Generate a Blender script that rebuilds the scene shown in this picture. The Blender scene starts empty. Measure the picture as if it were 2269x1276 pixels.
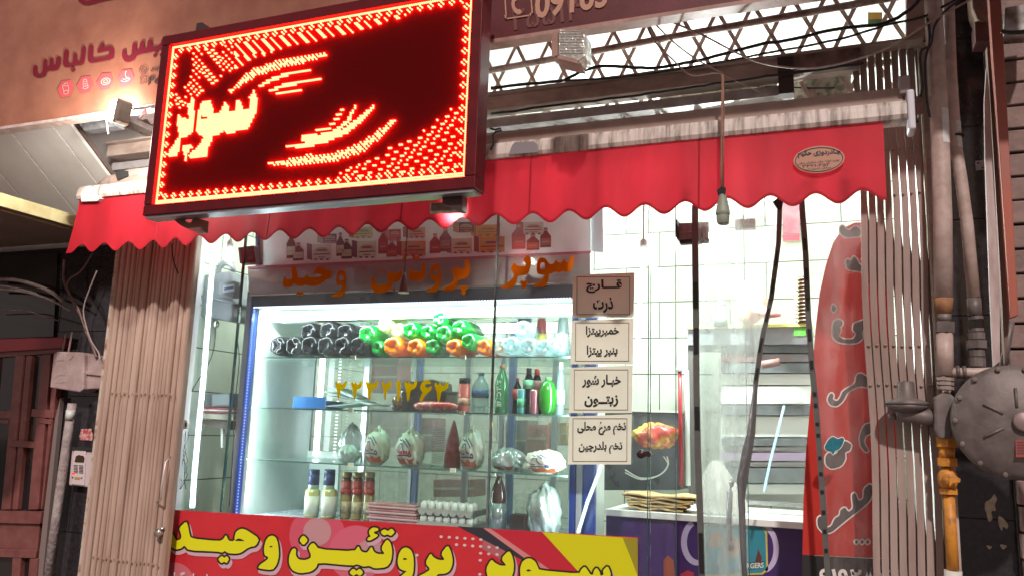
import bpy, bmesh, math, random
import numpy as np
from mathutils import Vector, Matrix
from mathutils.geometry import tessellate_polygon
R_ = math.radians
rnd = random.Random(7)
sc = bpy.context.scene
COL = sc.collection

# ---------------------------------------------------------------- camera
FOC = 1814.435
CX, CY = 1134.5, 638.0
BR = np.array([0.9306861, -0.03253234, -0.36436936])     # facade direction seen from the lens
BU = np.array([0.03259385, -0.98470213, 0.17117057])     # up
BF = np.array([0.36436386, 0.17118227, 0.91538823])      # into the shop
CAMZ = 1.6
cam = bpy.data.cameras.new('camera'); cam.sensor_width = 36; cam.lens = FOC/2269*36
cam.clip_start = 0.05; cam.clip_end = 200
camo = bpy.data.objects.new('camera', cam); COL.objects.link(camo); sc.camera = camo
M = Matrix(((BR[0], -BR[1], -BR[2], 0), (BF[0], -BF[1], -BF[2], 0), (BU[0], -BU[1], -BU[2], CAMZ), (0, 0, 0, 1)))
camo.matrix_world = M

# ---------------------------------------------------------------- world, street light, exposure
w = bpy.data.worlds.new('World'); sc.world = w; w.use_nodes = True
nt = w.node_tree; bg = nt.nodes['Background']
sky = nt.nodes.new('ShaderNodeTexSky'); sky.sky_type = 'NISHITA'; sky.sun_disc = False
sky.sun_elevation = R_(1.5); sky.sun_rotation = R_(160); sky.dust_density = 6
mx = nt.nodes.new('ShaderNodeMix'); mx.data_type = 'RGBA'; mx.blend_type = 'MIX'
mx.inputs[0].default_value = 0.9; mx.inputs[7].default_value = (0.62, 0.50, 0.49, 1)
nt.links.new(sky.outputs[0], mx.inputs[6]); nt.links.new(mx.outputs[2], bg.inputs[0])
bg.inputs[1].default_value = 0.42
sl = bpy.data.lights.new('street_light', 'SUN'); sl.energy = 2.15; sl.angle = R_(2.0); sl.color = (1.0, 0.89, 0.84)
so = bpy.data.objects.new('street_light', sl); COL.objects.link(so)
sdir = Vector((-0.30, 0.95, -0.86))                       # the way the light travels
so.rotation_euler = sdir.to_track_quat('-Z', 'Y').to_euler(); so.location = (1, -4, 6)
sc.view_settings.view_transform = 'Standard'; sc.view_settings.look = 'None'
sc.view_settings.exposure = 0.35; sc.view_settings.gamma = 1
try: sc.view_settings.use_curve_mapping = False
except Exception: pass
cy = sc.cycles
cy.use_denoising = True; cy.max_bounces = 8; cy.diffuse_bounces = 4; cy.glossy_bounces = 4
cy.transmission_bounces = 6; cy.transparent_max_bounces = 24; cy.sample_clamp_indirect = 6
cy.caustics_reflective = False; cy.caustics_refractive = False

# ---------------------------------------------------------------- picture-to-place geometry
def P(x, y, Y):
    d = (x-CX, y-CY, FOC)
    a = d[0]*BR[0]+d[1]*BR[1]+d[2]*BR[2]; b = d[0]*BF[0]+d[1]*BF[1]+d[2]*BF[2]; c = d[0]*BU[0]+d[1]*BU[1]+d[2]*BU[2]
    return Vector((a*Y/b, Y, c*Y/b+CAMZ))
def _ray(x, y):
    d = (x-CX, y-CY, FOC)
    return [sum(d[i]*B[i] for i in range(3)) for B in (BR, BF, BU)]
def PX(x, y, X):
    a, b, c = _ray(x, y); t = X/a; return Vector((X, b*t, c*t+CAMZ))
def PZ(x, y, Z):
    a, b, c = _ray(x, y); t = (Z-CAMZ)/c; return Vector((a*t, b*t, Z))

class MB:
    def __init__(s): s.v = []; s.f = []; s.sm = []
    def add(s, vs, fs, smooth=False):
        n = len(s.v); s.v += [tuple(p) for p in vs]
        for f in fs: s.f.append(tuple(i+n for i in f)); s.sm.append(smooth)
        return s
    def box(s, a, b):
        x0, y0, z0 = a; x1, y1, z1 = b
        vs = [(x0,y0,z0),(x1,y0,z0),(x1,y1,z0),(x0,y1,z0),(x0,y0,z1),(x1,y0,z1),(x1,y1,z1),(x0,y1,z1)]
        return s.add(vs, [(0,3,2,1),(4,5,6,7),(0,1,5,4),(1,2,6,5),(2,3,7,6),(3,0,4,7)])
    def prism(s, pts, off):                                # closed outline of 3D points, pushed back by off
        n = len(pts); pts = [Vector(p) for p in pts]; off = Vector(off)
        vs = pts+[p+off for p in pts]
        tri = tessellate_polygon([pts])
        fs = [tuple(t) for t in tri]+[tuple(i+n for i in reversed(t)) for t in tri]
        fs += [(i, i+n, (i+1) % n+n, (i+1) % n) for i in range(n)]
        return s.add(vs, fs)
    def slab(s, px, Y, th):                                # outline as seen in the plane Y, with real thickness th
        return s.prism([P(x, y, Y) for x, y in px], (0, th, 0))
    def rect(s, x0, y0, x1, y1, Y, th):
        return s.slab([(x0,y0),(x1,y0),(x1,y1),(x0,y1)], Y, th)
    def flat(s, px, Y):
        pts = [P(x, y, Y) for x, y in px]; return s.add(pts, [tuple(t) for t in tessellate_polygon([pts])])
    def tube(s, pts, r, n=8, cap=True, smooth=True):
        pts = [Vector(p) for p in pts]; k = len(pts)
        rs = r if isinstance(r, (list, tuple)) else [r]*k
        vs = []; up = Vector((0.13, 0.21, 0.97))
        for i, p in enumerate(pts):
            t = (pts[min(i+1, k-1)]-pts[max(i-1, 0)])
            if t.length < 1e-9: t = Vector((0, 0, 1))
            t.normalize(); a = t.cross(up)
            if a.length < 1e-3: a = t.cross(Vector((1, 0, 0)))
            a.normalize(); b = t.cross(a)
            for j in range(n):
                q = 2*math.pi*j/n; vs.append(p+a*math.cos(q)*rs[i]+b*math.sin(q)*rs[i])
        fs = [(i*n+j, i*n+(j+1) % n, (i+1)*n+(j+1) % n, (i+1)*n+j) for i in range(k-1) for j in range(n)]
        s.add(vs, fs, smooth)
        if cap:
            m = len(s.v)-n*k
            s.f.append(tuple(m+j for j in reversed(range(n)))); s.sm.append(False)
            s.f.append(tuple(m+(k-1)*n+j for j in range(n))); s.sm.append(False)
        return s
    def lathe(s, c, prof, axis='Z', n=16, smooth=True, lobes=0, amp=0):   # prof: (radius, along axis)
        c = Vector(c); vs = []
        for (r, h) in prof:
            for j in range(n):
                q = 2*math.pi*j/n; rr = r; hh = h
                if lobes and h < lobes[1]: hh = h+amp*(0.5+0.5*math.cos(q*lobes[0]))*(r/lobes[2])
                x, y = math.cos(q)*rr, math.sin(q)*rr
                vs.append(c+(Vector((x, y, hh)) if axis == 'Z' else Vector((x, hh, y)) if axis == 'Y' else Vector((hh, x, y))))
        k = len(prof)
        fs = [(i*n+j, i*n+(j+1) % n, (i+1)*n+(j+1) % n, (i+1)*n+j) for i in range(k-1) for j in range(n)]
        s.add(vs, fs, smooth)
        m = len(s.v)-n*k
        if prof[0][0] > 1e-4: s.f.append(tuple(m+j for j in reversed(range(n)))); s.sm.append(False)
        if prof[-1][0] > 1e-4: s.f.append(tuple(m+(k-1)*n+j for j in range(n))); s.sm.append(False)
        return s
    def ball(s, c, r, n=12, m=8, fn=None):
        c = Vector(c); r = r if isinstance(r, (tuple, list)) else (r, r, r); vs = []
        for i in range(m+1):
            th = math.pi*i/m
            for j in range(n):
                q = 2*math.pi*j/n; d = Vector((math.sin(th)*math.cos(q), math.sin(th)*math.sin(q), math.cos(th)))
                k = fn(d) if fn else 1.0
                vs.append(c+Vector((d.x*r[0]*k, d.y*r[1]*k, d.z*r[2]*k)))
        fs = [(i*n+j, i*n+(j+1) % n, (i+1)*n+(j+1) % n, (i+1)*n+j) for i in range(m) for j in range(n)]
        return s.add(vs, fs, True)

def wloc(o):
    v = Vector((0, 0, 0))
    while o is not None: v += o.location; o = o.parent
    return v
def obj(name, mb, mat, parent=None, bevel=0, label=None):
    L = wloc(parent); me = bpy.data.meshes.new(name)
    me.from_pydata([(x-L.x, y-L.y, z-L.z) for x, y, z in mb.v], [], mb.f)
    me.polygons.foreach_set('use_smooth', mb.sm); me.materials.append(mat)
    me.validate(); me.update()
    bm = bmesh.new(); bm.from_mesh(me); bmesh.ops.recalc_face_normals(bm, faces=bm.faces); bm.to_mesh(me); bm.free()
    o = bpy.data.objects.new(name, me); COL.objects.link(o)
    if parent is not None: o.parent = parent
    if bevel:
        b = o.modifiers.new('bevel', 'BEVEL'); b.width = bevel; b.segments = 2; b.limit_method = 'ANGLE'; b.angle_limit = R_(40)
    if label: o['label'] = label
    return o
def thing(name, label, cat, loc, group=None):
    o = bpy.data.objects.new(name, None); COL.objects.link(o); o.location = loc; o.empty_display_size = 0.1
    o['label'] = label; o['category'] = cat
    if group: o['group'] = group
    return o
def tag(o, label, cat, group=None):
    o['label'] = label; o['category'] = cat
    if group: o['group'] = group
    return o
def struct(name, mb, mat, parent=None, bevel=0):
    o = obj(name, mb, mat, parent, bevel)
    if parent is None: o['kind'] = 'structure'
    return o
def copy_part(o, parent, loc):
    c = o.copy(); COL.objects.link(c); c.parent = parent; c.location = loc; return c

# ---------------------------------------------------------------- materials
MATS = {}
def mat(name, col, rough=0.6, metal=0.0, col2=None, scale=8.0, bump=0.0, bscale=60.0, stretch=(1, 1, 1), emis=None, es=0.0,
        spec=0.5, contrast=(0.35, 0.65), coat=0.0, sss=0.0, detail=5.0, rvar=0.12):
    if name in MATS: return MATS[name]
    m = bpy.data.materials.new(name); m.use_nodes = True; nt = m.node_tree; b = nt.nodes['Principled BSDF']
    b.inputs['Base Color'].default_value = (*col, 1); b.inputs['Roughness'].default_value = rough; b.inputs['Metallic'].default_value = metal
    b.inputs['Specular IOR Level'].default_value = spec; b.inputs['Coat Weight'].default_value = coat
    if sss: b.inputs['Subsurface Weight'].default_value = sss; b.inputs['Subsurface Scale'].default_value = 0.01
    tc = nt.nodes.new('ShaderNodeTexCoord'); mp = nt.nodes.new('ShaderNodeMapping'); mp.inputs['Scale'].default_value = stretch
    nt.links.new(tc.outputs['Object'], mp.inputs[0])
    if col2:
        n = nt.nodes.new('ShaderNodeTexNoise'); n.inputs['Scale'].default_value = scale; n.inputs['Detail'].default_value = detail; n.inputs['Roughness'].default_value = 0.62
        nt.links.new(mp.outputs[0], n.inputs['Vector'])
        r = nt.nodes.new('ShaderNodeValToRGB'); r.color_ramp.elements[0].position = contrast[0]; r.color_ramp.elements[1].position = contrast[1]
        r.color_ramp.elements[0].color = (*col2, 1); r.color_ramp.elements[1].color = (*col, 1)
        nt.links.new(n.outputs['Fac'], r.inputs[0]); nt.links.new(r.outputs[0], b.inputs['Base Color'])
        mr = nt.nodes.new('ShaderNodeMapRange'); mr.inputs['To Min'].default_value = max(0.02, rough-rvar); mr.inputs['To Max'].default_value = min(1, rough+rvar)
        nt.links.new(n.outputs['Fac'], mr.inputs['Value']); nt.links.new(mr.outputs[0], b.inputs['Roughness'])
    if bump:
        n2 = nt.nodes.new('ShaderNodeTexNoise'); n2.inputs['Scale'].default_value = bscale; n2.inputs['Detail'].default_value = 4
        nt.links.new(mp.outputs[0], n2.inputs['Vector'])
        bp = nt.nodes.new('ShaderNodeBump'); bp.inputs['Strength'].default_value = bump; bp.inputs['Distance'].default_value = 0.01
        nt.links.new(n2.outputs['Fac'], bp.inputs['Height']); nt.links.new(bp.outputs[0], b.inputs['Normal'])
    if emis: b.inputs['Emission Color'].default_value = (*emis, 1); b.inputs['Emission Strength'].default_value = es
    MATS[name] = m; return m
def mat_emit(name, col, s):
    if name in MATS: return MATS[name]
    m = bpy.data.materials.new(name); m.use_nodes = True; nt = m.node_tree; nt.nodes.clear()
    o = nt.nodes.new('ShaderNodeOutputMaterial'); e = nt.nodes.new('ShaderNodeEmission'); e.inputs[0].default_value = (*col, 1); e.inputs[1].default_value = s
    nt.links.new(e.outputs[0], o.inputs[0]); MATS[name] = m; return m
def mat_glass(name, tint=(0.96, 0.99, 0.975), gloss=0.09, dirt=0.0, dirtcol=(0.8, 0.85, 0.85), rough=0.02, dscale=6, stretch=(1, 1, 1), dlo=0.45, dhi=0.75, dmin=0.0):
    if name in MATS: return MATS[name]
    m = bpy.data.materials.new(name); m.use_nodes = True; nt = m.node_tree; nt.nodes.clear(); N = nt.nodes.new; L = nt.links.new
    o = N('ShaderNodeOutputMaterial'); t = N('ShaderNodeBsdfTransparent'); t.inputs[0].default_value = (*tint, 1)
    g = N('ShaderNodeBsdfGlossy'); g.inputs['Roughness'].default_value = rough; g.inputs[0].default_value = (1, 1, 1, 1)
    lw = N('ShaderNodeLayerWeight'); lw.inputs[0].default_value = 0.12
    ml = N('ShaderNodeMath'); ml.operation = 'MULTIPLY_ADD'; ml.inputs[1].default_value = 0.7; ml.inputs[2].default_value = gloss; ml.use_clamp = True
    L(lw.outputs['Fresnel'], ml.inputs[0]); s1 = N('ShaderNodeMixShader'); L(ml.outputs[0], s1.inputs[0]); L(t.outputs[0], s1.inputs[1]); L(g.outputs[0], s1.inputs[2])
    last = s1
    if dirt > 0:
        d = N('ShaderNodeBsdfDiffuse'); d.inputs[0].default_value = (*dirtcol, 1); tr = N('ShaderNodeBsdfTranslucent'); tr.inputs[0].default_value = (*dirtcol, 1)
        dm = N('ShaderNodeMixShader'); dm.inputs[0].default_value = 0.5; L(d.outputs[0], dm.inputs[1]); L(tr.outputs[0], dm.inputs[2])
        tc = N('ShaderNodeTexCoord'); mp = N('ShaderNodeMapping'); mp.inputs['Scale'].default_value = stretch; L(tc.outputs['Object'], mp.inputs[0])
        n = N('ShaderNodeTexNoise'); n.inputs['Scale'].default_value = dscale; n.inputs['Detail'].default_value = 8; n.inputs['Roughness'].default_value = 0.7; L(mp.outputs[0], n.inputs['Vector'])
        mr = N('ShaderNodeMapRange'); mr.inputs['From Min'].default_value = dlo; mr.inputs['From Max'].default_value = dhi; mr.inputs['To Min'].default_value = dmin; mr.inputs['To Max'].default_value = dirt
        L(n.outputs['Fac'], mr.inputs['Value']); s2 = N('ShaderNodeMixShader'); L(mr.outputs[0], s2.inputs[0]); L(s1.outputs[0], s2.inputs[1]); L(dm.outputs[0], s2.inputs[2]); last = s2
    L(last.outputs[0], o.inputs[0]); MATS[name] = m; return m
def mat_film(name, col, transl=0.5, rough=0.35, alpha=1.0, gloss=0.08, col2=None, scale=10, bump=0.0, bscale=40, stretch=(1,1,1), fres=0.4):
    """cloth, thin plastic, tinted bottle: diffuse + translucent + a coat, partly see-through"""
    if name in MATS: return MATS[name]
    m = bpy.data.materials.new(name); m.use_nodes = True; nt = m.node_tree; nt.nodes.clear(); N = nt.nodes.new; L = nt.links.new
    o = N('ShaderNodeOutputMaterial'); d = N('ShaderNodeBsdfDiffuse'); t = N('ShaderNodeBsdfTranslucent'); g = N('ShaderNodeBsdfGlossy'); g.inputs['Roughness'].default_value = rough
    d.inputs[0].default_value = (*col, 1); t.inputs[0].default_value = (*col, 1)
    tc = N('ShaderNodeTexCoord'); mp = N('ShaderNodeMapping'); mp.inputs['Scale'].default_value = stretch; L(tc.outputs['Object'], mp.inputs[0])
    if col2:
        n = N('ShaderNodeTexNoise'); n.inputs['Scale'].default_value = scale; n.inputs['Detail'].default_value = 6; L(mp.outputs[0], n.inputs['Vector'])
        r = N('ShaderNodeValToRGB'); r.color_ramp.elements[0].position = 0.35; r.color_ramp.elements[1].position = 0.65; r.color_ramp.elements[0].color = (*col2, 1); r.color_ramp.elements[1].color = (*col, 1)
        L(n.outputs['Fac'], r.inputs[0]); L(r.outputs[0], d.inputs[0]); L(r.outputs[0], t.inputs[0])
    if bump:
        n2 = N('ShaderNodeTexNoise'); n2.inputs['Scale'].default_value = bscale; n2.inputs['Detail'].default_value = 3; L(mp.outputs[0], n2.inputs['Vector'])
        bp = N('ShaderNodeBump'); bp.inputs['Strength'].default_value = bump; bp.inputs['Distance'].default_value = 0.01; L(n2.outputs['Fac'], bp.inputs['Height'])
        for q in (d, g): L(bp.outputs[0], q.inputs['Normal'])
    a = N('ShaderNodeMixShader'); a.inputs[0].default_value = transl; L(d.outputs[0], a.inputs[1]); L(t.outputs[0], a.inputs[2])
    lw = N('ShaderNodeLayerWeight'); lw.inputs[0].default_value = 0.25
    ml = N('ShaderNodeMath'); ml.operation = 'MULTIPLY_ADD'; ml.inputs[1].default_value = fres; ml.inputs[2].default_value = gloss; ml.use_clamp = True; L(lw.outputs['Fresnel'], ml.inputs[0])
    last = a
    if alpha < 1:
        tp = N('ShaderNodeBsdfTransparent'); tp.inputs[0].default_value = (*[0.4+0.6*min(1, c*1.4) for c in col], 1)
        al = N('ShaderNodeMixShader'); al.inputs[0].default_value = alpha; L(tp.outputs[0], al.inputs[1]); L(a.outputs[0], al.inputs[2]); last = al
    b = N('ShaderNodeMixShader'); L(ml.outputs[0], b.inputs[0]); L(last.outputs[0], b.inputs[1]); L(g.outputs[0], b.inputs[2])
    L(b.outputs[0], o.inputs[0]); MATS[name] = m; return m
def ink(name, col, rough=0.5, **k): return mat('ink_'+name, col, rough, **k)

# ---------------------------------------------------------------- lettering
def chaikin(p, n=1):
    for _ in range(n):
        q = []
        for i in range(len(p)):
            a = p[i]; b = p[(i+1) % len(p)]
            q += [(a[0]*.8+b[0]*.2, a[1]*.8+b[1]*.2), (a[0]*.2+b[0]*.8, a[1]*.2+b[1]*.8)]
        p = q
    return p
def field(polys, x0, y0, x1, y1, c):
    nx = int((x1-x0)/c)+2; ny = int((y1-y0)/c)+2
    X, Y = np.meshgrid(x0+np.arange(nx)*c, y0+np.arange(ny)*c); D = np.full(X.shape, 1e9); S = np.zeros(X.shape, bool)
    for p in polys:
        for i in range(len(p)):
            ax, ay = p[i]; bx, by = p[(i+1) % len(p)]; dx, dy = bx-ax, by-ay; l = dx*dx+dy*dy+1e-9
            t = np.clip(((X-ax)*dx+(Y-ay)*dy)/l, 0, 1); D = np.minimum(D, (X-ax-t*dx)**2+(Y-ay-t*dy)**2)
            if abs(dy) > 1e-9:
                cr = ((ay > Y) != (by > Y)) & (X < dx*(Y-ay)/dy+ax); S ^= cr
    D = np.sqrt(D); return np.where(S, -D, D)
def glyph_mesh(mb, polys, grow, put, c=1.2, smooth=1, dx=0, dy=0):
    """outline(s) -> sheet, grown outward by `grow`; put(x, y) places a point"""
    polys = [chaikin(p, smooth) for p in polys]
    xs = [q[0] for p in polys for q in p]; ys = [q[1] for p in polys for q in p]; g = max(grow, 0)+2*c
    x0, y0 = min(xs)-g, min(ys)-g; F = field(polys, x0, y0, max(xs)+g, max(ys)+g, c)-grow
    idx = {}; V = []; Fc = []
    def vid(k, x, y):
        if k not in idx: idx[k] = len(V); V.append(put(x0+x*c+dx, y0+y*c+dy))
        return idx[k]
    ny, nx = F.shape; I = F < 0
    for j in range(ny-1):
        i = 0
        while i < nx-1:
            q = (I[j, i], I[j, i+1], I[j+1, i+1], I[j+1, i])
            if all(q):
                k = i
                while k < nx-1 and I[j, k] and I[j, k+1] and I[j+1, k] and I[j+1, k+1]: k += 1
                Fc.append((vid((i, j), i, j), vid((k, j), k, j), vid((k, j+1), k, j+1), vid((i, j+1), i, j+1))); i = k; continue
            if any(q):
                cs = [(i, j), (i+1, j), (i+1, j+1), (i, j+1)]; poly = []
                for a in range(4):
                    A = cs[a]; B = cs[(a+1) % 4]; fa = F[A[1], A[0]]; fb = F[B[1], B[0]]
                    if fa < 0: poly.append(vid(A, *A))
                    if (fa < 0) != (fb < 0):
                        t = fa/(fa-fb); poly.append(vid((min(A, B), max(A, B)), A[0]+(B[0]-A[0])*t, A[1]+(B[1]-A[1])*t))
                if len(poly) > 2: Fc.append(tuple(poly))
            i += 1
    mb.add(V, Fc); return mb
AR = {'ا':(0xFE8D,0xFE8E),'ب':(0xFE8F,0xFE90,0xFE91,0xFE92),'پ':(0xFB56,0xFB57,0xFB58,0xFB59),'ت':(0xFE95,0xFE96,0xFE97,0xFE98),
 'چ':(0xFB7A,0xFB7B,0xFB7C,0xFB7D),'ح':(0xFEA1,0xFEA2,0xFEA3,0xFEA4),'خ':(0xFEA5,0xFEA6,0xFEA7,0xFEA8),'د':(0xFEA9,0xFEAA),'ذ':(0xFEAB,0xFEAC),
 'ر':(0xFEAD,0xFEAE),'ز':(0xFEAF,0xFEB0),'س':(0xFEB1,0xFEB2,0xFEB3,0xFEB4),'ش':(0xFEB5,0xFEB6,0xFEB7,0xFEB8),'غ':(0xFECD,0xFECE,0xFECF,0xFED0),
 'ق':(0xFED5,0xFED6,0xFED7,0xFED8),'ک':(0xFB8E,0xFB8F,0xFB90,0xFB91),'ل':(0xFEDD,0xFEDE,0xFEDF,0xFEE0),'م':(0xFEE1,0xFEE2,0xFEE3,0xFEE4),
 'ن':(0xFEE5,0xFEE6,0xFEE7,0xFEE8),'ه':(0xFEE9,0xFEEA,0xFEEB,0xFEEC),'و':(0xFEED,0xFEEE),'ی':(0xFEEF,0xFEF0,0xFEF3,0xFEF4),'ئ':(0xFE89,0xFE8A,0xFE8B,0xFE8C),'ـ':(0x640,)*4}
def shape(s):
    out = []
    for i, c in enumerate(s):
        if c not in AR: out.append(c); continue
        pv = s[i-1] if i else ' '; nx = s[i+1] if i+1 < len(s) else ' '
        jp = pv in AR and len(AR[pv]) == 4; jn = nx in AR and len(AR[c]) == 4
        f = AR[c]
        out.append(chr(f[0] if not (jp or jn) else f[1] if not jn else f[2] if not jp else f[3]))
    return ''.join(reversed(out))
def text_mesh(s, off=0.0):
    c = bpy.data.curves.new('lettering', 'FONT'); c.body = s; c.size = 1; c.offset = off; c.resolution_u = 3
    o = bpy.data.objects.new('lettering', c); me = bpy.data.meshes.new_from_object(o)
    vs = [tuple(v.co) for v in me.vertices]; fs = [tuple(p.vertices) for p in me.polygons]
    bpy.data.objects.remove(o); bpy.data.meshes.remove(me); bpy.data.curves.remove(c)
    return vs, fs
def write(mb, s, o, u, v, Y=None, off=0.0, put=None, fit=None):
    """text into the parallelogram o (top left), u (along), v (down), picture points in plane Y; fit = box of another run"""
    vs, fs = text_mesh(s, off)
    if not vs: return None
    v0 = text_mesh(s, 0)[0] if off else vs
    b = fit or (min(p[0] for p in v0), max(p[0] for p in v0), min(p[1] for p in v0), max(p[1] for p in v0))
    put = put or (lambda x, y: P(x, y, Y))
    W = []
    for p in vs:
        a = (p[0]-b[0])/(b[1]-b[0]); c = (b[3]-p[1])/(b[3]-b[2]); W.append(put(o[0]+a*u[0]+c*v[0], o[1]+a*u[1]+c*v[1]))
    mb.add(W, fs); return b
def wr(mb, s, x0, y0, x1, y1, Y, off=0.02, slope=0.0):
    return write(mb, s, (x0, y0), (x1-x0, (x1-x0)*slope), (0, y1-y0), Y, off)
# fix: default slope follows the facade
def wr(mb, s, x0, y0, x1, y1, Y, off=0.02, slope=None, lean=None):
    ym = (y0+y1)/2; xm = (x0+x1)/2
    sl_ = (ym-800)/(xm+3500) if slope is None else slope; le = (xm-1480)/(ym+9800) if lean is None else lean
    return write(mb, s, (x0, y0-sl_*(x1-x0)/2), (x1-x0, (x1-x0)*sl_), ((y1-y0)*le*1.0, y1-y0), Y, off)
GY = 3.80      # plane of the shop glass
SH = 3.68      # shutters
WY = 3.95      # black tiled street wall
BW = 5.90      # back wall of the shop
XL, XRr = -3.62, P(2065,700,3.75).x+.03

# ================================================================ SETTING
m_pave = mat('paving', (.30,.27,.25), .7, col2=(.16,.15,.14), scale=5, bump=.3)
struct('pavement', MB().box((-14,-1.2,-.15),(12,3.78,.0)), m_pave)
struct('road', MB().box((-40,-30,-.32),(40,-1.24,-.15)), mat('asphalt', (.06,.06,.06), .8, col2=(.03,.03,.03), scale=30, bump=.4))
struct('ground', MB().box((-60,-60,-.6),(60,60,-.33)), mat('earth', (.12,.10,.08), .9, col2=(.08,.07,.06)))
m_floor = mat('floor_stone', (.42,.40,.37), .3, col2=(.33,.31,.28), scale=3)
struct('shop_floor', MB().box((XL-.3,3.785,.02),(XRr+.3,BW+.3,.18)), m_floor)
m_tile = mat('wall_tile', (.60,.65,.55), .22, col2=(.54,.59,.49), scale=2.2, spec=.5, coat=.3)
m_grout = mat('grout', (.10,.12,.11), .9)
m_white = mat('white_plaster', (.80,.82,.80), .7, col2=(.70,.72,.70), scale=4)
# back wall of tiles
bwall = struct('back_wall', MB().box((XL-.1,BW,.1),(XRr+.1,BW+.2,3.9)), m_grout)
tm = None; z = .2; r = 0
TW, TH, GP = .50, .262, .007
def tile_row(parent, axis, a0, a1, fixed, z0, z1, off, thick, mt=None):
    a = a0+off-TW
    while a < a1:
        s0, s1 = max(a+GP/2, a0), min(a+TW-GP/2, a1)
        if s1-s0 > .03:
            j = rnd.uniform(-.0012, .0012)
            b = MB()
            if axis == 'x': b.box((s0, fixed-thick+j, z0+GP/2), (s1, fixed+.002, z1-GP/2))
            else: b.box((fixed-.002, s0, z0+GP/2), (fixed+thick+j, s1, z1-GP/2))
            obj('tile', b, mt or m_tile, parent)
        a += TW
while z < 3.80:
    tile_row(bwall, 'x', XL+.02, XRr, BW, z, z+TH, (.17 if r % 2 else .42), .009)
    z += TH; r += 1
lwall = struct('left_wall', MB().box((XL-.12,GY-.05,.1),(XL,BW,3.9)), m_grout)
z = .2; r = 0
while z < 3.80:
    tile_row(lwall, 'y', GY-.04, BW-.02, XL, z, z+TH, (.30 if r % 2 else .08), .009)
    z += TH; r += 1
struct('right_wall', MB().box((XRr,WY+.252,.1),(XRr+.15,BW,3.9)), m_white)
struct('ceiling', MB().box((XL-.1,GY-.02,3.75),(XRr+.1,BW+.1,3.9)), m_white)
# street wall of black polished stone, left and right of the shop
m_blk = mat('black_stone', (.018,.015,.017), .14, col2=(.035,.030,.034), scale=30, coat=.25, rvar=.06)
m_blkg = mat('stone_joint', (.16,.14,.14), .8)
def stone_wall(name, x0, x1, zt, holes=(), W=.62, H=.42, x_off=0):
    wl = struct(name, MB().box((x0,WY,0),(x1,WY+.25,zt)), m_blkg)
    z = 0.05; r = 0
    while z < zt:
        a = x0-x_off-(W*.5 if r % 2 else 0)
        while a < x1:
            s0, s1 = max(a+.0025, x0+.001), min(a+W-.0025, x1-.001); z1 = min(z+H-.005, zt-.002)
            if s1-s0 > .03 and z1-z > .03 and not any(s0 > h[0]-.02 and s1 < h[1]+.02 for h in holes):
                obj('stone_panel', MB().box((s0, WY-.018+rnd.uniform(-.0015,.0015), z), (s1, WY+.001, z1)), m_blk, wl)
            a += W
        z += H; r += 1
    return wl
stone_wall('street_wall', P(255,1000,WY).x-1.95, XL-.02, 2.72, x_off=.2)
XPR = P(2065,700,3.75).x
stone_wall('street_wall', XPR+.02, P(2205,500,WY).x+.02, 4.3, x_off=.35)
# courses of rough blocks at the far right
m_block = mat('rough_block', (.30,.20,.18), .9, col2=(.20,.14,.125), scale=9, bump=.6, bscale=30)
m_dark = mat('dark_void', (.02,.018,.018), .9)
bx0 = P(2212,500,3.86).x; rw = struct('block_wall', MB().box((bx0,3.90,0),(bx0+1.6,4.1,4.6)), mat('mortar_dark', (.05,.04,.04), .95))  # dark mortar core showing between the blocks
z = .02; r = 0
while z < 4.5:
    a = bx0+.002-(.2 if r % 2 else 0)
    while a < bx0+1.5:
        s0 = max(a+.004, bx0+.002); s1 = a+.42
        obj('block', MB().box((s0, 3.855+rnd.uniform(-.006,.006), z+.005), (s1, 3.902, z+.098)), m_block, rw, bevel=.004)
        a += .426
    z += .104; r += 1

# ================================================================ OUTSIDE, OVERHEAD
m_beige = mat('beige_board', (.33,.130,.080), .5, col2=(.22,.070,.045), scale=3.2, contrast=(.3,.62), detail=9, bump=.05)
m_red_board = mat('red_board', (.13,.018,.022), .45, col2=(.085,.014,.016), scale=5, bump=.05)
m_pinksteel = mat('pink_steel', (.42,.24,.20), .5, col2=(.30,.16,.13), scale=14, bump=.1)
FY = 3.08
zb = P(170,257,FY).z; zr = P(1400,50,FY).z
t = thing('fascia_sign', 'beige printed fascia board with dark red lettering above the floodlight', 'fascia sign', (-3.2,FY,zb))
xm = P(1010,60,FY).x
board = obj('panel', MB().box((-5.6,FY,zb),(xm-.002,FY+.05,zb+1.3)), m_beige, t)
obj('edge_strip', MB().box((-5.6,FY-.006,zb-.018),(xm-.002,FY+.06,zb-.001)), mat('pale_strip', (.62,.50,.46), .5, col2=(.42,.3,.26), scale=20), t)
k_red = ink('fascia_red', (.15,.010,.022), .8, spec=.15); k_red2 = ink('badge_red', (.50,.07,.08)); k_pale = ink('pale', (.62,.45,.38)); k_dk = ink('dark', (.05,.03,.03))
def zpx(poly, ox, oy, s): return [(ox+x/s, oy+y/s) for x, y in poly]
S5 = 7.0875
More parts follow.
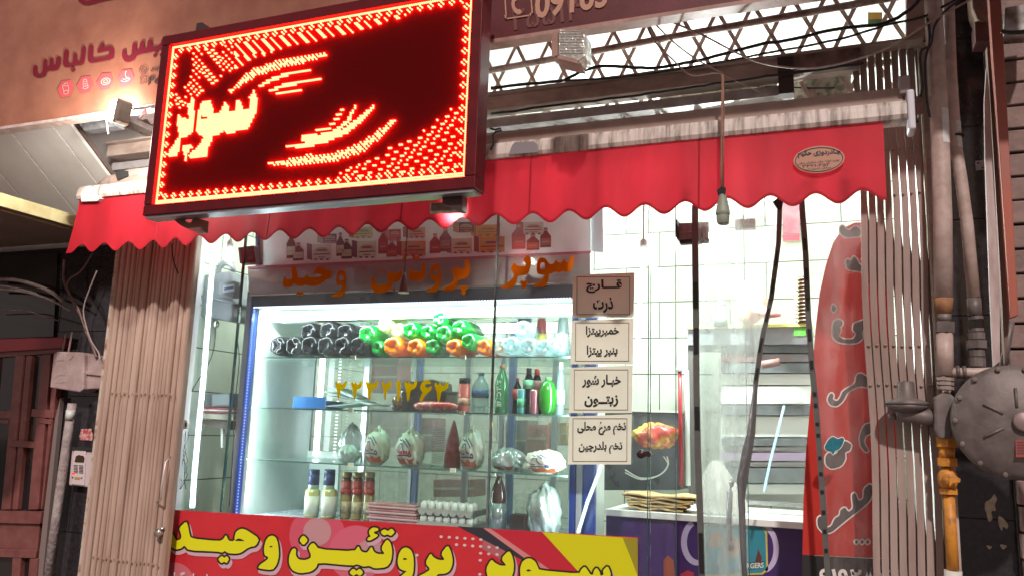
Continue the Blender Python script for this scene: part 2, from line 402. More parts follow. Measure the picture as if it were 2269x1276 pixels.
kalbas = [
 [(170,605),(235,600),(235,700),(250,740),(290,735),(315,690),(325,510),(388,505),(385,610),(405,625),(420,600),(425,490),(488,480),(485,590),(505,600),(520,580),(530,470),(608,460),(600,590),(560,670),(480,690),(390,690),(365,770),(300,795),(230,800),(170,770),(160,700)],
 [(650,360),(732,352),(715,540),(740,575),(790,570),(795,420),(862,408),(860,540),(900,545),(915,470),(930,310),(1003,298),(975,560),(930,600),(850,605),(700,640),(640,620),(635,580)],
 [(1040,290),(1122,282),(1105,500),(1130,500),(1350,460),(1365,400),(1355,375),(1170,415),(1172,380),(1215,290),(1240,255),(1300,250),(1262,310),(1300,318),(1380,300),(1430,330),(1445,380),(1435,510),(1100,568),(1040,560),(1022,520)],
 [(760,675),(790,640),(830,640),(832,675),(800,710),(765,705)]]
iis = [[(1570,370),(1635,355),(1630,440),(1650,480),(1690,470),(1710,430),(1722,260),(1800,250),(1790,370),(1820,375),(1850,230),(1920,220),(1910,340),(1950,345),(1965,205),(2040,195),(2035,320),(2160,290),(2185,180),(2300,150),(2300,330),(2100,380),(1800,440),(1770,510),(1690,555),(1610,550),(1565,490),(1557,420)],
 [(2050,440),(2080,405),(2120,410),(2118,450),(2085,478),(2052,470)], [(2150,430),(2185,400),(2225,400),(2225,450),(2190,470),(2155,460)]]
pp = lambda x, y: P(x, y, FY-.004)
for q in kalbas+iis: obj('letter', glyph_mesh(MB(), [zpx(q, 50, 60, S5)], 0, pp, c=1.3), k_red, t)
g = MB(); glyph_mesh(g, [[(165,-30),(172,2),(185,12),(200,12),(225,4),(268,-4),(262,-12),(215,-2),(190,3),(178,-4),(176,-30)]], 0, pp, c=1.3)
obj('letter', g, k_red, t)
for i, (cx, cy) in enumerate([(146,197),(189,188),(233,181),(279,173)]):
    h = [(cx-19,cy+2),(cx-8,cy-17),(cx+12,cy-19),(cx+18,cy-2),(cx+9,cy+16),(cx-11,cy+20)]
    o = obj('badge', MB().flat(h, FY-.003), k_red2, t)
    d = MB(); q = lambda x, y: P(x, y, FY-.005)
    def ring(ax, ay, rx, ry, wdt, a0=0, a1=360, rot=-20):
        pts = []
        for k in range(19):
            a = R_(a0+(a1-a0)*k/18); x = math.cos(a)*rx; y = math.sin(a)*ry; c_, s_ = math.cos(R_(rot)), math.sin(R_(rot))
            pts.append((ax+x*c_-y*s_, ay+x*s_+y*c_))
        for k in range(18):
            (xa,ya),(xb,yb) = pts[k], pts[k+1]; dx, dy = xb-xa, yb-ya; l = math.hypot(dx,dy)+1e-6; nx, ny = -dy/l*wdt, dx/l*wdt
            d.flat([(xa-nx,ya-ny),(xb-nx,yb-ny),(xb+nx,yb+ny),(xa+nx,ya+ny)], FY-.005)
    if i == 0: ring(cx,cy-9,5,3,.6); ring(cx,cy+8,5.5,4,.6); d.flat([(cx-8,cy-8),(cx-7,cy-8),(cx-4.5,cy+9),(cx-5.5,cy+9)], FY-.005); d.flat([(cx+4,cy-11),(cx+5,cy-11),(cx+7,cy+6),(cx+6,cy+6)], FY-.005)
    if i == 1: [ring(cx-1+k*.6, cy-9+k*5, 4+k*.7, 3, .6) for k in range(4)]
    if i == 2: ring(cx+1,cy,10,7,.7); ring(cx+1,cy,5,3.2,.6)
    if i == 3: ring(cx-1,cy+1,11,7,.7,20,170,-20); ring(cx-1,cy-1,7,4,.6,20,170,-20); ring(cx+5,cy-7,6,9,.6,60,250,-10)
    obj('drawing', d, k_pale, o)
g = MB(); d = g
for (ax, ay, rr) in [(317,156,8.5),(317,157,4)]:
    ring(ax, ay, rr, rr, .7)
d.flat([(311,169),(325,167),(325,168.2),(311,170.2)], FY-.005); d.flat([(310,186),(324,184),(324,185.2),(310,187.2)], FY-.005)
d.flat([(310.5,169),(311.7,169),(310.9,187),(309.7,187)], FY-.005); d.flat([(325,167),(326.2,167),(325,185),(323.8,185)], FY-.005); ring(317.5,177.5,4,4,.6)
wr(g, 'www', 333, 150, 362, 158, FY-.005, .005, slope=-.2); wr(g, 'Per', 330, 167, 368, 186, FY-.005, .01, slope=-.2)
obj('web_address', g, k_dk, t)
# red fascia
t = thing('fascia_sign', 'dark red fascia board with telephone symbol and pale number, above the lattice', 'fascia sign', (-.9,FY,zr))
obj('panel', MB().box((xm+.002,FY,zr+.018),(.9,FY+.05,zr+1.2)), m_red_board, t)
obj('edge_strip', MB().box((xm+.002,FY-.008,zr),(.9,FY+.06,zr+.017)), m_pinksteel, t)
g = MB(); d = g
wr(g, '09163', 1188, -30, 1345, 27, FY-.005, .03, slope=-.17)
obj('number', g, ink('number_tan', (.48,.25,.17)), t)
g = MB(); d = g
for a, b, c, e in [(1117,-10,1120,36),(1174,-14,1178,30)]: g.flat([(a,b),(a+3,b),(c+3,e),(c,e)], FY-.005)
g.flat([(1120,41),(1174,33),(1174,36),(1120,44)], FY-.005); g.flat([(1117,34),(1120,34),(1124,42),(1120,44)], FY-.005); g.flat([(1173,31),(1178,29),(1176,36),(1172,36)], FY-.005)
glyph_mesh(g, [[(1136,-6),(1144,-6),(1146,2),(1141,4),(1140,14),(1147,22),(1152,20),(1157,28),(1150,33),(1141,30),(1134,18),(1133,6)]], 0, lambda x, y: P(x, y, FY-.005), c=1)
obj('telephone_symbol', g, ink('number_tan', (.48,.25,.17)), t)
g = MB(); wr(g, '۲۵۵۱۳', 1135, 10, 1290, 55, FY-.004, .012, slope=-.17); obj('faded_number', g, ink('faded', (.16,.05,.045)), t)

# soffit planks behind the beige board, receding to the wall
ZS = P(170,262,FY+.05).z+.20
m_plank = mat('soffit_white', (.86,.84,.81), .45, col2=(.76,.72,.68), scale=3, bump=.05)
SY0, SY1, SZ0, SZ1 = FY+.062, WY+.02, ZS+.02, 2.86
def PS(x, y):
    a, b, c = _ray(x, y); kk = (SZ1-SZ0)/(SY1-SY0); t_ = (SZ0-kk*SY0-CAMZ)/(c-kk*b); return Vector((a*t_, b*t_, c*t_+CAMZ))
XE = (PS(100,290).x+PS(300,385).x)/2
sof = struct('soffit', MB().prism([(-7,SY0,SZ0+.03),(XE+.01,SY0,SZ0+.03),(XE+.01,SY1,SZ1+.03),(-7,SY1,SZ1+.03)], (0,0,.03)), mat('soffit_gap', (.16,.11,.10), .8))
s1, s2 = (PS(0,345).x+PS(195,425).x)/2, (PS(65,285).x+PS(250,380).x)/2; pw = abs(s2-s1)
k = -5; XE = (PS(100,290).x+PS(300,385).x)/2
while True:
    a = s1+k*pw; b_ = min(a+pw-.006, XE)
    if a > XE-.03: break
    obj('plank', MB().prism([(a+.006,SY0,SZ0),(b_,SY0,SZ0),(b_,SY1,SZ1),(a+.006,SY1,SZ1)], (0,0,.025)), m_plank, sof); k += 1
a = XE+.05
xs = a
struct('upper_wall', MB().box((-7,WY+.021,2.725),(XL-.02,WY+.25,3.6)), m_plank)
# rusty rails and louvres right of the planks
m_rust = mat('rusty_paint', (.50,.40,.35), .6, col2=(.24,.09,.04), scale=22, contrast=(.38,.5), bump=.2)
m_lv = mat('louvre_paint', (.52,.44,.42), .5, col2=(.36,.25,.23), scale=14)
t = thing('ceiling_rail', 'pair of rusty white steel rails running inward under the soffit beside the floodlight', 'steel rail', (xs+.05,3.4,ZS-.02))
for i, dxx in enumerate((.03,.11,.155,.20)):
    obj('rail', MB().box((xs+dxx,FY+.08,ZS-.03-.012*i),(xs+dxx+(.045 if i == 0 else .018),WY,ZS+.005-.012*i)), m_rust if i < 1 else m_lv, t)
obj('cross_bar', MB().box((xs+.02,FY+.22,ZS-.055),(xs+.55,FY+.26,ZS-.03)), m_rust, t)
t = thing('louvre_vent', 'reddish white louvred vent behind the floodlight and left edge of the lit sign', 'vent', (xs+.6,3.4,ZS))
for i in range(11):
    y = FY+.09+i*.075; b = MB(); b.prism([(xs+.24,y,ZS-.005),(xs+.24,y+.045,ZS-.035),(xs+.24,y+.052,ZS-.03),(xs+.24,y+.007,ZS)], (1.1,0,0)); obj('louvre', b, m_lv, t)
obj('backing', MB().box((xs+.22,FY+.07,ZS+.006),(xs+1.6,WY,ZS+.026)), mat('pink_shade', (.30,.17,.15), .7), t)
t = thing('ballast_box', 'small grey metal ballast box tucked between beige board and rails', 'electrical box', P(215,275,FY+.2))
obj('body', MB().slab([(178,262),(252,250),(258,280),(184,290)], FY+.16, .06), mat('galv', (.22,.22,.23), .6, metal=.2, col2=(.12,.12,.13), scale=30), t, bevel=.003)
g = MB()
for i in range(9): g.rect(188+i*6.5, 264-i*.9, 190.5+i*6.5, 271-i*.9, FY+.158, .001)
obj('vent_slot', g, m_dark, t)['kind'] = 'stuff'
# lower brown soffit of the neighbour
e0, e1 = PZ(0,462,2.75), PZ(170,505,2.75); ex = (e0.x+e1.x)/2
st = struct('neighbour_soffit', MB().box((-7,2.0,2.752),(ex,WY-.02,2.80)), mat('brown_soffit', (.22,.15,.12), .6, col2=(.17,.11,.09), scale=4))
obj('edge_moulding', MB().box((ex+.001,2.0,2.755),(ex+.012,WY-.02,2.83)), mat('painted_lamplight_trim', (.62,.55,.30), .4, col2=(.45,.38,.2), scale=10), st)  # yellow lamplight on this edge is painted into its colour
obj('lower_moulding', MB().box((ex-.05,2.0,2.742),(ex-.028,WY-.02,2.7515)), mat('brown_trim', (.30,.20,.10), .5), st)
obj('upper_fill', MB().box((-7,2.2,2.835),(ex-.3,2.26,3.1)), m_plank, st)
# floodlight on the beige board
m_fl = mat('lamp_housing', (.34,.28,.22), .5, col2=(.24,.19,.15), scale=20)
def floodlight(name, label, c, dirv, wdt, hgt, dep, power, spot=False, strength=60, roll=0, lens_d=.03, cast=True):
    t = thing(name, label, 'floodlight', c)
    D = Vector(dirv).normalized(); A = D.cross(Vector((0,0,1))).normalized(); B = A.cross(D)
    c = Vector(c)
    b = MB(); bk = [c-D*dep+A*x*wdt*.38+B*y*hgt*.38 for x, y in ((-1,-1),(1,-1),(1,1),(-1,1))]; fr = [c+A*x*wdt*.5+B*y*hgt*.5 for x, y in ((-1,-1),(1,-1),(1,1),(-1,1))]
    b.add(bk+fr, [(0,1,2,3),(0,4,5,1),(1,5,6,2),(2,6,7,3),(3,7,4,0),(4,7,6,5)]); obj('housing', b, m_fl, t, bevel=.004)
    f = MB(); q0 = [c+D*.002+A*x*wdt*.46+B*y*hgt*.46 for x, y in ((-1,-1),(1,-1),(1,1),(-1,1))]; q1 = [c+D*lens_d+A*x*wdt*.38+B*y*hgt*.38 for x, y in ((-1,-1),(1,-1),(1,1),(-1,1))]; f.add(q0+q1, [(0,1,2,3),(0,4,5,1),(1,5,6,2),(2,6,7,3),(3,7,4,0),(4,7,6,5)])
    lens = obj('lit_lens', f, mat_emit('flood_white_%d' % strength, (1,.97,.88), strength), t)
    if cast:
        L = bpy.data.lights.new('floodlight_beam', 'SPOT' if spot else 'AREA'); L.energy = power; L.color = (1,.96,.84)
        if spot: L.spot_size = R_(80); L.spot_blend = .8; L.shadow_soft_size = .03
        else: L.shape = 'RECTANGLE'; L.size = wdt*.9; L.size_y = hgt*.9
        o = bpy.data.objects.new('floodlight_beam', L); COL.objects.link(o); o.parent = t; o.location = D*(lens_d+.005); o.rotation_euler = D.to_track_quat('-Z', 'Y').to_euler()
    return t
fc = P(270,250,2.93)
t = floodlight('floodlight', 'small lit floodlight clamped under the beige board left of the lit sign', fc, (-.75,.20,.15), .08, .13, .035, 8, strength=30, lens_d=.085)
L_ = bpy.data.lights.new('soffit_fill_light', 'POINT'); L_.energy = 26; L_.color = (1,.95,.86); L_.shadow_soft_size = .03  # extra point light below the floodlight, added to brighten the soffit
o_ = bpy.data.objects.new('soffit_fill_light', L_); COL.objects.link(o_); o_.parent = t; o_.location = (-.13,.0,-.09)
obj('bracket', MB().tube([fc+Vector((.05,.02,.02)), fc+Vector((.06,.1,.06)), fc+Vector((.05,.15,.09))], .006), m_lv, t)
t = thing('lamp_wire', 'white wire hanging off the floodlight in front of the rusty rail', 'wire', P(238,270,3.1))
obj('strand', MB().tube([P(232,255,3.1),P(236,268,3.1),P(238,283,3.1),P(240,297,3.1)], .0035, 6), k_pale, t)
t = thing('dead_leaf', 'dark curled leaf caught on the wires beside the floodlight', 'leaf', P(320,248,3.05))
g = MB(); g.slab([(330,233),(322,241),(325,252),(316,256),(308,264),(312,254),(318,244),(324,238)], 3.05, .006); obj('blade', g, mat('leaf_brown', (.10,.02,.02), .7), t)

# ================================================================ LED SIGN
LY = 2.86
c4 = [P(383,103,LY),P(1047,-10,LY),P(1032,388,LY),P(347,458,LY)]
lx0 = (c4[0].x+c4[3].x)/2; lx1 = (c4[1].x+c4[2].x)/2; lz1 = (c4[0].z+c4[1].z)/2; lz0 = (c4[2].z+c4[3].z)/2
t = thing('led_sign', 'large lit red dot-matrix sign in a dark red frame hung before the awning', 'lit sign', ((lx0+lx1)/2,LY,lz0-.06))
m_fr = mat('sign_frame', (.13,.006,.010), .5, col2=(.09,.005,.008), scale=12, spec=.25)
F = .055
obj('frame_bar', MB().box((lx0-F,LY-.022,lz0-F),(lx1+F,LY+.075,lz0-.004)), m_fr, t, bevel=.004)
obj('frame_bar', MB().box((lx0-F,LY-.022,lz1+.004),(lx1+F,LY+.075,lz1+F)), m_fr, t, bevel=.004)
obj('frame_bar', MB().box((lx0-F,LY-.0215,lz0-.003),(lx0-.004,LY+.0745,lz1+.003)), m_fr, t, bevel=.004)
obj('frame_bar', MB().box((lx1+.004,LY-.0215,lz0-.003),(lx1+F,LY+.0745,lz1+.003)), m_fr, t, bevel=.004)
obj('bottom_rail', MB().box((lx0-F+.01,LY-.012,lz0-F-.012),(lx1+F-.01,LY+.06,lz0-F-.001)), mat('alu', (.45,.42,.45), .35, metal=.6, col2=(.3,.27,.3), scale=40, stretch=(.2,1,1)), t)
obj('back_cover', MB().box((lx0-.003,LY+.03,lz0-.003),(lx1+.003,LY+.07,lz1+.003)), m_fr, t)
m_board = mat('led_mask', (.085,.0004,.0008), .9, col2=(.07,.0004,.0008), scale=60, spec=.08)
obj('led_board', MB().box((lx0-.003,LY,lz0-.003),(lx1+.003,LY+.028,lz1+.003)), m_board, t)
NX, NZ = 160, 80
sup = [[(1190,385),(1225,450),(1215,640),(1180,720),(1140,800),(1110,850),(1010,865),(990,840),(960,875),(860,885),(840,860),(800,890),(700,910),(690,970),(660,1030),(630,1160),(430,1185),(430,1140),(530,1040),(590,960),(600,930),(530,890),(505,820),(520,690),(550,600),(580,510),(680,500),(720,660),(790,650),(830,560),(850,530),(880,530),(900,640),(970,620),(990,500),(1030,500),(1060,600),(1150,600),(1140,460)],
 [(455,455),(490,500),(485,700),(460,870),(400,930),(330,940),(310,1090),(280,1150),(180,1160),(180,1120),(250,1010),(310,930),(290,780),(300,650),(350,710),(430,710),(410,550),(440,520)],
 [(340,1050),(380,1015),(430,1010),(465,1050),(420,1090),(405,1150),(405,1200),(380,1220),(370,1130),(355,1090)]]
sup = [zpx(q, 340, 130, 5.315) for q in sup]; suph = zpx([(568,685),(640,680),(640,708),(570,716)], 340, 130, 5.315)
def inside(p, x, y):
    s = False; n = len(p)
    for i in range(n):
        ax, ay = p[i]; bx, by = p[(i+1) % n]
        if (ay > y) != (by > y) and x < (bx-ax)*(y-ay)/(by-ay)+ax: s = not s
    return s
def seg(x, y, pts):
    best = (1e9, 0, 0); acc = 0
    for (ax, ay), (bx, by) in zip(pts, pts[1:]):
        dx, dy = bx-ax, by-ay; l = math.hypot(dx, dy); t_ = max(0, min(1, ((x-ax)*dx+(y-ay)*dy)/(l*l))); d = math.hypot(x-ax-t_*dx, y-ay-t_*dy)
        if d < best[0]: best = (d, acc+t_*l, 0)
        acc += l
    return best[0], best[1], acc
arcs = [([(513,203),(535,185),(565,163),(610,147),(660,136),(725,122)], 9, 'chk'), ([(573,196),(600,180),(640,165),(690,157)], 3.6, 'sol'), ([(600,203),(620,195),(660,184),(713,176)], 4.2, 'sol'),
        ([(606,213),(640,203),(690,193)], 4, 'row'), ([(658,302),(700,296),(735,280),(765,238)], 5, 'row'), ([(636,327),(680,322),(730,308),(770,290),(800,265),(828,238)], 6.5, 'sol'),
        ([(655,312),(700,307),(745,292),(772,270),(790,235)], 4, 'sol'), ([(598,363),(640,362),(680,355),(740,350),(800,330),(840,300),(876,266)], 10.5, 'chk')]
tlw = [(383,103),(1047,-10),(790,72),(720,88),(640,104),(560,135),(500,165),(455,205),(400,240),(370,252)]
brw = [(1047,-10),(1044,200),(1000,243),(940,290),(880,318),(840,340),(790,365),(745,385),(700,398),(640,405),(600,445),(1032,388),(1040,230)]
brw = [(1040,240),(1000,243),(940,290),(880,320),(840,343),(800,362),(745,390),(720,415),(1032,388)]
from bpy_extras.object_utils import world_to_camera_view
def topx(v):
    x = v[0]; y = v[1]; z = v[2]-CAMZ
    c = [BR[i]*x+BF[i]*y+BU[i]*z for i in range(3)]; return (CX+FOC*c[0]/c[2], CY+FOC*c[1]/c[2])
lit = []
for j in range(NZ):
    for i in range(NX):
        x3 = lx0+(i+.5)/NX*(lx1-lx0); z3 = lz1-(j+.5)/NZ*(lz1-lz0); px, py = topx((x3,LY,z3)); on = False
        if i == 0 or j == 0 or i == NX-1 or j == NZ-1 or (j == NZ-2): on = True
        for q in (i-3, NX-4-i):
            pass
        def dia(u, v_): # flower of four dots, pitch five
            return (u % 5, v_) in ((0,2),(2,2),(1,1),(1,3))
        if 4 <= i < NX-4 and (dia(i-4, j) or dia(i-4, NZ-2-j+0)): on = True
        if 4 <= j < NZ-4 and (dia(j-4, i) or dia(j-4, NX-1-i)): on = True
        if inside(tlw, px, py) and 4 < i and j > 3:
            if px < 520: a = j+ .55*(i) ; on |= (int(a) % 3 == 0 and (i+2*(j//2)) % 4 < 2 and (i > 12 or j > 20))
            else: on |= ((i-int(j*.9)) % 5 in (0,1) and (j+i) % 2 == 0) or ((i-int(j*.9)) % 5 == 0)
        if inside(brw, px, py) and i < NX-4 and j < NZ-4:
            on |= ((j*2+i//2*1) % 5 < 2 and (i+j//2) % 4 < 2)
        for pts, wd, kd in arcs:
            d_, s_, tot = seg(px, py, pts)
            tp = wd*min(1, .35+2.2*min(s_, tot-s_)/tot*1.2)
            if d_ < tp:
                on |= kd == 'sol' or (kd == 'chk' and (i+j) % 2 == 0) or (kd == 'chk' and d_ < tp*.4 and i % 3) or (kd == 'row' and (j % 2 == 0))
        if any(inside(q, px, py) for q in sup) and not inside(suph, px, py): on = True
        elif any(seg(px, py, q+[q[0]])[0] < 5 for q in sup) and i > 5: on = False
        if on: lit.append((x3, z3))
g = MB(); rr = .0045
for x3, z3 in lit:
    vs = [(x3+rr*math.cos(a), LY-.001, z3+rr*math.sin(a)) for a in [k*math.pi/3 for k in range(6)]]+[(x3+rr*.75*math.cos(a), LY-.009, z3+rr*.75*math.sin(a)) for a in [k*math.pi/3 for k in range(6)]]
    g.add(vs, [(k, (k+1) % 6, (k+1) % 6+6, k+6) for k in range(6)]+[(6,7,8,9,10,11)])
m_led = mat_emit('led_lit', (1.0,.0125,.0052), 85.0)
o = obj('lit_diodes', g, m_led, t); o['kind'] = 'stuff'
# sign brackets (part of the sign)
m_br = mat('bracket_dark', (.05,.02,.02), .5)
for (x, y) in ((440,62),(983,-20)):
    obj('bracket', MB().slab([(x-8,y+12),(x-4,y-10),(x+8,y-12),(x+26,y+4),(x+24,y+14)], LY+.05, .05), m_br, t)
obj('bracket', MB().slab([(386,488),(399,484),(420,497),(428,484),(446,486),(444,512),(430,514),(400,500)], LY+.04, .05), mat('bracket_tan', (.20,.07,.05), .5), t)
o = obj('bracket', MB().slab([(980,437),(1024,433),(1024,466),(1011,467),(980,451)], LY+.03, .05), m_br, t)
# wire at right side of the sign
t = thing('loose_wire', 'dark looped wire with taped end on the right side of the lit sign', 'wire', P(1095,300,2.95))
obj('strand', MB().tube([P(1086,285,2.93),P(1097,288,2.93),P(1108,285,2.93),P(1112,290,2.93),P(1098,293,2.93),P(1092,300,2.93),P(1093,320,2.93),P(1087,333,2.93)], .0045, 6), m_dark, t)

# ================================================================ AWNING
AY = 3.40
VY = AY-.03
m_aw = mat_film('awning_cloth', (.50,.020,.034), transl=.32, rough=.5, gloss=.015, fres=.06, col2=(.34,.014,.024), scale=3.2, bump=.12, bscale=6, stretch=(1.6,1,.5))
m_rol = mat('dirty_cream', (.64,.55,.50), .5, col2=(.22,.17,.14), scale=34, contrast=(.36,.56), stretch=(1,.3,.10), bump=.1)
m_cas = mat('brown_cassette', (.36,.26,.22), .5, col2=(.28,.19,.16), scale=8)
aw = thing('awning', 'long retracted red awning with scalloped valance and dirty cream roller', 'awning', (P(1100,400,AY).x,AY,P(1100,400,AY).z))
vx0, vx1 = P(170,500,VY).x, P(1960,350,VY).x
zt = (P(400,425,VY).z+P(1700,290,VY).z)/2; zbm = (P(400,543,VY).z+P(1700,447,VY).z)/2
g = MB(); nper = 25; NS = nper*16
rows = 9; V = []
for j in range(rows+1):
    for i in range(NS+1):
        u = i/NS; x = vx0+(vx1-vx0)*u; ph = (u*nper) % 1
        bot = zbm+(.5-.5*math.cos(2*math.pi*ph))*.048-.022+rnd.uniform(-.001,.001)*0
        z3 = zt+.03+(bot-zt-.03)*j/rows; fr = j/rows
        y = VY+.010*math.sin(x*5.1+1)*fr+.005*math.sin(x*11+2.2)*fr*fr-.02*fr
        if i == 0: x -= .028*fr*fr
        V.append((x,y,z3))
Fc = [(j*(NS+1)+i, j*(NS+1)+i+1, (j+1)*(NS+1)+i+1, (j+1)*(NS+1)+i) for j in range(rows) for i in range(NS)]
g.add(V, Fc, True); val = obj('valance', g, m_aw, aw)
m_seam = mat_film('awning_seam', (.38,.014,.024), transl=.15, rough=.5, gloss=.02, fres=.06)
for i0 in (57, 128, 201, 262, 333):     # stitched seams follow the cloth
    sv = []
    for j in range(rows+1):
        a = Vector(V[j*(NS+1)+i0]); b_ = Vector(V[j*(NS+1)+i0+1]); d_ = (b_-a).normalized()
        sv += [a+Vector((0,-.0012,0)), a+d_*.006+Vector((0,-.0022,0)), a+d_*.009+Vector((0,-.0006,0))]
    obj('seam', MB().add(sv, [(j*3+c,j*3+c+1,j*3+c+4,j*3+c+3) for j in range(rows) for c in (0,1)]), m_seam, val)
hv = []                                    # turned hem along the scallops
for i in range(NS+1):
    a = Vector(V[rows*(NS+1)+i]); hv += [a+Vector((0,-.0018,-.0004)), a+Vector((0,-.0018,.011)), a+Vector((0,-.0004,.0125))]
obj('hem', MB().add(hv, [(i*3+c,i*3+c+1,i*3+c+4,i*3+c+3) for i in range(NS) for c in (0,1)]), m_aw, val)
# sticker on the valance
g = MB(); ecx, ecy = 1815,354
def ell(rx, ry, n=36, rot=-5):
    c_, s_ = math.cos(R_(rot)), math.sin(R_(rot)); return [(ecx+rx*math.cos(2*math.pi*k/n)*c_-ry*math.sin(2*math.pi*k/n)*s_, ecy+rx*math.cos(2*math.pi*k/n)*s_+ry*math.sin(2*math.pi*k/n)*c_) for k in range(n)]
SY = VY-.024
o = obj('oval_label', MB().flat(ell(57,30), SY), ink('label_edge', (.48,.24,.16)), val)
g = MB()
E0, E1 = ell(53.5,27), ell(52,25.6)
for k in range(36): g.flat([E0[k],E0[(k+1)%36],E1[(k+1)%36],E1[k]], SY-.002)
wr(g, shape('چـادردوزی حکیم'), 1768, 332, 1862, 348, SY-.002, .03, slope=-.06)
wr(g, shape('تولید انواع چادر سایبان برقی'), 1768, 356, 1860, 363, SY-.002, .005)
wr(g, '۳۳۲۱۰۴۵۲', 1778, 364, 1838, 370, SY-.002, .008); wr(g, shape('خیابان شریعتی'), 1784, 371, 1842, 377, SY-.002, .005)
obj('label_print', g, ink('label_dark', (.02,.025,.05)), val)
# front bar (roller profile) and cassette
xa0, xa1 = P(185,440,AY).x, P(2008,250,AY).x
zr0 = zt-.004
g = MB(); prof = [(0,0),(-.028,.004),(-.036,.02),(-.032,.05),(-.028,.066),(-.016,.082),(.03,.088),(.05,.07),(.05,0)]
g.prism([(xa0, AY-.015+a, zr0+b) for a, b in prof], (xa1-xa0,0,0)); fb = obj('front_bar', g, m_rol, aw)
obj('bar_patch', MB().slab([(1127,343),(1134,324),(1140,316),(1182,314),(1190,320),(1192,338)], AY-.0535, .003), mat('grey_patch', (.24,.22,.23), .6), fb)
zc = P(1500,235,AY+.03).z
xcas0 = P(350,400,AY).x
g = MB(); prof = [(0,0),(0,.064),(.02,.084),(.14,.084),(.14,0)]
g.prism([(xa0+.17, AY+.02+a, zr0+.082+b) for a, b in prof], (xa1-xa0-.18,0,0)); obj('cassette', g, m_cas, aw)
obj('end_cap', MB().box((xa1+.001,AY-.05,zr0-.045),(xa1+.028,AY+.05,zr0+.12)), mat('cap_white', (.62,.60,.66), .4), aw, bevel=.008)
obj('end_bracket', MB().box((xa1-.02,AY+.0,zr0+.125),(xa1+.02,AY+.06,zr0+.20)), mat('cap_grey', (.30,.25,.25), .5), aw, bevel=.005)
obj('end_bolt', MB().lathe((xa1+.03,AY-.02,zr0+.0), [(.010,0),(.010,.01)], 'X', 8), m_dark, aw)
obj('end_cap', MB().slab([(178,432),(205,418),(222,440),(215,446),(180,447)], AY-.055, .10), mat('torn_white', (.62,.58,.56), .6, col2=(.45,.38,.36), scale=20), aw)
o = obj('rolled_cloth', MB().tube([P(200,425,AY+.05),P(240,405,AY+.06),P(290,392,AY+.06),P(360,385,AY+.06)], [.01,.035,.045,.045], 12), mat('grey_brown_cloth', (.36,.27,.25), .8, col2=(.24,.18,.16), scale=15), aw)
obj('arm_stub', MB().slab([(255,385),(262,378),(282,379),(284,390),(260,400)], AY+.01, .08), m_dark, aw)
for xs_ in (-3.1,-2.35,-1.55,-.75,.0):
    obj('seam', MB().box((xs_,VY-.019,zbm+.03),(xs_+.003,VY-.006,zt)), m_aw, val) if False else None
# steel beam, lattice, upper glass frames
m_beam = mat('old_paint_steel', (.56,.44,.39), .55, col2=(.32,.23,.19), scale=10, bump=.15, stretch=(.4,1,1))
m_beamd = mat('scorched_steel', (.40,.29,.25), .6, col2=(.05,.03,.03), scale=5, bump=.1)
BY = 3.62
zB1 = (P(1092,216,BY).z+P(1460,172,BY).z+P(1690,130,BY).z)/3; zB0 = P(1092,246,BY).z
zB0 = (P(1092,246,BY).z+P(1700,167,BY).z)/2
bm_ = thing('steel_beam', 'long brown painted steel beam carrying cables between lattice and awning', 'beam', (-.8,BY,zB0))
obj('web', MB().box((-4.2,BY,zB0),(P(1905,120,BY).x,BY+.10,zB1)), m_beam, bm_, bevel=.004)
obj('flange', MB().box((-4.2,BY-.03,zB1+.001),(P(2045,90,BY).x,BY+.12,zB1+.012)), m_beam, bm_)
obj('lower_rail', MB().box((-4.2,BY+.05,zB0-.075),(P(1755,190,BY+.05).x,BY+.12,zB0-.028)), mat('grey_rail', (.40,.37,.38), .5, col2=(.28,.24,.24), scale=12), bm_)
# hanging post through the beam
obj('post', MB().slab([(1722,128),(1757,126),(1759,206),(1726,209)], BY-.035, .06), mat('burnt_post', (.055,.035,.032), .7), bm_)
obj('end_box', MB().slab([(1770,115),(1905,105),(1905,145),(1775,160)], BY-.02, .04), m_beamd, bm_)
la = thing('lattice_grille', 'brown steel lattice of crossed bars above the beam and over the lit interior', 'grille', (-.8,3.72,zB1))
m_lat = mat('lattice_steel', (.66,.55,.49), .6, col2=(.48,.38,.33), scale=20)
ztop = zr+.35; yl = 3.70
obj('mid_bar', MB().tube([P(1000,173,yl), P(1460,88,yl), P(1990,-7,yl)], .017, 8), mat('bar_rose', (.50,.37,.34), .5, col2=(.22,.14,.13), scale=18), la)
xc = [1096,1172,1243,1317,1388,1467,1546,1626,1707,1795,1880,1968]
for i, x in enumerate(xc):
    zc_ = P(x, 176-(x-1096)*.178, yl).z; X = P(x, 190-(x-1096)*.178, yl).x
    H = .40
    for s in (-1, 1):
        b = MB(); dy = .006*s; hw = .0105
        p0 = Vector((X-s*.17, yl+dy+.04, zc_-.35)); p1 = Vector((X+s*.17, yl+dy+.04, zc_+.35))
        b.prism([p0+Vector((-hw,0,0)), p0+Vector((hw,0,0)), p1+Vector((hw,0,0)), p1+Vector((-hw,0,0))], (0,.005,0)); obj('crossed_bar', b, m_lat, la)
    obj('rivet', MB().lathe((X, yl+.03, zc_), [(.008,0),(.008,.006)], 'Y', 8), m_lat, la)
obj('end_plate', MB().slab([(2008,-20),(2045,-26),(2050,78),(2008,84)], BY+.0, .06), m_beam, la)
t = thing('sticker', 'orange and green sticker on the lit wall behind the right end of the lattice', 'sticker', P(1938,45,3.9))
o = obj('paper', MB().rect(1923,28,1955,58,3.9,.002), ink('st_green', (.10,.22,.10)), t); obj('band', MB().rect(1924,30,1954,43,3.897,.001), ink('st_orange', (.65,.35,.08)), t)
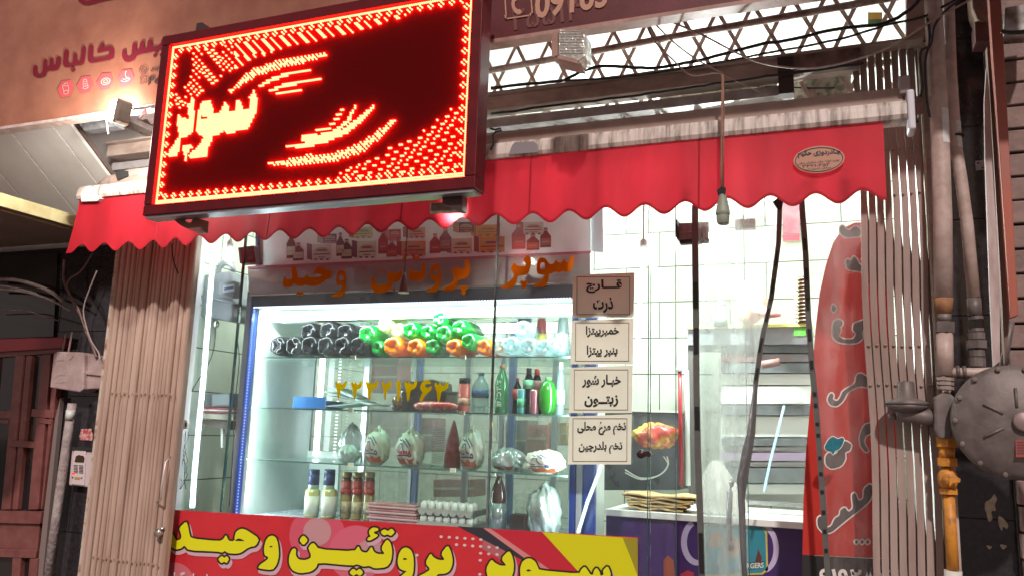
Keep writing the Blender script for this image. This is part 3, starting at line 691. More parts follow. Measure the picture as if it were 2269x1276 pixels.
# transom: pale lit frame and mosaic panels under the beam
tr = thing('transom_window', 'pale framed transom window lit from inside, between beam and awning', 'window', (-1.0,3.78,2.9))
m_fr2 = mat('cream_frame', (.55,.50,.46), .4, col2=(.42,.36,.32), scale=10)
obj('frame_rail', MB().slab([(1080,262),(1470,222),(1470,236),(1080,276)], 3.77, .05), m_fr2, tr)
obj('frame_stile', MB().slab([(1442,228),(1456,226),(1470,262),(1455,264)], 3.765, .05), m_fr2, tr)
obj('pane', MB().slab([(1080,270),(1444,232),(1446,275),(1080,310)], 3.79, .005), mat_glass('upper_glass', dirt=.2, dirtcol=(.85,.95,1), dmin=.08), tr)
ms = thing('mosaic_panel', 'strip of grey green mosaic patterned glass above the right half of the awning', 'patterned panel', (0,3.80,2.9))
m_mos = mat('mosaic', (.50,.50,.42), .3, col2=(.20,.22,.17), scale=26, contrast=(.42,.56), detail=3)
obj('glass', MB().slab([(1462,215),(1722,180),(1722,260),(1462,270)], 3.80, .006), m_mos, ms)
obj('glass', MB().slab([(1758,165),(1886,150),(1886,250),(1758,260)], 3.80, .006), m_mos, ms)
obj('rail', MB().slab([(1755,158),(1990,128),(1990,140),(1755,168)], 3.79, .02), m_beamd, ms)
# small square lamp hanging from the red board
t = thing('bulkhead_lamp', 'square unlit ribbed glass bulkhead lamp on the edge of the red board', 'lamp', P(1260,100,3.0))
obj('base', MB().slab([(1222,76),(1236,73),(1236,124),(1222,128)], 3.0, .07), m_pinksteel, t, bevel=.003)
m_prism = mat_film('prism_glass', (.60,.56,.50), transl=.3, rough=.15, alpha=.75, gloss=.25, bump=.9, bscale=45)
obj('glass_cover', MB().slab([(1237,64),(1296,74),(1296,126),(1280,137),(1237,125)], 2.985, .10), m_prism, t, bevel=.006)
obj('pink_base', MB().slab([(1236,124),(1281,136),(1281,141),(1234,130)], 2.98, .11), m_pinksteel, t)
g = MB()
for i in range(9): g.rect(1240, 68+i*6.2, 1292, 69.4+i*6.2, 2.982, .002)
obj('ribs', g, m_prism, t)['kind'] = 'stuff'
# cables
m_cab = mat('black_cable', (.02,.018,.018), .5); m_wh = mat('grimy_white_wire', (.50,.38,.33), .6, col2=(.30,.20,.17), scale=30)
def cable(name, label, pts, Y, r, m, cat='cable', jig=0, group=None):
    t = thing(name, label, cat, P(*pts[len(pts)//2], Y if not isinstance(Y, list) else Y[0]), group)
    ys = Y if isinstance(Y, list) else [Y]*len(pts); p3 = [P(x, y, yy) for (x, y), yy in zip(pts, ys)]; out = []
    for i in range(len(p3)-1):
        a = p3[max(i-1,0)]; b = p3[i]; c = p3[i+1]; d = p3[min(i+2,len(p3)-1)]
        for k in range(5):
            u = k/5; out.append(.5*((2*b)+(c-a)*u+(2*a-5*b+4*c-d)*u*u+(3*b-a-3*c+d)*u**3))
    out.append(p3[-1])
    if jig: out = [p+Vector((0,0,rnd.uniform(-jig,jig))) for p in out]
    obj('strand', MB().tube(out, r, 7), m, t); return t
cable('cable', 'thick black cable draped in front of the lattice down onto the beam', [(1088,196),(1180,186),(1250,178),(1290,158),(1340,147),(1400,150),(1460,150),(1560,132),(1680,100),(1760,88),(1850,66),(1960,52),(2020,18),(2050,-20)], BY-.05, .008, m_cab, jig=.002)
cable('cable', 'second thinner black cable lying along the top of the beam', [(1088,198),(1200,184),(1400,170),(1560,145),(1700,118),(1860,88),(1960,58),(2040,40),(2100,10),(2150,-20)], BY-.06, .0055, m_cab, jig=.002)
cable('cable', 'black cable strung straight under the beam above the transom', [(1088,254),(1250,232),(1400,214),(1460,205),(1560,190),(1700,170),(1880,147),(1912,140)], BY-.05, .006, m_cab, jig=.003)
cable('cable', 'thin black cable crossing the mosaic strip', [(1655,191),(1720,193),(1800,196),(1850,195)], 3.74, .004, m_cab)
cable('wire', 'long dirty white wire sagging from the top right pipe down to the bulb cord', [(2160,-6),(2060,50),(1960,110),(1860,142),(1780,152),(1700,143),(1640,122),(1560,80),(1480,46),(1450,30)], 3.35, .0042, m_wh, 'wire')
cable('wire', 'twisted dirty white wire hooked from red board to the bulb cord, lower loop', [(1430,50),(1450,92),(1490,132),(1530,166),(1580,162),(1602,164)], 3.3, .0035, m_wh, 'wire')
cable('wire', 'twisted dirty white wire hooked from red board to the bulb cord, upper loop', [(1448,50),(1490,92),(1540,130),(1580,152),(1602,162)], 3.3, .0035, m_wh, 'wire')
cable('wire', 'hair thin wire slanting over the mosaic strip', [(1602,166),(1640,185),(1700,212)], 3.5, .0018, m_wh, 'wire')
cable('cable', 'grey wire hanging down the right gate post to a small junction block', [(2054,40),(2060,90),(2050,140),(2053,220),(2060,260)], 3.55, .005, m_cab)
# ================================================================ LEFT SHUTTER, POSTS
m_sh = mat('shutter_beige', (.46,.325,.265), .5, col2=(.28,.17,.125), scale=9, contrast=(.28,.55), stretch=(1,1,.12), bump=.12, bscale=30, detail=8)
sx0, sx1 = P(262,600,SH).x, P(432,600,SH).x
t = thing('folding_shutter', 'bunched beige steel folding shutter left of the shop window', 'shutter', ((sx0+sx1)/2,SH,.05))
NSL = 19; pw = (sx1-sx0)/NSL
for i in range(NSL):
    a = sx0+i*pw; d = rnd.uniform(-.010,.012) if i > 1 else -.02; wv = rnd.uniform(.002,.0055)
    b = MB(); z0, z1 = .05, 2.85
    hw = pw-wv
    b.prism([(a,SH+d+.004,z0),(a+hw*.2,SH+d-.004,z0),(a+hw*.8,SH+d-.004+rnd.uniform(-.003,.003),z0),(a+hw,SH+d+.006,z0),(a+hw,SH+d+.04,z0),(a,SH+d+.04,z0)], (0,0,z1-z0))
    obj('slat', b, m_sh, t)
obj('side_rail', MB().box((sx0-.028,SH-.01,.05),(sx0-.002,SH+.05,2.85)), mat('rail_dirty', (.52,.42,.36), .5, col2=(.25,.13,.07), scale=14, contrast=(.35,.5)), t)
g = MB()
for zz in (P(300,872,SH).z, P(290,1242,SH).z):
    for i in range(2, NSL-1): g.lathe((sx0+(i+.5)*pw, SH-.012, zz+rnd.uniform(-.002,.002)), [(.0065,0),(.0065,-.004)][::-1], 'Y', 8)
obj('rivets', g, mat('rust_rivet', (.36,.20,.15), .7), t)['kind'] = 'stuff'
obj('handle', MB().tube([P(378,1010,SH-.02),P(366,1024,SH-.05),P(358,1078,SH-.05),P(356,1106,SH-.05),P(348,1112,SH-.02)], .006, 8), mat('handle_steel', (.60,.50,.48), .35, metal=.4), t)
lk = obj('lock', MB().lathe(P(350,1180,SH-.03), [(.0,-.012),(.02,-.010),(.022,.0),(.022,.03)], 'Y', 14), mat('chrome', (.6,.55,.5), .2, metal=.9), t)
obj('latch', MB().tube([P(350,1173,SH-.03),P(364,1169,SH-.02)], .007, 6), mat('chrome', (.6,.55,.5), .2), lk)
cable('cable', 'short black cable hanging from the valance in front of the left shutter', [(381,540),(382,565),(388,590),(395,606)], 3.62, .004, m_cab)
m_post = mat('white_post', (.72,.66,.66), .4, col2=(.58,.48,.48), scale=12, stretch=(1,1,.2))
px0, px1 = P(434,620,GY).x-.035, P(434,620,GY).x-.001
t = thing('door_post', 'slim white edge post between bunched shutter and shop glass', 'post', (px0,GY,.05))
obj('post', MB().box((px0,3.70,.05),(px1,3.86,2.95)), m_post, t, bevel=.003)
obj('hasp', MB().slab([(399,930),(414,931),(419,938),(416,946),(412,950),(397,950)], 3.76, .01), mat('white_plastic', (.75,.75,.78), .35), t, bevel=.002)
obj('hasp_hole', MB().slab([(410,936),(413,936),(413,945),(410,945)], 3.758, .004), m_dark, t)

# ================================================================ SHOP GLASS
m_gl = mat_glass('shop_glass', dirt=.07, dmin=.008, gloss=.035, dscale=5, stretch=(1,1,.35))
m_edge = mat_film('glass_edge', (.04,.16,.15), transl=.4, rough=.15, alpha=.8, gloss=.2)
m_sil = mat('silicone_joint', (.16,.19,.18), .5, col2=(.08,.10,.10), scale=20)
ZT = 2.95
def pane(label, xa, xb, Y, zb_=.25, group=None, ya=600, m=None, edges=(1,1), name='shop_window'):
    a = P(xa,ya,Y).x; b = P(xb,ya,Y).x
    t = thing(name, label, 'window', ((a+b)/2,Y,zb_), group)
    obj('sheet', MB().box((a+.004,Y,zb_),(b-.004,Y+.008,ZT)), m or m_gl, t)
    if edges[0]: obj('edge', MB().box((a+.0005,Y-.001,zb_),(a+.0035,Y+.009,ZT)), m_edge, t)
    if edges[1]: obj('edge', MB().box((b-.0035,Y-.001,zb_),(b-.0005,Y+.009,ZT)), m_edge, t)
    return t, a, b
t, a1, b1 = pane('narrow left pane of shop glass in front of the gas meter', 437, 537, GY)
t, a2, b2 = pane('wide middle pane of shop glass in front of the bottle cabinet', 538, 1099, GY)
t, a3, b3 = pane('right pane of shop glass carrying the four white price cards', 1101, 1438, GY)
for x in (b1, b2):
    t = thing('joint_strip', 'dark vertical joint strip between %s panes of shop glass' % ('the narrow left and wide middle' if x == b1 else 'the middle and right'), 'strip', (x,GY,.3))
    obj('seal', MB().box((x-.0035,GY-.004,.25),(x+.0065,GY+.011,ZT)), m_sil if x == b2 else m_edge, t)
t, a4, b4 = pane('fixed glass pane right of the price cards, before the bread counter', 1441, 1498, GY+.12)
m_gl2 = mat_glass('door_glass', dirt=.16, dmin=.03, gloss=.06, dscale=4, stretch=(1,1,.3))
t, a5, b5 = pane('frameless glass shop door with black edge seal and steel pull handle', 1545, 1652, GY+.10, m=m_gl2, name='glass_door', ya=700)
obj('patch_fitting', MB().slab([(1629,486),(1673,484),(1674,506),(1629,508)], GY+.085, .04), mat('brushed_steel', (.32,.32,.30), .35, metal=.8, col2=(.2,.2,.19), scale=30, stretch=(.2,1,1)), t, bevel=.002)
obj('pull_handle', MB().tube([P(1619,1215,GY+.07),P(1617,1195,GY+.03),P(1616,1140,GY+.03),P(1617,1090,GY+.03),P(1620,1072,GY+.045),P(1622,1066,GY+.085)], .013, 10), mat('pull_steel', (.5,.52,.52), .2, metal=.95), t)
# lock bolt
t = thing('glass_lock', 'small dark round glass lock just right of the lowest price card', 'lock', P(1422,1006,GY))
obj('rosette', MB().lathe(P(1420,1005,GY-.012), [(.0,-.008),(.018,-.007),(.021,0),(.021,.012)], 'Y', 16), mat('bronze_dark', (.06,.035,.035), .35, metal=.6), t)
obj('thumb_turn', MB().slab([(1428,1000),(1438,998),(1444,1006),(1438,1012),(1428,1010)], GY-.03, .02), mat('bronze_dark', (.06,.035,.035), .35), t, bevel=.002)
# bracket for the door rail
m_st = mat('smoky_steel', (.20,.22,.22), .35, metal=.0, col2=(.10,.11,.11), scale=14)
t = thing('door_bracket', 'dark box shaped door bracket on the glass under the valance, left of the bulb', 'bracket', P(1530,515,GY))
obj('plate', MB().slab([(1503,495),(1570,492),(1571,535),(1505,539)], GY-.03, .008), m_st, t, bevel=.002)
obj('side_plate', MB().slab([(1496,488),(1500,486),(1505,536),(1498,527)], GY-.05, .08), m_dark, t)
obj('pin', MB().tube([P(1512,516,GY-.035),P(1556,513,GY-.035)], .003, 6), m_pinksteel, t)
obj('lower_plate', MB().slab([(1504,532),(1571,528),(1569,536),(1506,540)], GY-.033, .04), m_dark, t)
t = thing('small_speaker', 'small black box speaker on a bracket beside the top left of the cabinet', 'speaker', P(545,565,GY+.08))
obj('body', MB().slab([(527,549),(562,544),(567,582),(531,584)], GY+.02, .06), mat('speaker_black', (.03,.03,.035), .35), t, bevel=.003)
obj('grille', MB().slab([(547,554),(558,552),(560,574),(549,576)], GY+.017, .003), mat('speaker_grey', (.10,.11,.13), .5), t)

# price cards
m_card = mat('card_paper', (.80,.84,.70), .6, col2=(.72,.76,.62), scale=6)
k_black = ink('black', (.015,.015,.015))
cards = [((1270,605,1406,703), [('قـــارچ',1300,620,1377,648),('ذرت',1315,660,1358,692)], 'top'),
 ((1267,706,1404,806), [('خمیرپیتزا',1299,722,1371,747),('پنیر پیتزا',1301,765,1368,792)], 'second'),
 ((1264,810,1402,914), [('خیـار شور',1291,830,1375,857),('زیتــون',1296,876,1369,900)], 'third'),
 ((1261,918,1400,1028), [('تخم مرغ محلی',1280,934,1387,962),('تخم بلدرچین',1283,978,1379,1004)], 'lowest')]
for (q, lines, which) in cards:
    x0, y0, x1, y1 = q; CYp = GY-.012
    t = thing('price_card', 'white paper price card with black script, %s of four on the shop glass' % which, 'card', P((x0+x1)/2,(y0+y1)/2,CYp), 'price cards stacked on the shop glass')
    def cq(x, y): # bilinear: left edge leans
        return P(x, y, CYp-.001)
    obj('paper', MB().slab([(x0,y0+4),(x1,y0-1),(x1-2,y1),(x0-3,y1)], CYp, .0012), m_card, t)
    g = MB()
    ex0, ex1, ey0, ey1 = x0+8, x1-10, y0+8, y1-6
    for a, b, c_, e in [(ex0,ey0,ex1,ey0+1.3),(ex0,ey1-1.3,ex1,ey1),(ex0,ey0+1.3,ex0+1.3,ey1-1.3),(ex1-1.3,ey0+1.3,ex1,ey1-1.3)]:
        g.flat([(a,b+(0 if a == ex1-1.3 else .0)),(c_,b),(c_-.5,e),(a-.5,e)], CYp-.0015)
    obj('border', g, ink('card_line', (.10,.08,.06)), t)
    for s, a, b, c_, e in lines:
        g = MB(); wr(g, shape(s), a, b, c_, e, CYp-.0015, .035, slope=-.01); obj('lettering', g, k_black, t)
# orange lettering on the glass
S6 = 6.303
orA = [ [(330,300),(350,340),(370,420),(385,475),(470,475),(500,415),(520,460),(540,468),(640,465),(720,450),(680,420),(640,415),(600,435),(590,400),(640,330),(690,310),(740,340),(870,400),(830,485),(770,500),(720,550),(640,590),(560,597),(490,570),(440,597),(370,590),(325,550),(290,600),(230,615),(170,600),(165,520),(190,440),(215,490),(260,500),(300,480),(295,410),(285,350)],
 [(350,690),(380,660),(410,680),(440,660),(465,690),(435,720),(410,700),(380,725)],
 [(990,362),(1040,390),(1057,480),(1050,620),(1030,690),(990,742),(840,742),(850,715),(930,680),(985,630),(1000,580),(930,580),(910,530),(925,430),(950,380)],
 [(1435,430),(1450,470),(1455,540),(1480,570),(1560,575),(1640,560),(1640,510),(1615,460),(1650,370),(1690,400),(1750,410),(1795,400),(1820,340),(1835,420),(1820,480),(1780,530),(1710,540),(1680,620),(1620,670),(1520,695),(1430,670),(1395,600),(1400,520)],
 [(1530,362),(1562,395),(1530,425),(1498,395)], [(1725,615),(1752,640),(1725,672),(1698,645)],
 [(2145,245),(2165,320),(2165,420),(2130,500),(2060,528),(1990,518),(1930,500),(1915,430),(1960,335),(1990,390),(2110,390),(2120,350),(2080,310)],
 [(1840,200),(1870,150),(1905,175),(1885,215),(1870,230),(1850,280)], [(1970,195),(2000,168),(2030,188),(2060,168),(2088,200),(2055,228),(2025,208),(1995,228)]]
orAh = [[(980,425),(1010,450),(1020,512),(948,515),(952,455)]]
orB = [ [(155,283),(205,300),(232,370),(237,480),(215,600),(170,682),(20,677),(30,640),(110,610),(160,560),(170,520),(100,512),(78,450),(90,360),(120,300)],
 [(610,205),(635,290),(642,380),(620,450),(570,490),(470,502),(450,600),(410,657),(250,657),(250,625),(340,580),(410,520),(420,470),(378,400),(430,308),(480,350),(560,355),(590,330),(548,270)],
 [(480,605),(518,578),(550,603),(588,578),(624,602),(590,642),(572,655),(592,680),(550,724),(510,682),(535,655),(512,642)],
 [(1445,150),(1485,200),(1492,300),(1460,400),(1420,442),(1310,447),(1290,540),(1240,622),(1060,622),(1090,580),(1200,520),(1262,440),(1200,350),(1255,258),(1300,310),(1400,315),(1425,290),(1378,220)],
 [(1330,540),(1360,508),(1392,530),(1430,503),(1468,535),(1432,568),(1420,600),(1390,648),(1358,605),(1350,570)],
 [(1640,188),(1700,208),(1740,280),(1800,290),(1840,213),(1870,262),(1920,265),(1950,198),(1982,262),(2030,260),(2040,180),(2075,148),(2092,230),(2070,330),(2040,392),(1980,402),(1940,380),(1880,412),(1830,390),(1780,422),(1740,432),(1730,530),(1690,607),(1508,602),(1530,570),(1620,530),(1680,452),(1680,437),(1590,432),(1563,360),(1578,250),(1610,200)]]
orBh = [[(160,355),(182,380),(187,440),(140,447),(123,420),(133,370)], [(1640,263),(1685,268),(1690,352),(1620,357),(1620,290)]]
m_or = mat_film('glass_orange', (.62,.13,.003), transl=.3, rough=.5, gloss=.0, fres=.03)
t = thing('shop_lettering', 'large orange shop name lettering on the glass across the marble header', 'lettering', P(950,600,GY-.006))
pf = lambda x, y: P(x, y, GY-.006)
A_ = [zpx(q,600,540,S6) for q in orA]; Ah = [zpx(q,600,540,S6) for q in orAh]; B_ = [zpx(q,940,540,S6) for q in orB]; Bh = [zpx(q,940,540,S6) for q in orBh]
words = [[A_[0],A_[1]], [A_[2],Ah[0]], [A_[3],A_[4],A_[5],A_[6],A_[7],A_[8]], [B_[0],Bh[0]], [B_[1],B_[2]], [B_[3],B_[4]], [B_[5],Bh[1]]]
for wd in words: obj('letters', glyph_mesh(MB(), wd, 0, pf, c=1.0), m_or, t)
m_ye = mat_film('glass_yellow', (1.0,.55,.0), transl=.6, rough=.5, gloss=.0, fres=.03)
t = thing('telephone_number', 'yellow telephone number in Persian digits on the glass over the cabinet shelves', 'lettering', P(870,865,GY-.006))
DG = {'۳':[(0,.12),(.10,.02),(.17,.14),(.30,.20),(.38,.02),(.45,.16),(.58,.22),(.75,.18),(.88,.0),(1,.08),(.92,.28),(.72,.40),(.50,.44),(.42,.60),(.36,.85),(.26,1),(.22,.85),(.18,.5),(.08,.3)],
 '۲':[(0,.12),(.12,.02),(.28,.16),(.5,.2),(.7,.12),(.85,0),(1,.08),(.9,.3),(.65,.42),(.5,.46),(.45,.7),(.34,1),(.28,.7),(.2,.4)], '۱':[(.1,.1),(.5,0),(.9,.1),(.85,.5),(.6,1),(.3,1),(.35,.5)],
 '۶':[(.45,.02),(.8,0),(.95,.12),(.85,.16),(.6,.14),(.42,.22),(.45,.34),(.7,.36),(1,.26),(.98,.42),(.7,.55),(.45,.7),(.28,.85),(.12,1),(.0,.92),(.15,.7),(.3,.55),(.1,.45),(.05,.3),(.2,.12)]}
for s, a, b, c_, e in [('۳',743,843,768,885),('۳',778,843,803,886),('۳',811,842,837,887),('۲',846,843,867,888),('۱',877,842,888,888),('۳',896,842,924,889),('۶',930,842,956,889),('۳',963,845,994,891)]:
    obj('digit', glyph_mesh(MB(), [[(a+u*(c_-a), b+v*(e-b)) for u, v in DG[s]]], .7, lambda x, y: P(x, y, GY-.006), c=.9), m_ye, t)

# ================================================================ LOWER PRINTED BANNER
LB = GY-.02
t = thing('printed_banner', 'red and yellow printed banner with yellow outlined script along the glass foot', 'banner', P(880,1230,LB))
m_bred = mat('print_red', (.60,.03,.04), .32, col2=(.50,.025,.035), scale=2.5, coat=.3)
top = lambda x: 1128+(x-375)*.0596
obj('sheet', MB().slab([(376,top(376)),(1413,top(1413)),(1412,1420),(352,1420)], LB, .003), m_bred, t)
L1 = LB-.001
def pr(name, polys, col, Y, rough=.32, m=None):
    g = MB()
    for p in polys: g.flat(p, Y)
    return obj(name, g, m or mat('print_'+name, col, rough, coat=.3), t)
def circ(cx, cy, r, n=40, clip=None):
    p = [(cx+r*math.cos(2*math.pi*k/n), cy+r*math.sin(2*math.pi*k/n)) for k in range(n)]
    return [(x, max(y, top(x)+1)) for x, y in p]
pr('large_disc', [circ(703,1185,62)], (.58,.09,.14), L1); pr('second_disc', [circ(790,1225,62)], (.60,.12,.18), L1-.0006)
pr('pale_disc', [circ(703,1177,31)], (.50,.26,.28), L1-.0012); pr('pale_disc', [circ(820,1232,37)], (.55,.30,.34), L1-.0014)
pr('corner_disc', [circ(385,1290,45)], (.52,.13,.16), L1)
s2 = lambda q: [(880+x/4.2019, 1120+y/4.2019) for x, y in q]
pr('black_stripe', [s2([(560,188),(800,205),(1330,560),(1700,640),(1650,720),(1500,720),(1200,520)])], (.035,.035,.045), L1-.0005)
pr('pink_stripe', [s2([(800,205),(880,212),(1420,585),(1500,640),(1330,590)])], (.60,.22,.22), L1-.0008)
pr('red_wedge', [s2([(870,212),(1340,240),(1700,630),(1420,590)])], (.50,.022,.04), L1-.001)
pr('grey_wedge', [s2([(800,300),(1010,415),(1000,520),(870,440),(790,400)])], (.42,.12,.14), L1-.0003)
pr('yellow_corner', [s2([(1350,243),(2240,303),(2235,1000),(1900,1000),(1690,615)])], (.62,.60,.008), L1-.0012)
pr('olive_edge', [s2([(2100,296),(2240,303),(2235,640),(2190,520)])], (.30,.26,.02), L1-.0018)
dots = [(410,286),(485,291),(558,296),(632,301),(706,306),(780,313),(553,360),(629,365),(703,372),(778,376),(855,382),(931,388),(777,440),(853,446),(930,452),(773,506),(184,458),(770,636)]
g = MB()
for x, y in dots: g.flat([(880+(x+16*math.cos(k*.5236))/4.2019, 1120+(y+13*math.sin(k*.5236))/4.2019) for k in range(12)], L1-.002)
obj('dots', g, mat('print_dot', (.62,.50,.50), .4), t)['kind'] = 'stuff'
s1 = lambda q: [(350+x/4.1255, 1100+y/4.1255) for x, y in q]
words = [
 [s1([(258,222),(275,270),(285,330),(300,380),(560,405),(600,385),(622,345),(645,402),(690,405),(705,388),(700,370),(715,315),(765,288),(815,305),(925,380),(897,445),(830,458),(760,508),(715,518),(640,513),(610,490),(590,508),(540,497),(280,487),(240,440),(215,468),(165,480),(125,462),(106,420),(110,370),(130,328),(150,365),(165,397),(190,397),(215,375),(213,340),(193,285)]), s1([(690,402),(740,374),(805,406)])],
 [s1([(550,568),(585,538),(607,560),(627,538),(650,565),(627,607),(605,587),(580,607)])],
 [s1([(1045,352),(1080,370),(1100,440),(1105,540),(1085,620),(1045,668),(915,652),(930,622),(1005,570),(1010,547),(975,532),(970,470),(985,400),(1010,365)]), s1([(1015,457),(1035,440),(1055,460),(1020,462)])],
 [s1([(1425,420),(1470,480),(1800,498),(1832,445),(1852,490),(1870,505),(1915,510),(1952,450),(1972,500),(2000,520),(2078,525),(2040,468),(2092,385),(2127,420),(2142,500),(2130,590),(2090,642),(1980,652),(1930,627),(1880,637),(1820,612),(1780,627),(1460,597),(1450,642),(1400,682),(1300,697),(1230,672),(1198,610),(1200,540),(1225,480),(1245,468),(1263,482),(1258,530),(1280,570),(1340,580),(1395,560),(1400,530),(1385,490),(1375,465),(1400,430)])],
 [s1([(1330,348),(1372,395),(1330,442),(1291,395)])],
 [s1([(1748,690),(1785,653),(1815,680),(1842,653),(1878,690),(1845,722),(1815,700),(1785,722)])],
 [s1([(1930,310),(1962,278),(2012,285),(2015,307),(1975,315),(1975,335),(2012,345),(2000,365),(1940,397),(1912,395),(1925,370),(1950,360),(1933,340)])],
 [s1([(2033,320),(2070,293),(2100,315),(2135,288),(2167,320),(2130,357),(2100,340),(2065,352)])],
 [s2([(85,385),(125,405),(150,460),(155,540),(150,620),(120,700),(60,760),(-90,760),(-70,720),(10,680),(50,640),(95,605),(60,600),(20,580),(3,520),(18,440),(50,395)]), s2([(45,492),(75,480),(102,500),(60,503)])],
 [s2([(470,365),(500,420),(517,500),(510,560),(485,610),(440,630),(370,632),(355,700),(300,760),(150,760),(190,660),(260,625),(312,590),(262,530),(310,440),(340,480),(390,505),(447,502),(408,445)])],
 [s2([(1040,415),(1070,460),(1087,540),(1082,620),(1050,690),(990,720),(950,720),(920,800),(760,800),(850,690),(828,582),(878,495),(910,530),(960,555),(1022,557),(968,490)])],
 [s2([(1240,487),(1285,515),(1310,570),(1320,597),(1695,632),(1715,590),(1747,563),(1775,600),(1800,640),(1825,640),(1832,600),(1857,573),(1885,610),(1893,650),(1925,640),(1915,600),(1960,556),(1987,620),(1990,700),(1950,760),(1300,740),(1240,800),(1120,800),(1150,660),(1145,580),(1165,520),(1200,493)]), s2([(1200,597),(1225,586),(1257,605),(1210,612)])]]
pb = lambda Y: (lambda x, y: P(x, y, Y))
m_py = mat('print_yellow', (.70,.69,.012), .32, coat=.3); m_pk = mat('print_black', (.02,.012,.014), .35, coat=.3); m_ps = mat('print_shadow', (.58,.36,.42), .4)
g = MB()
for wd in words: glyph_mesh(g, wd, 4.6, pb(L1-.0026), c=2.0, dx=4, dy=8)
obj('pale_shadow', g, m_ps, t)['kind'] = 'stuff'
for wd in words:
    big = len(wd[0]) > 12
    o = obj('letter_outline', glyph_mesh(MB(), wd[:1], 4.2, pb(L1-.0036), c=1.3), m_pk, t)
    obj('letter_fill', glyph_mesh(MB(), wd, 0.2, pb(L1-.0046), c=1.0), m_py, o)
g = MB(); wr(g, shape('تحویل رایگان'), 370, 1268, 500, 1290, L1-.003, .03, slope=.06); obj('small_script', g, mat('print_dot', (.62,.50,.50), .4), t)
for i, (x0, y0, x1, y1) in enumerate([(352,1190,385,1300)]): pass

# ================================================================ BOTTLE CABINET
FR = 3.96; FB = 4.62
m_navy = mat('navy_lacquer', (.018,.018,.055), .3, coat=.4, col2=(.022,.02,.045), scale=4)
m_cw = mat('cabinet_white', (.68,.76,.72), .35, col2=(.60,.68,.64), scale=3)
m_alu = mat('aluminium', (.55,.58,.60), .35, metal=.5)
fx0, fx1 = P(548,700,FR).x, P(1322,900,FR).x
ix0, ix1 = P(566,700,FR).x, P(1262,800,FR).x
zi1 = P(900,672,FR).z; zi0 = P(900,1170,FR+.05).z; zt1 = P(900,633,FR).z
cb = thing('display_cabinet', 'tall blue lit display cabinet with glass shelves behind the shop glass', 'cabinet', ((fx0+fx1)/2,FR,.18))
obj('side_panel', MB().box((ix0-.012,FR+.03,.2),(ix0,FB,zt1)), m_cw, cb)
obj('side_panel', MB().box((ix1,FR+.03,.2),(ix1+.012,FB,zt1)), m_cw, cb)
m_bl = mat('cobalt_plastic', (.02,.07,.42), .3, coat=.4); m_dp = mat('dark_profile', (.16,.15,.19), .4)
xo = P(528,900,FR).x
obj('front_stile', MB().box((xo,FR-.01,.2),(ix0-.030,FR+.03,zt1)), m_dp, cb, bevel=.003)
obj('front_stile', MB().box((ix0-.029,FR-.014,.2),(ix0-.012,FR+.03,zi1)), m_bl, cb, bevel=.002)
zx = P(1290,1100,FR).z
for a, b_, m in ((1262,1275,m_bl),(1277,1290,mat('pale_blue', (.50,.56,.68), .35)),(1292,1318,m_bl)):
    obj('front_stile', MB().box((P(a,1100,FR).x,FR-.01,.2),(P(b_,1100,FR).x,FR+.03,zt1)), m, cb, bevel=.004)
obj('top_band', MB().box((ix0-.03,FR-.012,zi1),(P(1300,600,FR).x,FR+.04,zt1)), m_navy, cb)
obj('top_panel', MB().box((ix0,FR+.05,zi1+.01),(ix1,FB,zi1+.03)), m_cw, cb)
obj('bottom_tray', MB().box((ix0,FR+.0,zi0-.03),(ix1,FB,zi0)), mat('tray_steel', (.55,.58,.66), .25, metal=.4, col2=(.35,.37,.45), scale=12), cb)
obj('inner_light_box', MB().box((ix0+.03,FR+.12,zi1-.065),(ix1-.02,FR+.22,zi1-.01)), mat('diffuser', (.75,.85,.80), .4), cb)
lb = obj('light_tube', MB().box((ix0+.30,FR+.40,zi1-.115),(ix1-.08,FR+.45,zi1-.065)), mat_emit('tube_white', (.86,1,.95), 3.2), cb)
def area(name, loc, sx, sy, e, col, rot, parent, shape='RECTANGLE'):
    L = bpy.data.lights.new(name, 'AREA'); L.shape = shape; L.size = sx; L.size_y = sy; L.energy = e; L.color = col
    o = bpy.data.objects.new(name, L); COL.objects.link(o); o.parent = parent; o.location = Vector(loc)-wloc(parent); o.rotation_euler = rot; return o
area('cabinet_light', ((ix0+ix1)/2,FR+.035,zi1-.012), ix1-ix0-.1, .03, 26, (.82,1,.95), (R_(28),0,0), cb)
area('cabinet_side_light', (ix0+.012,FR+.02,(zi0+zi1)/2), .03, zi1-zi0-.1, 13, (.86,.97,1), (R_(90),0,R_(-60)), cb)
area('cabinet_side_light', (ix1-.012,FR+.02,(zi0+zi1)/2), .03, zi1-zi0-.1, 5, (.86,.97,1), (R_(90),0,R_(60)), cb)  # fill added from the right, where no LED strip runs
# led dots along the top and left of the opening
g = MB(); n = 118
for i in range(n):
    x = ix0+(ix1-ix0)*i/(n-1); g.box((x-.003,FR-.019,zi1-.004+rnd.uniform(-.001,.001)),(x+.003,FR-.013,zi1+.003))
obj('led_strip', g, mat_emit('blue_white_led', (.72,.80,1.0), 3.0), cb)['kind'] = 'stuff'
g = MB(); n = 70
for i in range(n):
    z = zi0+(zi1-zi0)*i/(n-1); g.box((ix0-.012,FR-.005,z-.003),(ix0-.007,FR-.002,z+.003))
obj('led_strip', g, mat_emit('blue_led', (.42,.55,1.0), 1.6), cb)['kind'] = 'stuff'
g = MB(); g.box((ix0+.01,FR-.016,zi0+.0),(ix1,FR-.010,zi0+.006)); obj('lower_led_strip', g, mat_emit('blue_led', (.42,.55,1.0), 1.6), cb)
obj('sill', MB().box((ix0,FR-.02,zi0-.05),(ix1,FR-.001,zi0-.002)), mat('sill_blue', (.22,.24,.42), .3), cb)
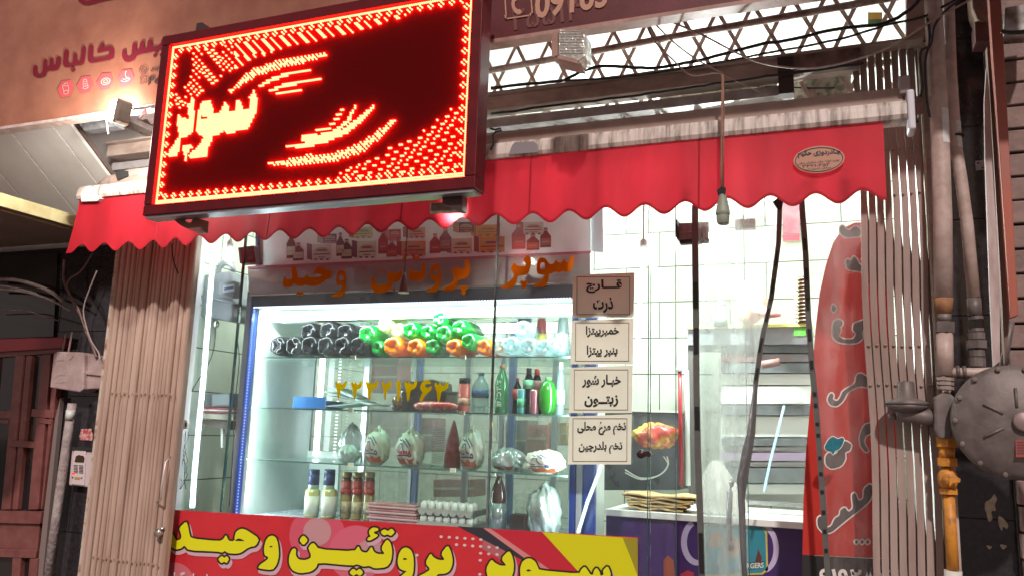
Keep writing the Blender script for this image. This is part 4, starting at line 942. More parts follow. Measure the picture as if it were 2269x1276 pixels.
# back of the cabinet
m_bk = mat('clouded_panel', (.18,.22,.24), .25, col2=(.10,.125,.14), scale=7, coat=.5)
obj('back_panel', MB().box((ix0+.002,FB-.02,P(700,1015,FB).z),(P(697,900,FB).x,FB-.01,P(700,800,FB).z)), m_bk, cb)
obj('back_rail', MB().box((ix0,FB-.03,P(900,1008,FB).z-.05),(P(812,900,FB).x,FB-.005,P(900,1008,FB).z)), m_cw, cb)
obj('back_panel', MB().box((P(590,900,FB).x,FB+.0,zi0),(P(760,900,FB).x,FB+.012,P(700,1012,FB).z-.03)), m_cw, cb, label='white lower back panel')
for a, b_ in ((806,817),(915,922),(926,934),(1032,1042),(1110,1118),(1128,1142),(1225,1236)):
    obj('back_mullion', MB().box((P(a,900,FB).x,FB-.02,zi0),(P(b_,900,FB).x,FB+.01,zi1-.02)), mat('mullion_blue', (.20,.26,.45), .35) if a in (926,1128) else m_alu, cb)
obj('back_glass', MB().box((ix0+.01,FB+.012,zi0),(ix1-.01,FB+.016,zi1)), mat_glass('back_glass', dirt=.35, dmin=.18, dirtcol=(.45,.55,.52), gloss=.12), cb)
for x, y0, y1 in ((708,795,1008),):
    obj('tube_reflection', MB().box((P(x-5,900,FB-.04).x,FB-.05,P(x,y1,FB).z),(P(x+5,900,FB-.04).x,FB-.035,P(x,y0,FB).z)), mat_emit('reflection_strip', (.80,.93,1), 3.5), cb)  # reflection of a light strip, built as a glowing bar
g = MB()
for i in range(30): 
    z = P(755,1008,FB).z+(P(755,795,FB).z-P(755,1008,FB).z)*i/29; X = P(757,900,FB).x; g.box((X-.008,FB-.05,z-.003),(X+.008,FB-.045,z+.003))
obj('led_strip', g, mat_emit('reflection_dots', (.85,.95,1), 2.5), cb)['kind'] = 'stuff'  # dotted reflection of a strip, built as glowing boxes
# shelves
m_shelf = mat_glass('shelf_glass', tint=(.80,.93,.88), gloss=.10, dirt=.12, dmin=.03, dirtcol=(.6,.75,.7))
m_shedge = mat('shelf_edge', (.10,.18,.165), .15, coat=.5); m_clip = mat('clip_cream', (.75,.78,.62), .5)
SZ = []
for k, (xm_, ym_) in enumerate(((900,790),(900,910),(900,1034))):
    z = P(xm_,ym_,FR+.03).z; SZ.append(z)
    s = obj('shelf', MB().box((ix0+.004,FR+.03,z-.006),(ix1-.004,FB-.06,z)), m_shelf, cb)
    obj('shelf_edge', MB().box((ix0+.004,FR+.0275,z-.0075),(ix1-.004,FR+.0295,z+.0005)), m_shedge, s)
    for xx in ((778,1022) if k == 0 else (772,1020) if k == 1 else (772,1000)):
        X = P(xx,ym_,FR).x; obj('clip', MB().box((X-.016,FR+.018,z-.014),(X+.016,FR+.0265,z+.008)), m_clip, s)
z4 = zi0
# header: marble band with pink edge, poster above
m_marb = mat('marble_band', (.40,.33,.36), .3, col2=(.27,.21,.24), scale=4, detail=8, stretch=(.5,1,1.6), coat=.2)
hd = thing('header_band', 'grey pink marbled header band above the display cabinet', 'header', P(900,610,FR-.03))
obj('band', MB().slab([(549,596),(1308,562),(1308,627),(552,656)], FR-.03, .05), m_marb, hd)
obj('trim', MB().slab([(549,590),(1308,556),(1308,561),(549,595)], FR-.034, .05), mat('pink_trim', (.36,.12,.17), .4), hd)
obj('chrome_trim', MB().slab([(552,653),(1268,624),(1268,627),(552,656)], FR-.036, .03), mat('chrome', (.6,.55,.5), .2), hd)
po = thing('drinks_poster', 'pale blue poster of bottled drinks and cartons above the marble header', 'poster', P(940,530,FR))
obj('sheet', MB().slab([(572,500),(1308,440),(1308,555),(572,590)], FR-.012, .012), mat('poster_blue', (.80,.90,.96), .45, col2=(.74,.84,.90), scale=1.2), po)
obj('side_edge', MB().slab([(566,505),(571,505),(571,590),(566,590)], FR-.03, .05), mat('deep_blue', (.03,.06,.15), .4), po)
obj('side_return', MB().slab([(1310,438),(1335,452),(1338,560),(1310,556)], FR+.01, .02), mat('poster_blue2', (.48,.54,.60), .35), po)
def bottle_print(cx, by, h, body, lab, wdt):
    Yp = FR-.0135; g = MB(); w_ = wdt/2
    g.flat([(cx-w_,by),(cx+w_,by-1),(cx+w_,by-h*.58),(cx+w_*.35,by-h*.8),(cx+w_*.35,by-h),(cx-w_*.35,by-h),(cx-w_*.35,by-h*.8),(cx-w_,by-h*.58)], Yp)
    o = obj('printed_bottle', g, ink('pb_%d%d%d' % tuple(int(c*100) for c in body), body), po)
    g = MB(); g.flat([(cx-w_*.9,by-h*.12),(cx+w_*.9,by-h*.14),(cx+w_*.9,by-h*.48),(cx-w_*.9,by-h*.46)], Yp-.001); o2 = obj('label', g, ink('pl_%d%d%d' % tuple(int(c*100) for c in lab), lab), o)
    g = MB(); g.flat([(cx-w_*.6,by-h*.26),(cx+w_*.6,by-h*.28),(cx+w_*.6,by-h*.33),(cx-w_*.6,by-h*.31)], Yp-.002); g.flat([(cx-w_*.3,by-h*.84),(cx+w_*.3,by-h*.84),(cx+w_*.3,by-h*.94),(cx-w_*.3,by-h*.94)], Yp-.002); obj('mark', g, ink('pm', (.35,.30,.28)), o)
def carton_print(x0, by, x1, h, col, side):
    Yp = FR-.013; g = MB(); g.flat([(x0,by),(x1,by-1.5),(x1,by-h),(x0,by-h+1)], Yp-.0008); o = obj('printed_carton', g, ink('pc_%d%d%d' % tuple(int(c*100) for c in col), col), po)
    g = MB(); cx = (x0+x1)/2; w_ = (x1-x0)/2
    g.flat([(cx+w_*.8*math.cos(a), by-h*.52-h*.30*math.sin(a)) for a in [k*math.pi/10 for k in range(11)]], Yp-.0016); obj('arch', g, ink('arch', (.42,.33,.26)), o)
    g = MB(); g.flat([(x0+3,by-h*.32),(x1-3,by-h*.36),(x1-3,by-h*.44),(x0+3,by-h*.40)], Yp-.0022); g.flat([(cx-w_*.4,by-h*.16),(cx+w_*.4,by-h*.17),(cx+w_*.4,by-h*.22),(cx-w_*.4,by-h*.21)], Yp-.0022)
    for q in range(3): g.flat([(x0+4+q*(x1-x0)/3.2,by),(x0+4+(q+.55)*(x1-x0)/3.2,by),(x0+3+(q+.5)*(x1-x0)/3.2,by-4),(x0+5+q*(x1-x0)/3.2,by-4)], Yp-.0022)
    g.flat([(cx-w_*.55,by-h*.56),(cx+w_*.55,by-h*.58),(cx+w_*.45,by-h*.70),(cx-w_*.45,by-h*.68)], Yp-.0024)
    obj('stripe', g, ink('stripe_%d' % int(side[0]*100), side), o)
    g = MB(); g.flat([(x0-12,by-3),(x0-.5,by),(x0-.5,by-h+1),(x0-12,by-h-2)], Yp-.0003); obj('side', g, ink('cs_%d' % int(side[0]*100), side), o)
dkp = (.035,.02,.03); redp = (.30,.02,.03); orp = (.55,.20,.05); grp = (.40,.50,.42)
for b_ in [(645,573,56,dkp,grp,20),(661,578,40,dkp,(.42,.46,.46),24),(754,568,52,(.06,.03,.05),grp,18),(768,574,44,dkp,(.38,.42,.30),24),(849,563,54,redp,(.36,.05,.05),22),(868,570,38,redp,(.48,.06,.05),24),(964,562,44,redp,(.40,.05,.05),24),(987,558,54,(.20,.02,.03),(.34,.10,.10),26),(1149,553,58,redp,(.46,.06,.03),30),(1181,555,36,(.20,.015,.02),(.48,.08,.03),28),(1209,549,44,(.16,.015,.02),(.28,.08,.08),24)]: bottle_print(*b_)
for c_ in [(692,577,734,36,(.52,.60,.60),(.10,.05,.09)),(792,572,834,38,(.50,.62,.52),(.10,.06,.08)),(891,568,943,34,(.56,.18,.08),(.26,.03,.04)),(1001,562,1046,34,(.60,.46,.36),(.22,.03,.05)),(1062,560,1118,36,(.60,.26,.07),(.24,.03,.04)),(1160,520,1204,28,(.56,.54,.50),(.30,.06,.05)),(1056,524,1108,26,(.58,.40,.14),(.4,.2,.05)),(715,540,746,22,(.16,.07,.11),(.35,.3,.32)),(785,528,826,26,(.48,.56,.30),(.2,.3,.1)),(862,534,888,26,(.42,.03,.06),(.5,.2,.2)),(1016,516,1050,24,(.10,.05,.07),(.4,.35,.35)),(905,528,942,24,(.55,.36,.26),(.3,.1,.05))]: carton_print(*c_)
# ================================================================ GOODS IN THE CABINET
GYc = FR+.13
def film(n, c, a=.62, **k): return mat_film('pet_'+n, c, transl=.45, rough=.10, alpha=a, gloss=.07, **k)
m_gr = film('green', (.005,.40,.05), .82); m_bk2 = mat('cola_dark', (.006,.006,.008), .12, coat=.0, spec=.13)
m_oj = film('orange', (.95,.25,.0), .98); m_cl = film('clear', (.62,.82,.86), .34); m_lm = film('lemon', (.70,.80,.42), .8)
def lying(label, px, py, rpx, m, dark=False, dy=0.0, group=None, yaw=None):
    Y = GYc+dy; c = P(px, py, Y); r = rpx*Y/FOC*1.03
    t = thing('bottle', label, 'bottle', c, group); b = MB()
    n = 30; L = .30; ya = rnd.uniform(-.12,.12) if yaw is None else yaw; rot = rnd.uniform(0, 1.2)
    prof = [(0.0,.018),(r*.22,.012),(r*.55,-.004),(r*.82,-.002),(r*.95,.02),(r,.05),(r*.985,.09),(r,.12),(r*.97,.16),(r*.99,.20),(r*.8,.24),(r*.35,.285),(r*.3,.305)]
    V = []
    for (rr, h) in prof:
        for j in range(n):
            q = 2*math.pi*j/n+rot; lob = .5+.5*math.cos(5*q); k = 1.0; hh = h
            if .3*r < rr and h < .03: hh = h+(1-lob)**2*.007; k = 1-.012*(1-lob)**2
            x, z = math.cos(q)*rr*k, math.sin(q)*rr*k
            V.append(c+Vector((x*math.cos(ya)-hh*math.sin(ya), x*math.sin(ya)+hh*math.cos(ya)-.03, z)))
    k_ = len(prof); b.add(V, [(i*n+j, i*n+(j+1) % n, (i+1)*n+(j+1) % n, (i+1)*n+j) for i in range(k_-1) for j in range(n)], True)
    obj('body', b, m, t)
    e = c+Vector((-.30*math.sin(ya), .30*math.cos(ya)-.03, 0)); obj('cap', MB().lathe(e, [(.014,0),(.014,.018)], 'Y', 10), mat('cap_red', (.5,.03,.03), .4) if not dark else mat('cap_dark', (.05,.01,.01), .4), t)
    return t
ords = ['leftmost','second','third','fourth','fifth','sixth','seventh','eighth']
for i, (x, y, r) in enumerate([(619,766,26),(655,766,26),(690,765,26),(725,766,26),(761,766,26),(798,766,26)]):
    lying('dark cola bottle lying base outward, %s from the left in the bottom row' % ords[i], x, y, r, m_bk2, True, group='dark cola bottles lying on the top shelf')
for i, (x, y, r) in enumerate([(688,735,25),(730,733,26),(769,736,25)]):
    lying('dark cola bottle lying base outward, %s from the left in the upper row' % ords[i], x, y, r, m_bk2, True, .01, 'dark cola bottles lying on the top shelf')
for nm, x, y, r, m, d in [('green soda bottle lying atop the rightmost dark bottles',817,741,25,m_gr,.0),('green soda bottle half hidden left of the first orange bottle',839,771,19,m_gr,.03),
    ('pale lemon bottle lying highest, between the green ones',857,720,21,m_lm,.02),('pale lemon bottle wedged lower, beside the other lemon one',886,733,20,m_lm,.03),
    ('green soda bottle lying just above the second orange bottle',911,732,22,m_gr,.0),('green soda bottle lying between lemon bottles and tall green pile',950,736,20,m_gr,.01),
    ('green soda bottle on the very top of the pile',979,706,21,m_gr,.01),('green soda bottle in the middle of the green pile',986,739,22,m_gr,-.01),
    ('green soda bottle on the right shoulder of the green pile',1021,726,20,m_gr,.0),('pale green bottle lowest on the right of the green pile',1041,756,20,m_gr,-.03),
    ('green soda bottle on the shelf between second and third orange bottles',962,768,20,m_gr,.0),
    ('orange juice bottle lying base outward, first from the left',873,767,25,m_oj,-.02),('orange juice bottle lying base outward, second from the left',922,769,22,m_oj,-.02),
    ('orange juice bottle lying base outward, third from the left',1008,769,21,m_oj,-.02),('orange juice bottle partly behind clear bottle and glass joint',1074,769,20,m_oj,.0),
    ('clear water bottle lying just right of the glass joint',1108,767,19,m_cl,-.02),('clear water bottle lying second on the shelf right of the joint',1134,764,21,m_cl,-.03),
    ('clear water bottle lying third on the shelf right of the joint',1173,767,21,m_cl,-.03),('large clear water bottle lying on top of the clear row',1160,730,22,m_cl,.0),
    ('clear water bottle lying fourth on the shelf right of the joint',1208,769,19,m_cl,-.01),('clear water bottle lying rightmost against the cabinet side',1240,765,20,m_cl,-.03)]:
    lying(nm, x, y, r, m, dy=d)
def standing(label, x, ytop, wpx, zb_, body, cap, dy=.0, lab=None, kind='round', labrange=(.25,.6), name='bottle', cat='bottle', neck=.32):
    Y = GYc+dy; c = P(x, 900, Y); top = P(x, ytop, Y).z; h = top-zb_; r = wpx/2*Y/FOC; X = P(x, (ytop+850)/2, Y).x
    t = thing(name, label, cat, (X, Y, zb_))
    if kind == 'round': prof = [(r*.8,0),(r,.01),(r*.97,h*.2),(r,h*.3),(r*.97,h*.45),(r,h*.6),(r*.85,h*.72),(r*.45,h*.86),(r*neck,h*.90),(r*neck,h*.94)]
    elif kind == 'jar': prof = [(r*.9,0),(r,.01),(r,h*.78),(r*.88,h*.84),(r*.85,h*.86)]
    elif kind == 'can': prof = [(r*.85,0),(r,.012),(r,h*.9),(r*.86,h*.98),(r*.8,h*.985)]
    elif kind == 'squat': prof = [(r*.5,0),(r*.85,h*.12),(r,h*.4),(r*.95,h*.65),(r*.6,h*.86),(r*.3,h*.93)]
    else: prof = [(r*.9,0),(r,.01),(r*.93,h*.3),(r,h*.5),(r*.9,h*.7),(r*.6,h*.84),(r*.42,h*.88)]
    prof = [(a, b_+zb_) for a, b_ in prof]; obj('body', MB().lathe((X,Y,0), prof, 'Z', 18), body, t)
    r2 = prof[-1][0]*1.15; 
    if kind != 'can': obj('cap', MB().lathe((X,Y,0), [(r2,prof[-1][1]-.002),(r2,top),(r2*.9,top+.002)], 'Z', 14), cap, t)
    if lab:
        obj('label', MB().lathe((X,Y,0), [(r*1.015,zb_+h*labrange[0]),(r*1.02,zb_+h*labrange[1])], 'Z', 18), lab, t)
    return t
m_ketch = mat('ketchup', (.30,.02,.02), .3, coat=.4); m_navycap = mat('navy_cap', (.02,.04,.10), .4); m_cream = mat('cream_label', (.55,.58,.50), .5); m_lgold = mat('gold_label', (.60,.50,.10), .5)
z = SZ[0]+.001
standing('standing red sauce bottle with gold label behind the clear bottles', 1199, 683, 26, z, m_ketch, m_ketch, .20, m_lgold, 'waist', (.30,.52))
standing('standing pale bottle with navy top at the right end of top shelf', 1247, 683, 30, z, mat('pale_bottle', (.30,.36,.34), .3, coat=.4), m_navycap, .16, m_cream, 'waist', (.15,.5))
standing('dark lidded jar standing behind the large clear bottle', 1161, 699, 34, z, m_cl, mat('dark_lid', (.05,.06,.08), .5), .22, None, 'jar')
standing('small green lidded jug standing behind the dark bottles', 737, 690, 20, z, m_cl, m_gr, .30, mat('teal_label', (.02,.22,.10), .4, col2=tuple(.35*c+.1 for c in (.02,.22,.10)), scale=55, contrast=(.42,.5)), 'jar', (.2,.5))
standing('clear glass jar standing behind the dark bottles near the hanging wire', 786, 700, 26, z, m_cl, mat('lid_grey', (.4,.42,.4), .5), .32, None, 'jar')
# shelf two
z = SZ[1]+.001
t = thing('plastic_tray', 'blue plastic tray at the left of the middle shelf with paper in it', 'tray', P(685,895,GYc))
a = P(652,883,GYc); b = P(714,906,GYc); m_tb = mat('tray_blue', (.01,.13,.42), .35, coat=.3)
g = MB(); g.box((a.x,GYc,z),(b.x+.02,GYc+.18,z+.006)); g.box((a.x-.004,GYc-.004,z+.002),(b.x+.02,GYc+.0,z+.07)); g.box((a.x-.006,GYc+.001,z+.002),(a.x,GYc+.18,z+.07)); g.box((b.x+.021,GYc+.001,z+.002),(b.x+.027,GYc+.18,z+.05)); obj('tub', g, m_tb, t, bevel=.003)
t = thing('folded_sheets', 'stack of loose white styrofoam sheets on the middle shelf right of the blue tray', 'sheets', P(760,895,GYc))
m_foam = mat('white_foam', (.60,.66,.66), .6)
for i, (x0, x1, zz, an) in enumerate([(718,800,.012,.10),(722,818,.028,-.16),(716,790,.048,-.22),(725,775,.07,-.35)]):
    A = P(x0,895,GYc); B = P(x1,895,GYc); w_ = B.x-A.x; g = MB(); s_ = math.sin(an)*w_
    g.prism([(A.x,GYc,z+zz+max(0,-s_)),(B.x,GYc,z+zz+max(0,s_)),(B.x,GYc,z+zz+max(0,s_)+.007),(A.x,GYc,z+zz+max(0,-s_)+.007)], (.01,.2,0)); obj('sheet', g, m_foam, t)
m_plas = mat_film('clear_bag', (.72,.80,.80), transl=.5, rough=.12, alpha=.55, gloss=.22, bump=1.0, bscale=22)
m_wbag = mat_film('white_bag', (.95,.92,.84), transl=.3, rough=.25, alpha=.96, gloss=.06, bump=.8, bscale=18, col2=(.90,.80,.62), scale=14)
def blob(mb, c, r, seed, top=.16, wr_=.05, n=40, m=26):
    sd = seed*1.7
    def fn(d):
        k = 1+wr_*math.sin(9*math.atan2(d.y,d.x)+sd+3*d.z)+wr_*.7*math.sin(5*d.z+3*d.x+sd)+wr_*.6*math.sin(17*d.x+11*d.z+sd*2)
        a_ = math.atan2(d.y, d.x); k += .05*max(0, d.z)*math.sin(16*a_+sd*3)+.03*math.sin(7*d.x-8*d.z+sd)*math.sin(6*d.y+sd)
        if d.z > .3: k *= 1-top*(d.z-.3)/.7*.35
        return k
    return mb.ball(c, r, n, m, fn)
def bag(label, x0, x1, ytop, z, dy=0, m=None, knot=True, seed=1, orange=True, draw=True, red=False, name='bagged_chicken', cat='chicken'):
    Y = GYc+.02+dy; X = P((x0+x1)/2, ytop+40, Y).x; w_ = (x1-x0)*Y/FOC/2; zt_ = P((x0+x1)/2, ytop, Y).z; h = zt_-z
    t = thing(name, label, cat, (X,Y,z)); cz = z+h*.47; rz = h*.50
    b = MB(); blob(b, (X,Y,cz), (w_,w_*.95,rz), seed, wr_=.08)
    if knot: b.tube([(X+w_*.1,Y,cz+rz*.75),(X+w_*.05,Y-.004,cz+rz*1.0),(X-w_*.1,Y-.01,cz+rz*1.10)], [w_*.45,w_*.2,w_*.3], 10)
    obj('bag', b, m or m_wbag, t)
    def on(u, v, e=.004):  # u,v in -1..1 on the front
        rr = max(0, 1-u*u*.95-v*v*.9); return Vector((X+u*w_, Y-w_*.95*math.sqrt(rr)*1.06-e, cz+v*rz))
    if orange:
        g = MB(); N_ = 12
        for k in range(N_): 
            u0 = -.8+1.5*k/N_; u1 = -.8+1.5*(k+1)/N_; g.add([on(u0,-.82),on(u1,-.82),on(u1,-.52+.06*math.sin(k*1.3)),on(u0,-.52+.06*math.sin((k-1)*1.3))], [(0,1,2,3)])
        obj('orange_band', g, mat('bag_orange', (.50,.10,.03), .35, col2=(.35,.06,.03), scale=30), t)
    if draw:
        g = MB(); lines = [[(-.5,.1),(-.35,.3),(-.15,.32),(-.1,.1),(.0,-.1),(.2,-.15)],[(-.7,-.05),(-.45,-.2),(-.2,-.2)],[(.3,-.25),(.42,-.15),(.5,-.3),(.4,-.4),(.3,-.28)],[(-.55,-.36),(.0,-.33),(.5,-.36)],[(-.2,.55),(.1,.35),(.3,.1)],[(0,.62),(.25,.42),(.45,.2)],[(-.45,.55),(-.2,.45)],[(-.35,.2),(-.3,.16)]]
        for ln in lines:
            for (ua,va),(ub,vb) in zip(ln, ln[1:]):
                d_ = math.hypot(ub-ua,vb-va)+1e-6; nx, nz = -(vb-va)/d_*.035, (ub-ua)/d_*.035
                g.add([on(ua-nx,va-nz,.006),on(ub-nx,vb-nz,.006),on(ub+nx,vb+nz,.006),on(ua+nx,va+nz,.006)], [(0,1,2,3)])
        obj('bag_print', g, mat('print_navy', (.04,.05,.16), .4), t)
        if red:
            g = MB()
            for k in range(5): u = -.4+k*.19; g.add([on(u,-.30,.008),on(u+.13,-.26,.008),on(u+.12,-.05,.008),on(u-.01,-.1,.008)], [(0,1,2,3)])
            obj('red_print', g, mat('print_crimson', (.42,.02,.05), .4), t)
    return t
t = thing('wrapped_block', 'dark brown wrapped block under crumpled film behind the yellow digits', 'package', P(940,860,GYc+.15))
A = P(890,900,GYc+.16); B = P(985,815,GYc+.16); m_dkb = mat('dark_wrap', (.035,.035,.035), .3, col2=(.09,.05,.03), scale=8, bump=.5, coat=.3)
obj('block', MB().prism([(A.x,GYc+.14,z),(B.x,GYc+.14,z),(B.x-.005,GYc+.14,z+.17),(B.x-.07,GYc+.14,z+.19),(A.x,GYc+.14,z+.165)], (0,.15,0)), m_dkb, t, bevel=.01)
obj('film', blob(MB(), (A.x+.03,GYc+.16,z+.15), (.06,.04,.03), 3, wr_=.15), m_plas, t)
t = thing('sausage_pack', 'red wrapped sausage roll lying on the middle shelf under the yellow digits', 'sausage', P(965,900,GYc))
A = P(918,899,GYc-.02); B = P(1016,899,GYc-.02); r_ = .027
g = MB(); pts = [(A.x,GYc-.02,z+r_+.004)]+[(A.x+(B.x-A.x)*k/8,GYc-.02+.004*math.sin(k),z+r_+.003) for k in range(1,8)]+[(B.x,GYc-.02,z+r_)]
g.tube(pts, [.012,r_*.95,r_,r_*1.03,r_,r_*1.02,r_*.97,r_*.85,.012], 14); obj('roll', g, mat('sausage_red', (.42,.03,.03), .25, col2=(.62,.35,.30), scale=26, contrast=(.28,.5), coat=.5), t)
bag('small clear bag of brown food beside the dark block on middle shelf', 866, 892, 875, z, .0, film('brown', (.25,.11,.05), .85), False, 4, False, False, name='food_bag', cat='bag')
standing('pink juice bottle with dark cap standing on the middle shelf', 1030, 838, 28, z, mat('pink_juice', (.72,.16,.12), .15, coat=.5, col2=(.62,.10,.08), scale=20), m_dark, 0, mat('pink_lab', (.62,.22,.12), .4, col2=tuple(.35*c+.1 for c in (.62,.22,.12)), scale=55, contrast=(.42,.5)), 'jar', (.2,.42))
standing('large clear water bottle with blue label on the middle shelf', 1066, 826, 42, z, m_cl, mat('cap_ltblue', (.2,.35,.5), .4), .05, mat('label_blue', (.03,.14,.35), .35, col2=tuple(.35*c+.1 for c in (.03,.14,.35)), scale=55, contrast=(.42,.5)), 'round', (.38,.58))
standing('grey lidded pot behind the pink bottle on middle shelf', 1002, 868, 30, z, mat('pot_grey', (.35,.36,.33), .4), mat('pot_lid', (.18,.2,.17), .5), .2, None, 'jar')
standing('tall green bottle with vertical white lettering just right of joint', 1113, 808, 32, z, film('green2', (.02,.35,.10), .72), mat('cap_orange', (.55,.2,.1), .4), .0, None, 'round')
T_ = bpy.data.objects.get('bottle')
g = MB(); Xg = P(1107,870,GYc-.03); write(g, 'SALONE', (1110,842), (0,58), (-9,0), GYc-.035, .02); lt = obj('bottle_lettering', g, mat('foil_white', (.55,.62,.55), .4))
par = [o for o in bpy.data.objects if o.get('label','').startswith('tall green bottle')][0]; lt.parent = par; lt.location = -wloc(par)
standing('slim dark cola bottle with red label, left of the pair of cans', 1147, 838, 22, z, m_bk2, mat('cap_red', (.5,.03,.03), .4), .02, mat('label_red', (.42,.04,.03), .4, col2=tuple(.35*c+.1 for c in (.42,.04,.03)), scale=55, contrast=(.42,.5)), 'round', (.4,.7))
standing('small upright bottle with teal label in front of the dark drinks', 1156, 860, 20, z, mat('teal_can', (.05,.20,.20), .25, coat=.5), m_cap if False else mat('cap_dark', (.05,.01,.01), .4), -.03, mat('teal_label', (.02,.22,.10), .4, col2=tuple(.35*c+.1 for c in (.02,.22,.10)), scale=55, contrast=(.42,.5)), 'can')
standing('maroon drinks can standing in front of the dark drinks', 1184, 862, 22, z, mat('maroon_can', (.20,.06,.08), .25, coat=.5), m_dark, -.03, None, 'can')
standing('tall dark bottle with green and white neck label behind the cans', 1172, 816, 26, z, m_bk2, m_dark, .04, mat('label_greenish', (.20,.45,.28), .4, col2=tuple(.35*c+.1 for c in (.20,.45,.28)), scale=55, contrast=(.42,.5)), 'waist', (.55,.75))
standing('dark cola bottle with reddish label behind the maroon can', 1190, 818, 26, z, m_bk2, mat('cap_red', (.5,.03,.03), .4), .07, mat('label_rosy', (.45,.20,.18), .4, col2=tuple(.35*c+.1 for c in (.45,.20,.18)), scale=55, contrast=(.42,.5)), 'waist', (.55,.75))
standing('bulbous green mango shaped juice bottle right of the cans', 1215, 836, 44, z, film('mango', (.03,.30,.02), .92), mat('cap_green', (.1,.3,.1), .4), -.01, None, 'squat', neck=.2)
standing('slim clear bottle with white label at the right end of middle shelf', 1243, 803, 20, z, m_cl, mat('cap_white2', (.7,.7,.7), .4), .02, mat('label_white', (.62,.66,.64), .4, col2=tuple(.35*c+.1 for c in (.62,.66,.64)), scale=55, contrast=(.42,.5)), 'waist', (.2,.48))
# shelf three
z = SZ[2]+.001
bag('white bagged chicken with navy drawing, left of the other printed bags', 806, 868, 948, z, seed=1)
bag('white bagged chicken with navy drawing and crimson print across it', 875, 946, 953, z, seed=2, red=True)
bag('white bagged chicken with navy drawing, between meat cone and joint', 1017, 1076, 950, z, seed=5)
bag('small clear bag of chicken pieces with orange patch right of the joint', 1086, 1164, 990, z, .02, m_plas, False, 6, True, False)
bag('white and orange bagged chicken lying on its side at the right end', 1164, 1254, 994, z, -.03, None, False, 8, True, True)
bag('empty frosted white bag slumped left of the printed bagged chickens', 750, 806, 940, z, .06, m_plas, True, 9, False, False, name='plastic_bag', cat='bag')
bag('round white frozen parcel in frosted wrap at the left of shelf three', 745, 800, 983, z, .0, mat_film('frost', (.68,.76,.72), .4, .3, .9, .1, bump=.3), False, 11, False, False, name='frozen_parcel', cat='parcel')
t = thing('meat_cone', 'tall red wrapped cone of minced meat on shelf three', 'meat', P(1005,1030,GYc+.05))
g = MB(); X = P(1004,990,GYc+.05).x; h = P(1004,930,GYc+.05).z-z; g.lathe((X,GYc+.05,z), [(.046,0),(.046,h*.25),(.038,h*.5),(.024,h*.75),(.010,h*.93),(.002,h)], 'Z', 14); obj('wrap', g, mat('mince', (.30,.03,.035), .3, col2=(.45,.14,.13), scale=30, coat=.4, bump=.6), t)
t = thing('ribbed_coil', 'silver ribbed coil standing behind shelf three beside the meat cone', 'coil', P(970,1000,GYc+.28))
g = MB(); X = P(957,1000,GYc+.26).x
for i in range(20): g.box((X,GYc+.26,z+.01+i*.0105),(X+.075,GYc+.28,z+.0145+i*.0105))
obj('ribs', g, m_alu, t)['kind'] = 'stuff'
# bottom tray
z = zi0+.001
bl = mat('lid_navy', (.03,.045,.14), .4)
for i, x in enumerate((704,738)):
    standing('pale jar with navy lid stacked on the gold tins, %s one' % ('left' if i == 0 else 'right'), x, 1040, 28, z+.075, mat('jar_pale', (.40,.46,.42), .2, coat=.4), bl, .10, bl, 'jar', (.55,.9))
for i, x in enumerate((702,739)):
    standing('pale gold tin with small navy label under the navy lidded jars, %s one' % ('left' if i == 0 else 'right'), x, 1082, 38, z, mat('tin_gold', (.46,.46,.20), .35, metal=.3), bl, .08, mat('tin_cream', (.55,.58,.48), .4), 'can', (.1,.75))
m_jd = mat('dark_jar', (.05,.03,.03), .1, coat=.7, col2=(.12,.03,.02), scale=20)
for i, (x, y_, g_) in enumerate([(776,1046,'left'),(800,1046,'middle'),(826,1046,'right')]):
    standing('dark pickle jar, %s of the upper three on the bottom tray' % g_, x, y_, 26, z+.075, m_jd, mat('lid_brass', (.30,.24,.10), .35, metal=.5), .12, mat('label_pickle', (.10,.22,.08) if i == 2 else (.35,.04,.03), .4), 'jar', (.3,.75))
    standing('gold green pickle jar, %s of the lower three on the bottom tray' % g_, x, 1084, 27, z, mat('olive_jar', (.24,.20,.07), .15, coat=.6), mat('lid_red', (.45,.03,.03), .35), .11, mat('label_cream2', (.42,.36,.20), .4, col2=tuple(.35*c+.1 for c in (.42,.36,.20)), scale=55, contrast=(.42,.5)), 'jar', (.2,.6))
m_pk = mat('pink_meat', (.46,.17,.17), .25, col2=(.62,.38,.36), scale=14, coat=.5, bump=.4)
A = P(818,1130,GYc); B = P(932,1130,GYc)
for i in range(4):
    t = thing('meat_pack', 'flat tray of pink sliced meat under film, %s of the pile of four' % ('lowest','second lowest','second highest','topmost')[i], 'meat pack', (A.x,GYc-.02,z+i*.03), 'pink meat packs piled on the bottom tray')
    o = rnd.uniform(-.008,.008); z0 = z+i*.0295
    obj('foam_tray', MB().box((A.x+o,GYc-.03,z0),(B.x+o-.006,GYc+.13,z0+.012)), mat('foam_pink', (.55,.36,.36), .6), t, bevel=.004)
    obj('meat', MB().box((A.x+o+.008,GYc-.022,z0+.0125),(B.x+o-.014,GYc+.12,z0+.028)), m_pk, t, bevel=.006)
A = P(930,1130,GYc-.02); B = P(1050,1130,GYc-.02); m_egg = mat_film('egg_white', (.70,.74,.70), .1, .4, 1, .05); m_etr = mat('pulp', (.40,.42,.36), .85, col2=(.30,.32,.27), scale=20, bump=.3)
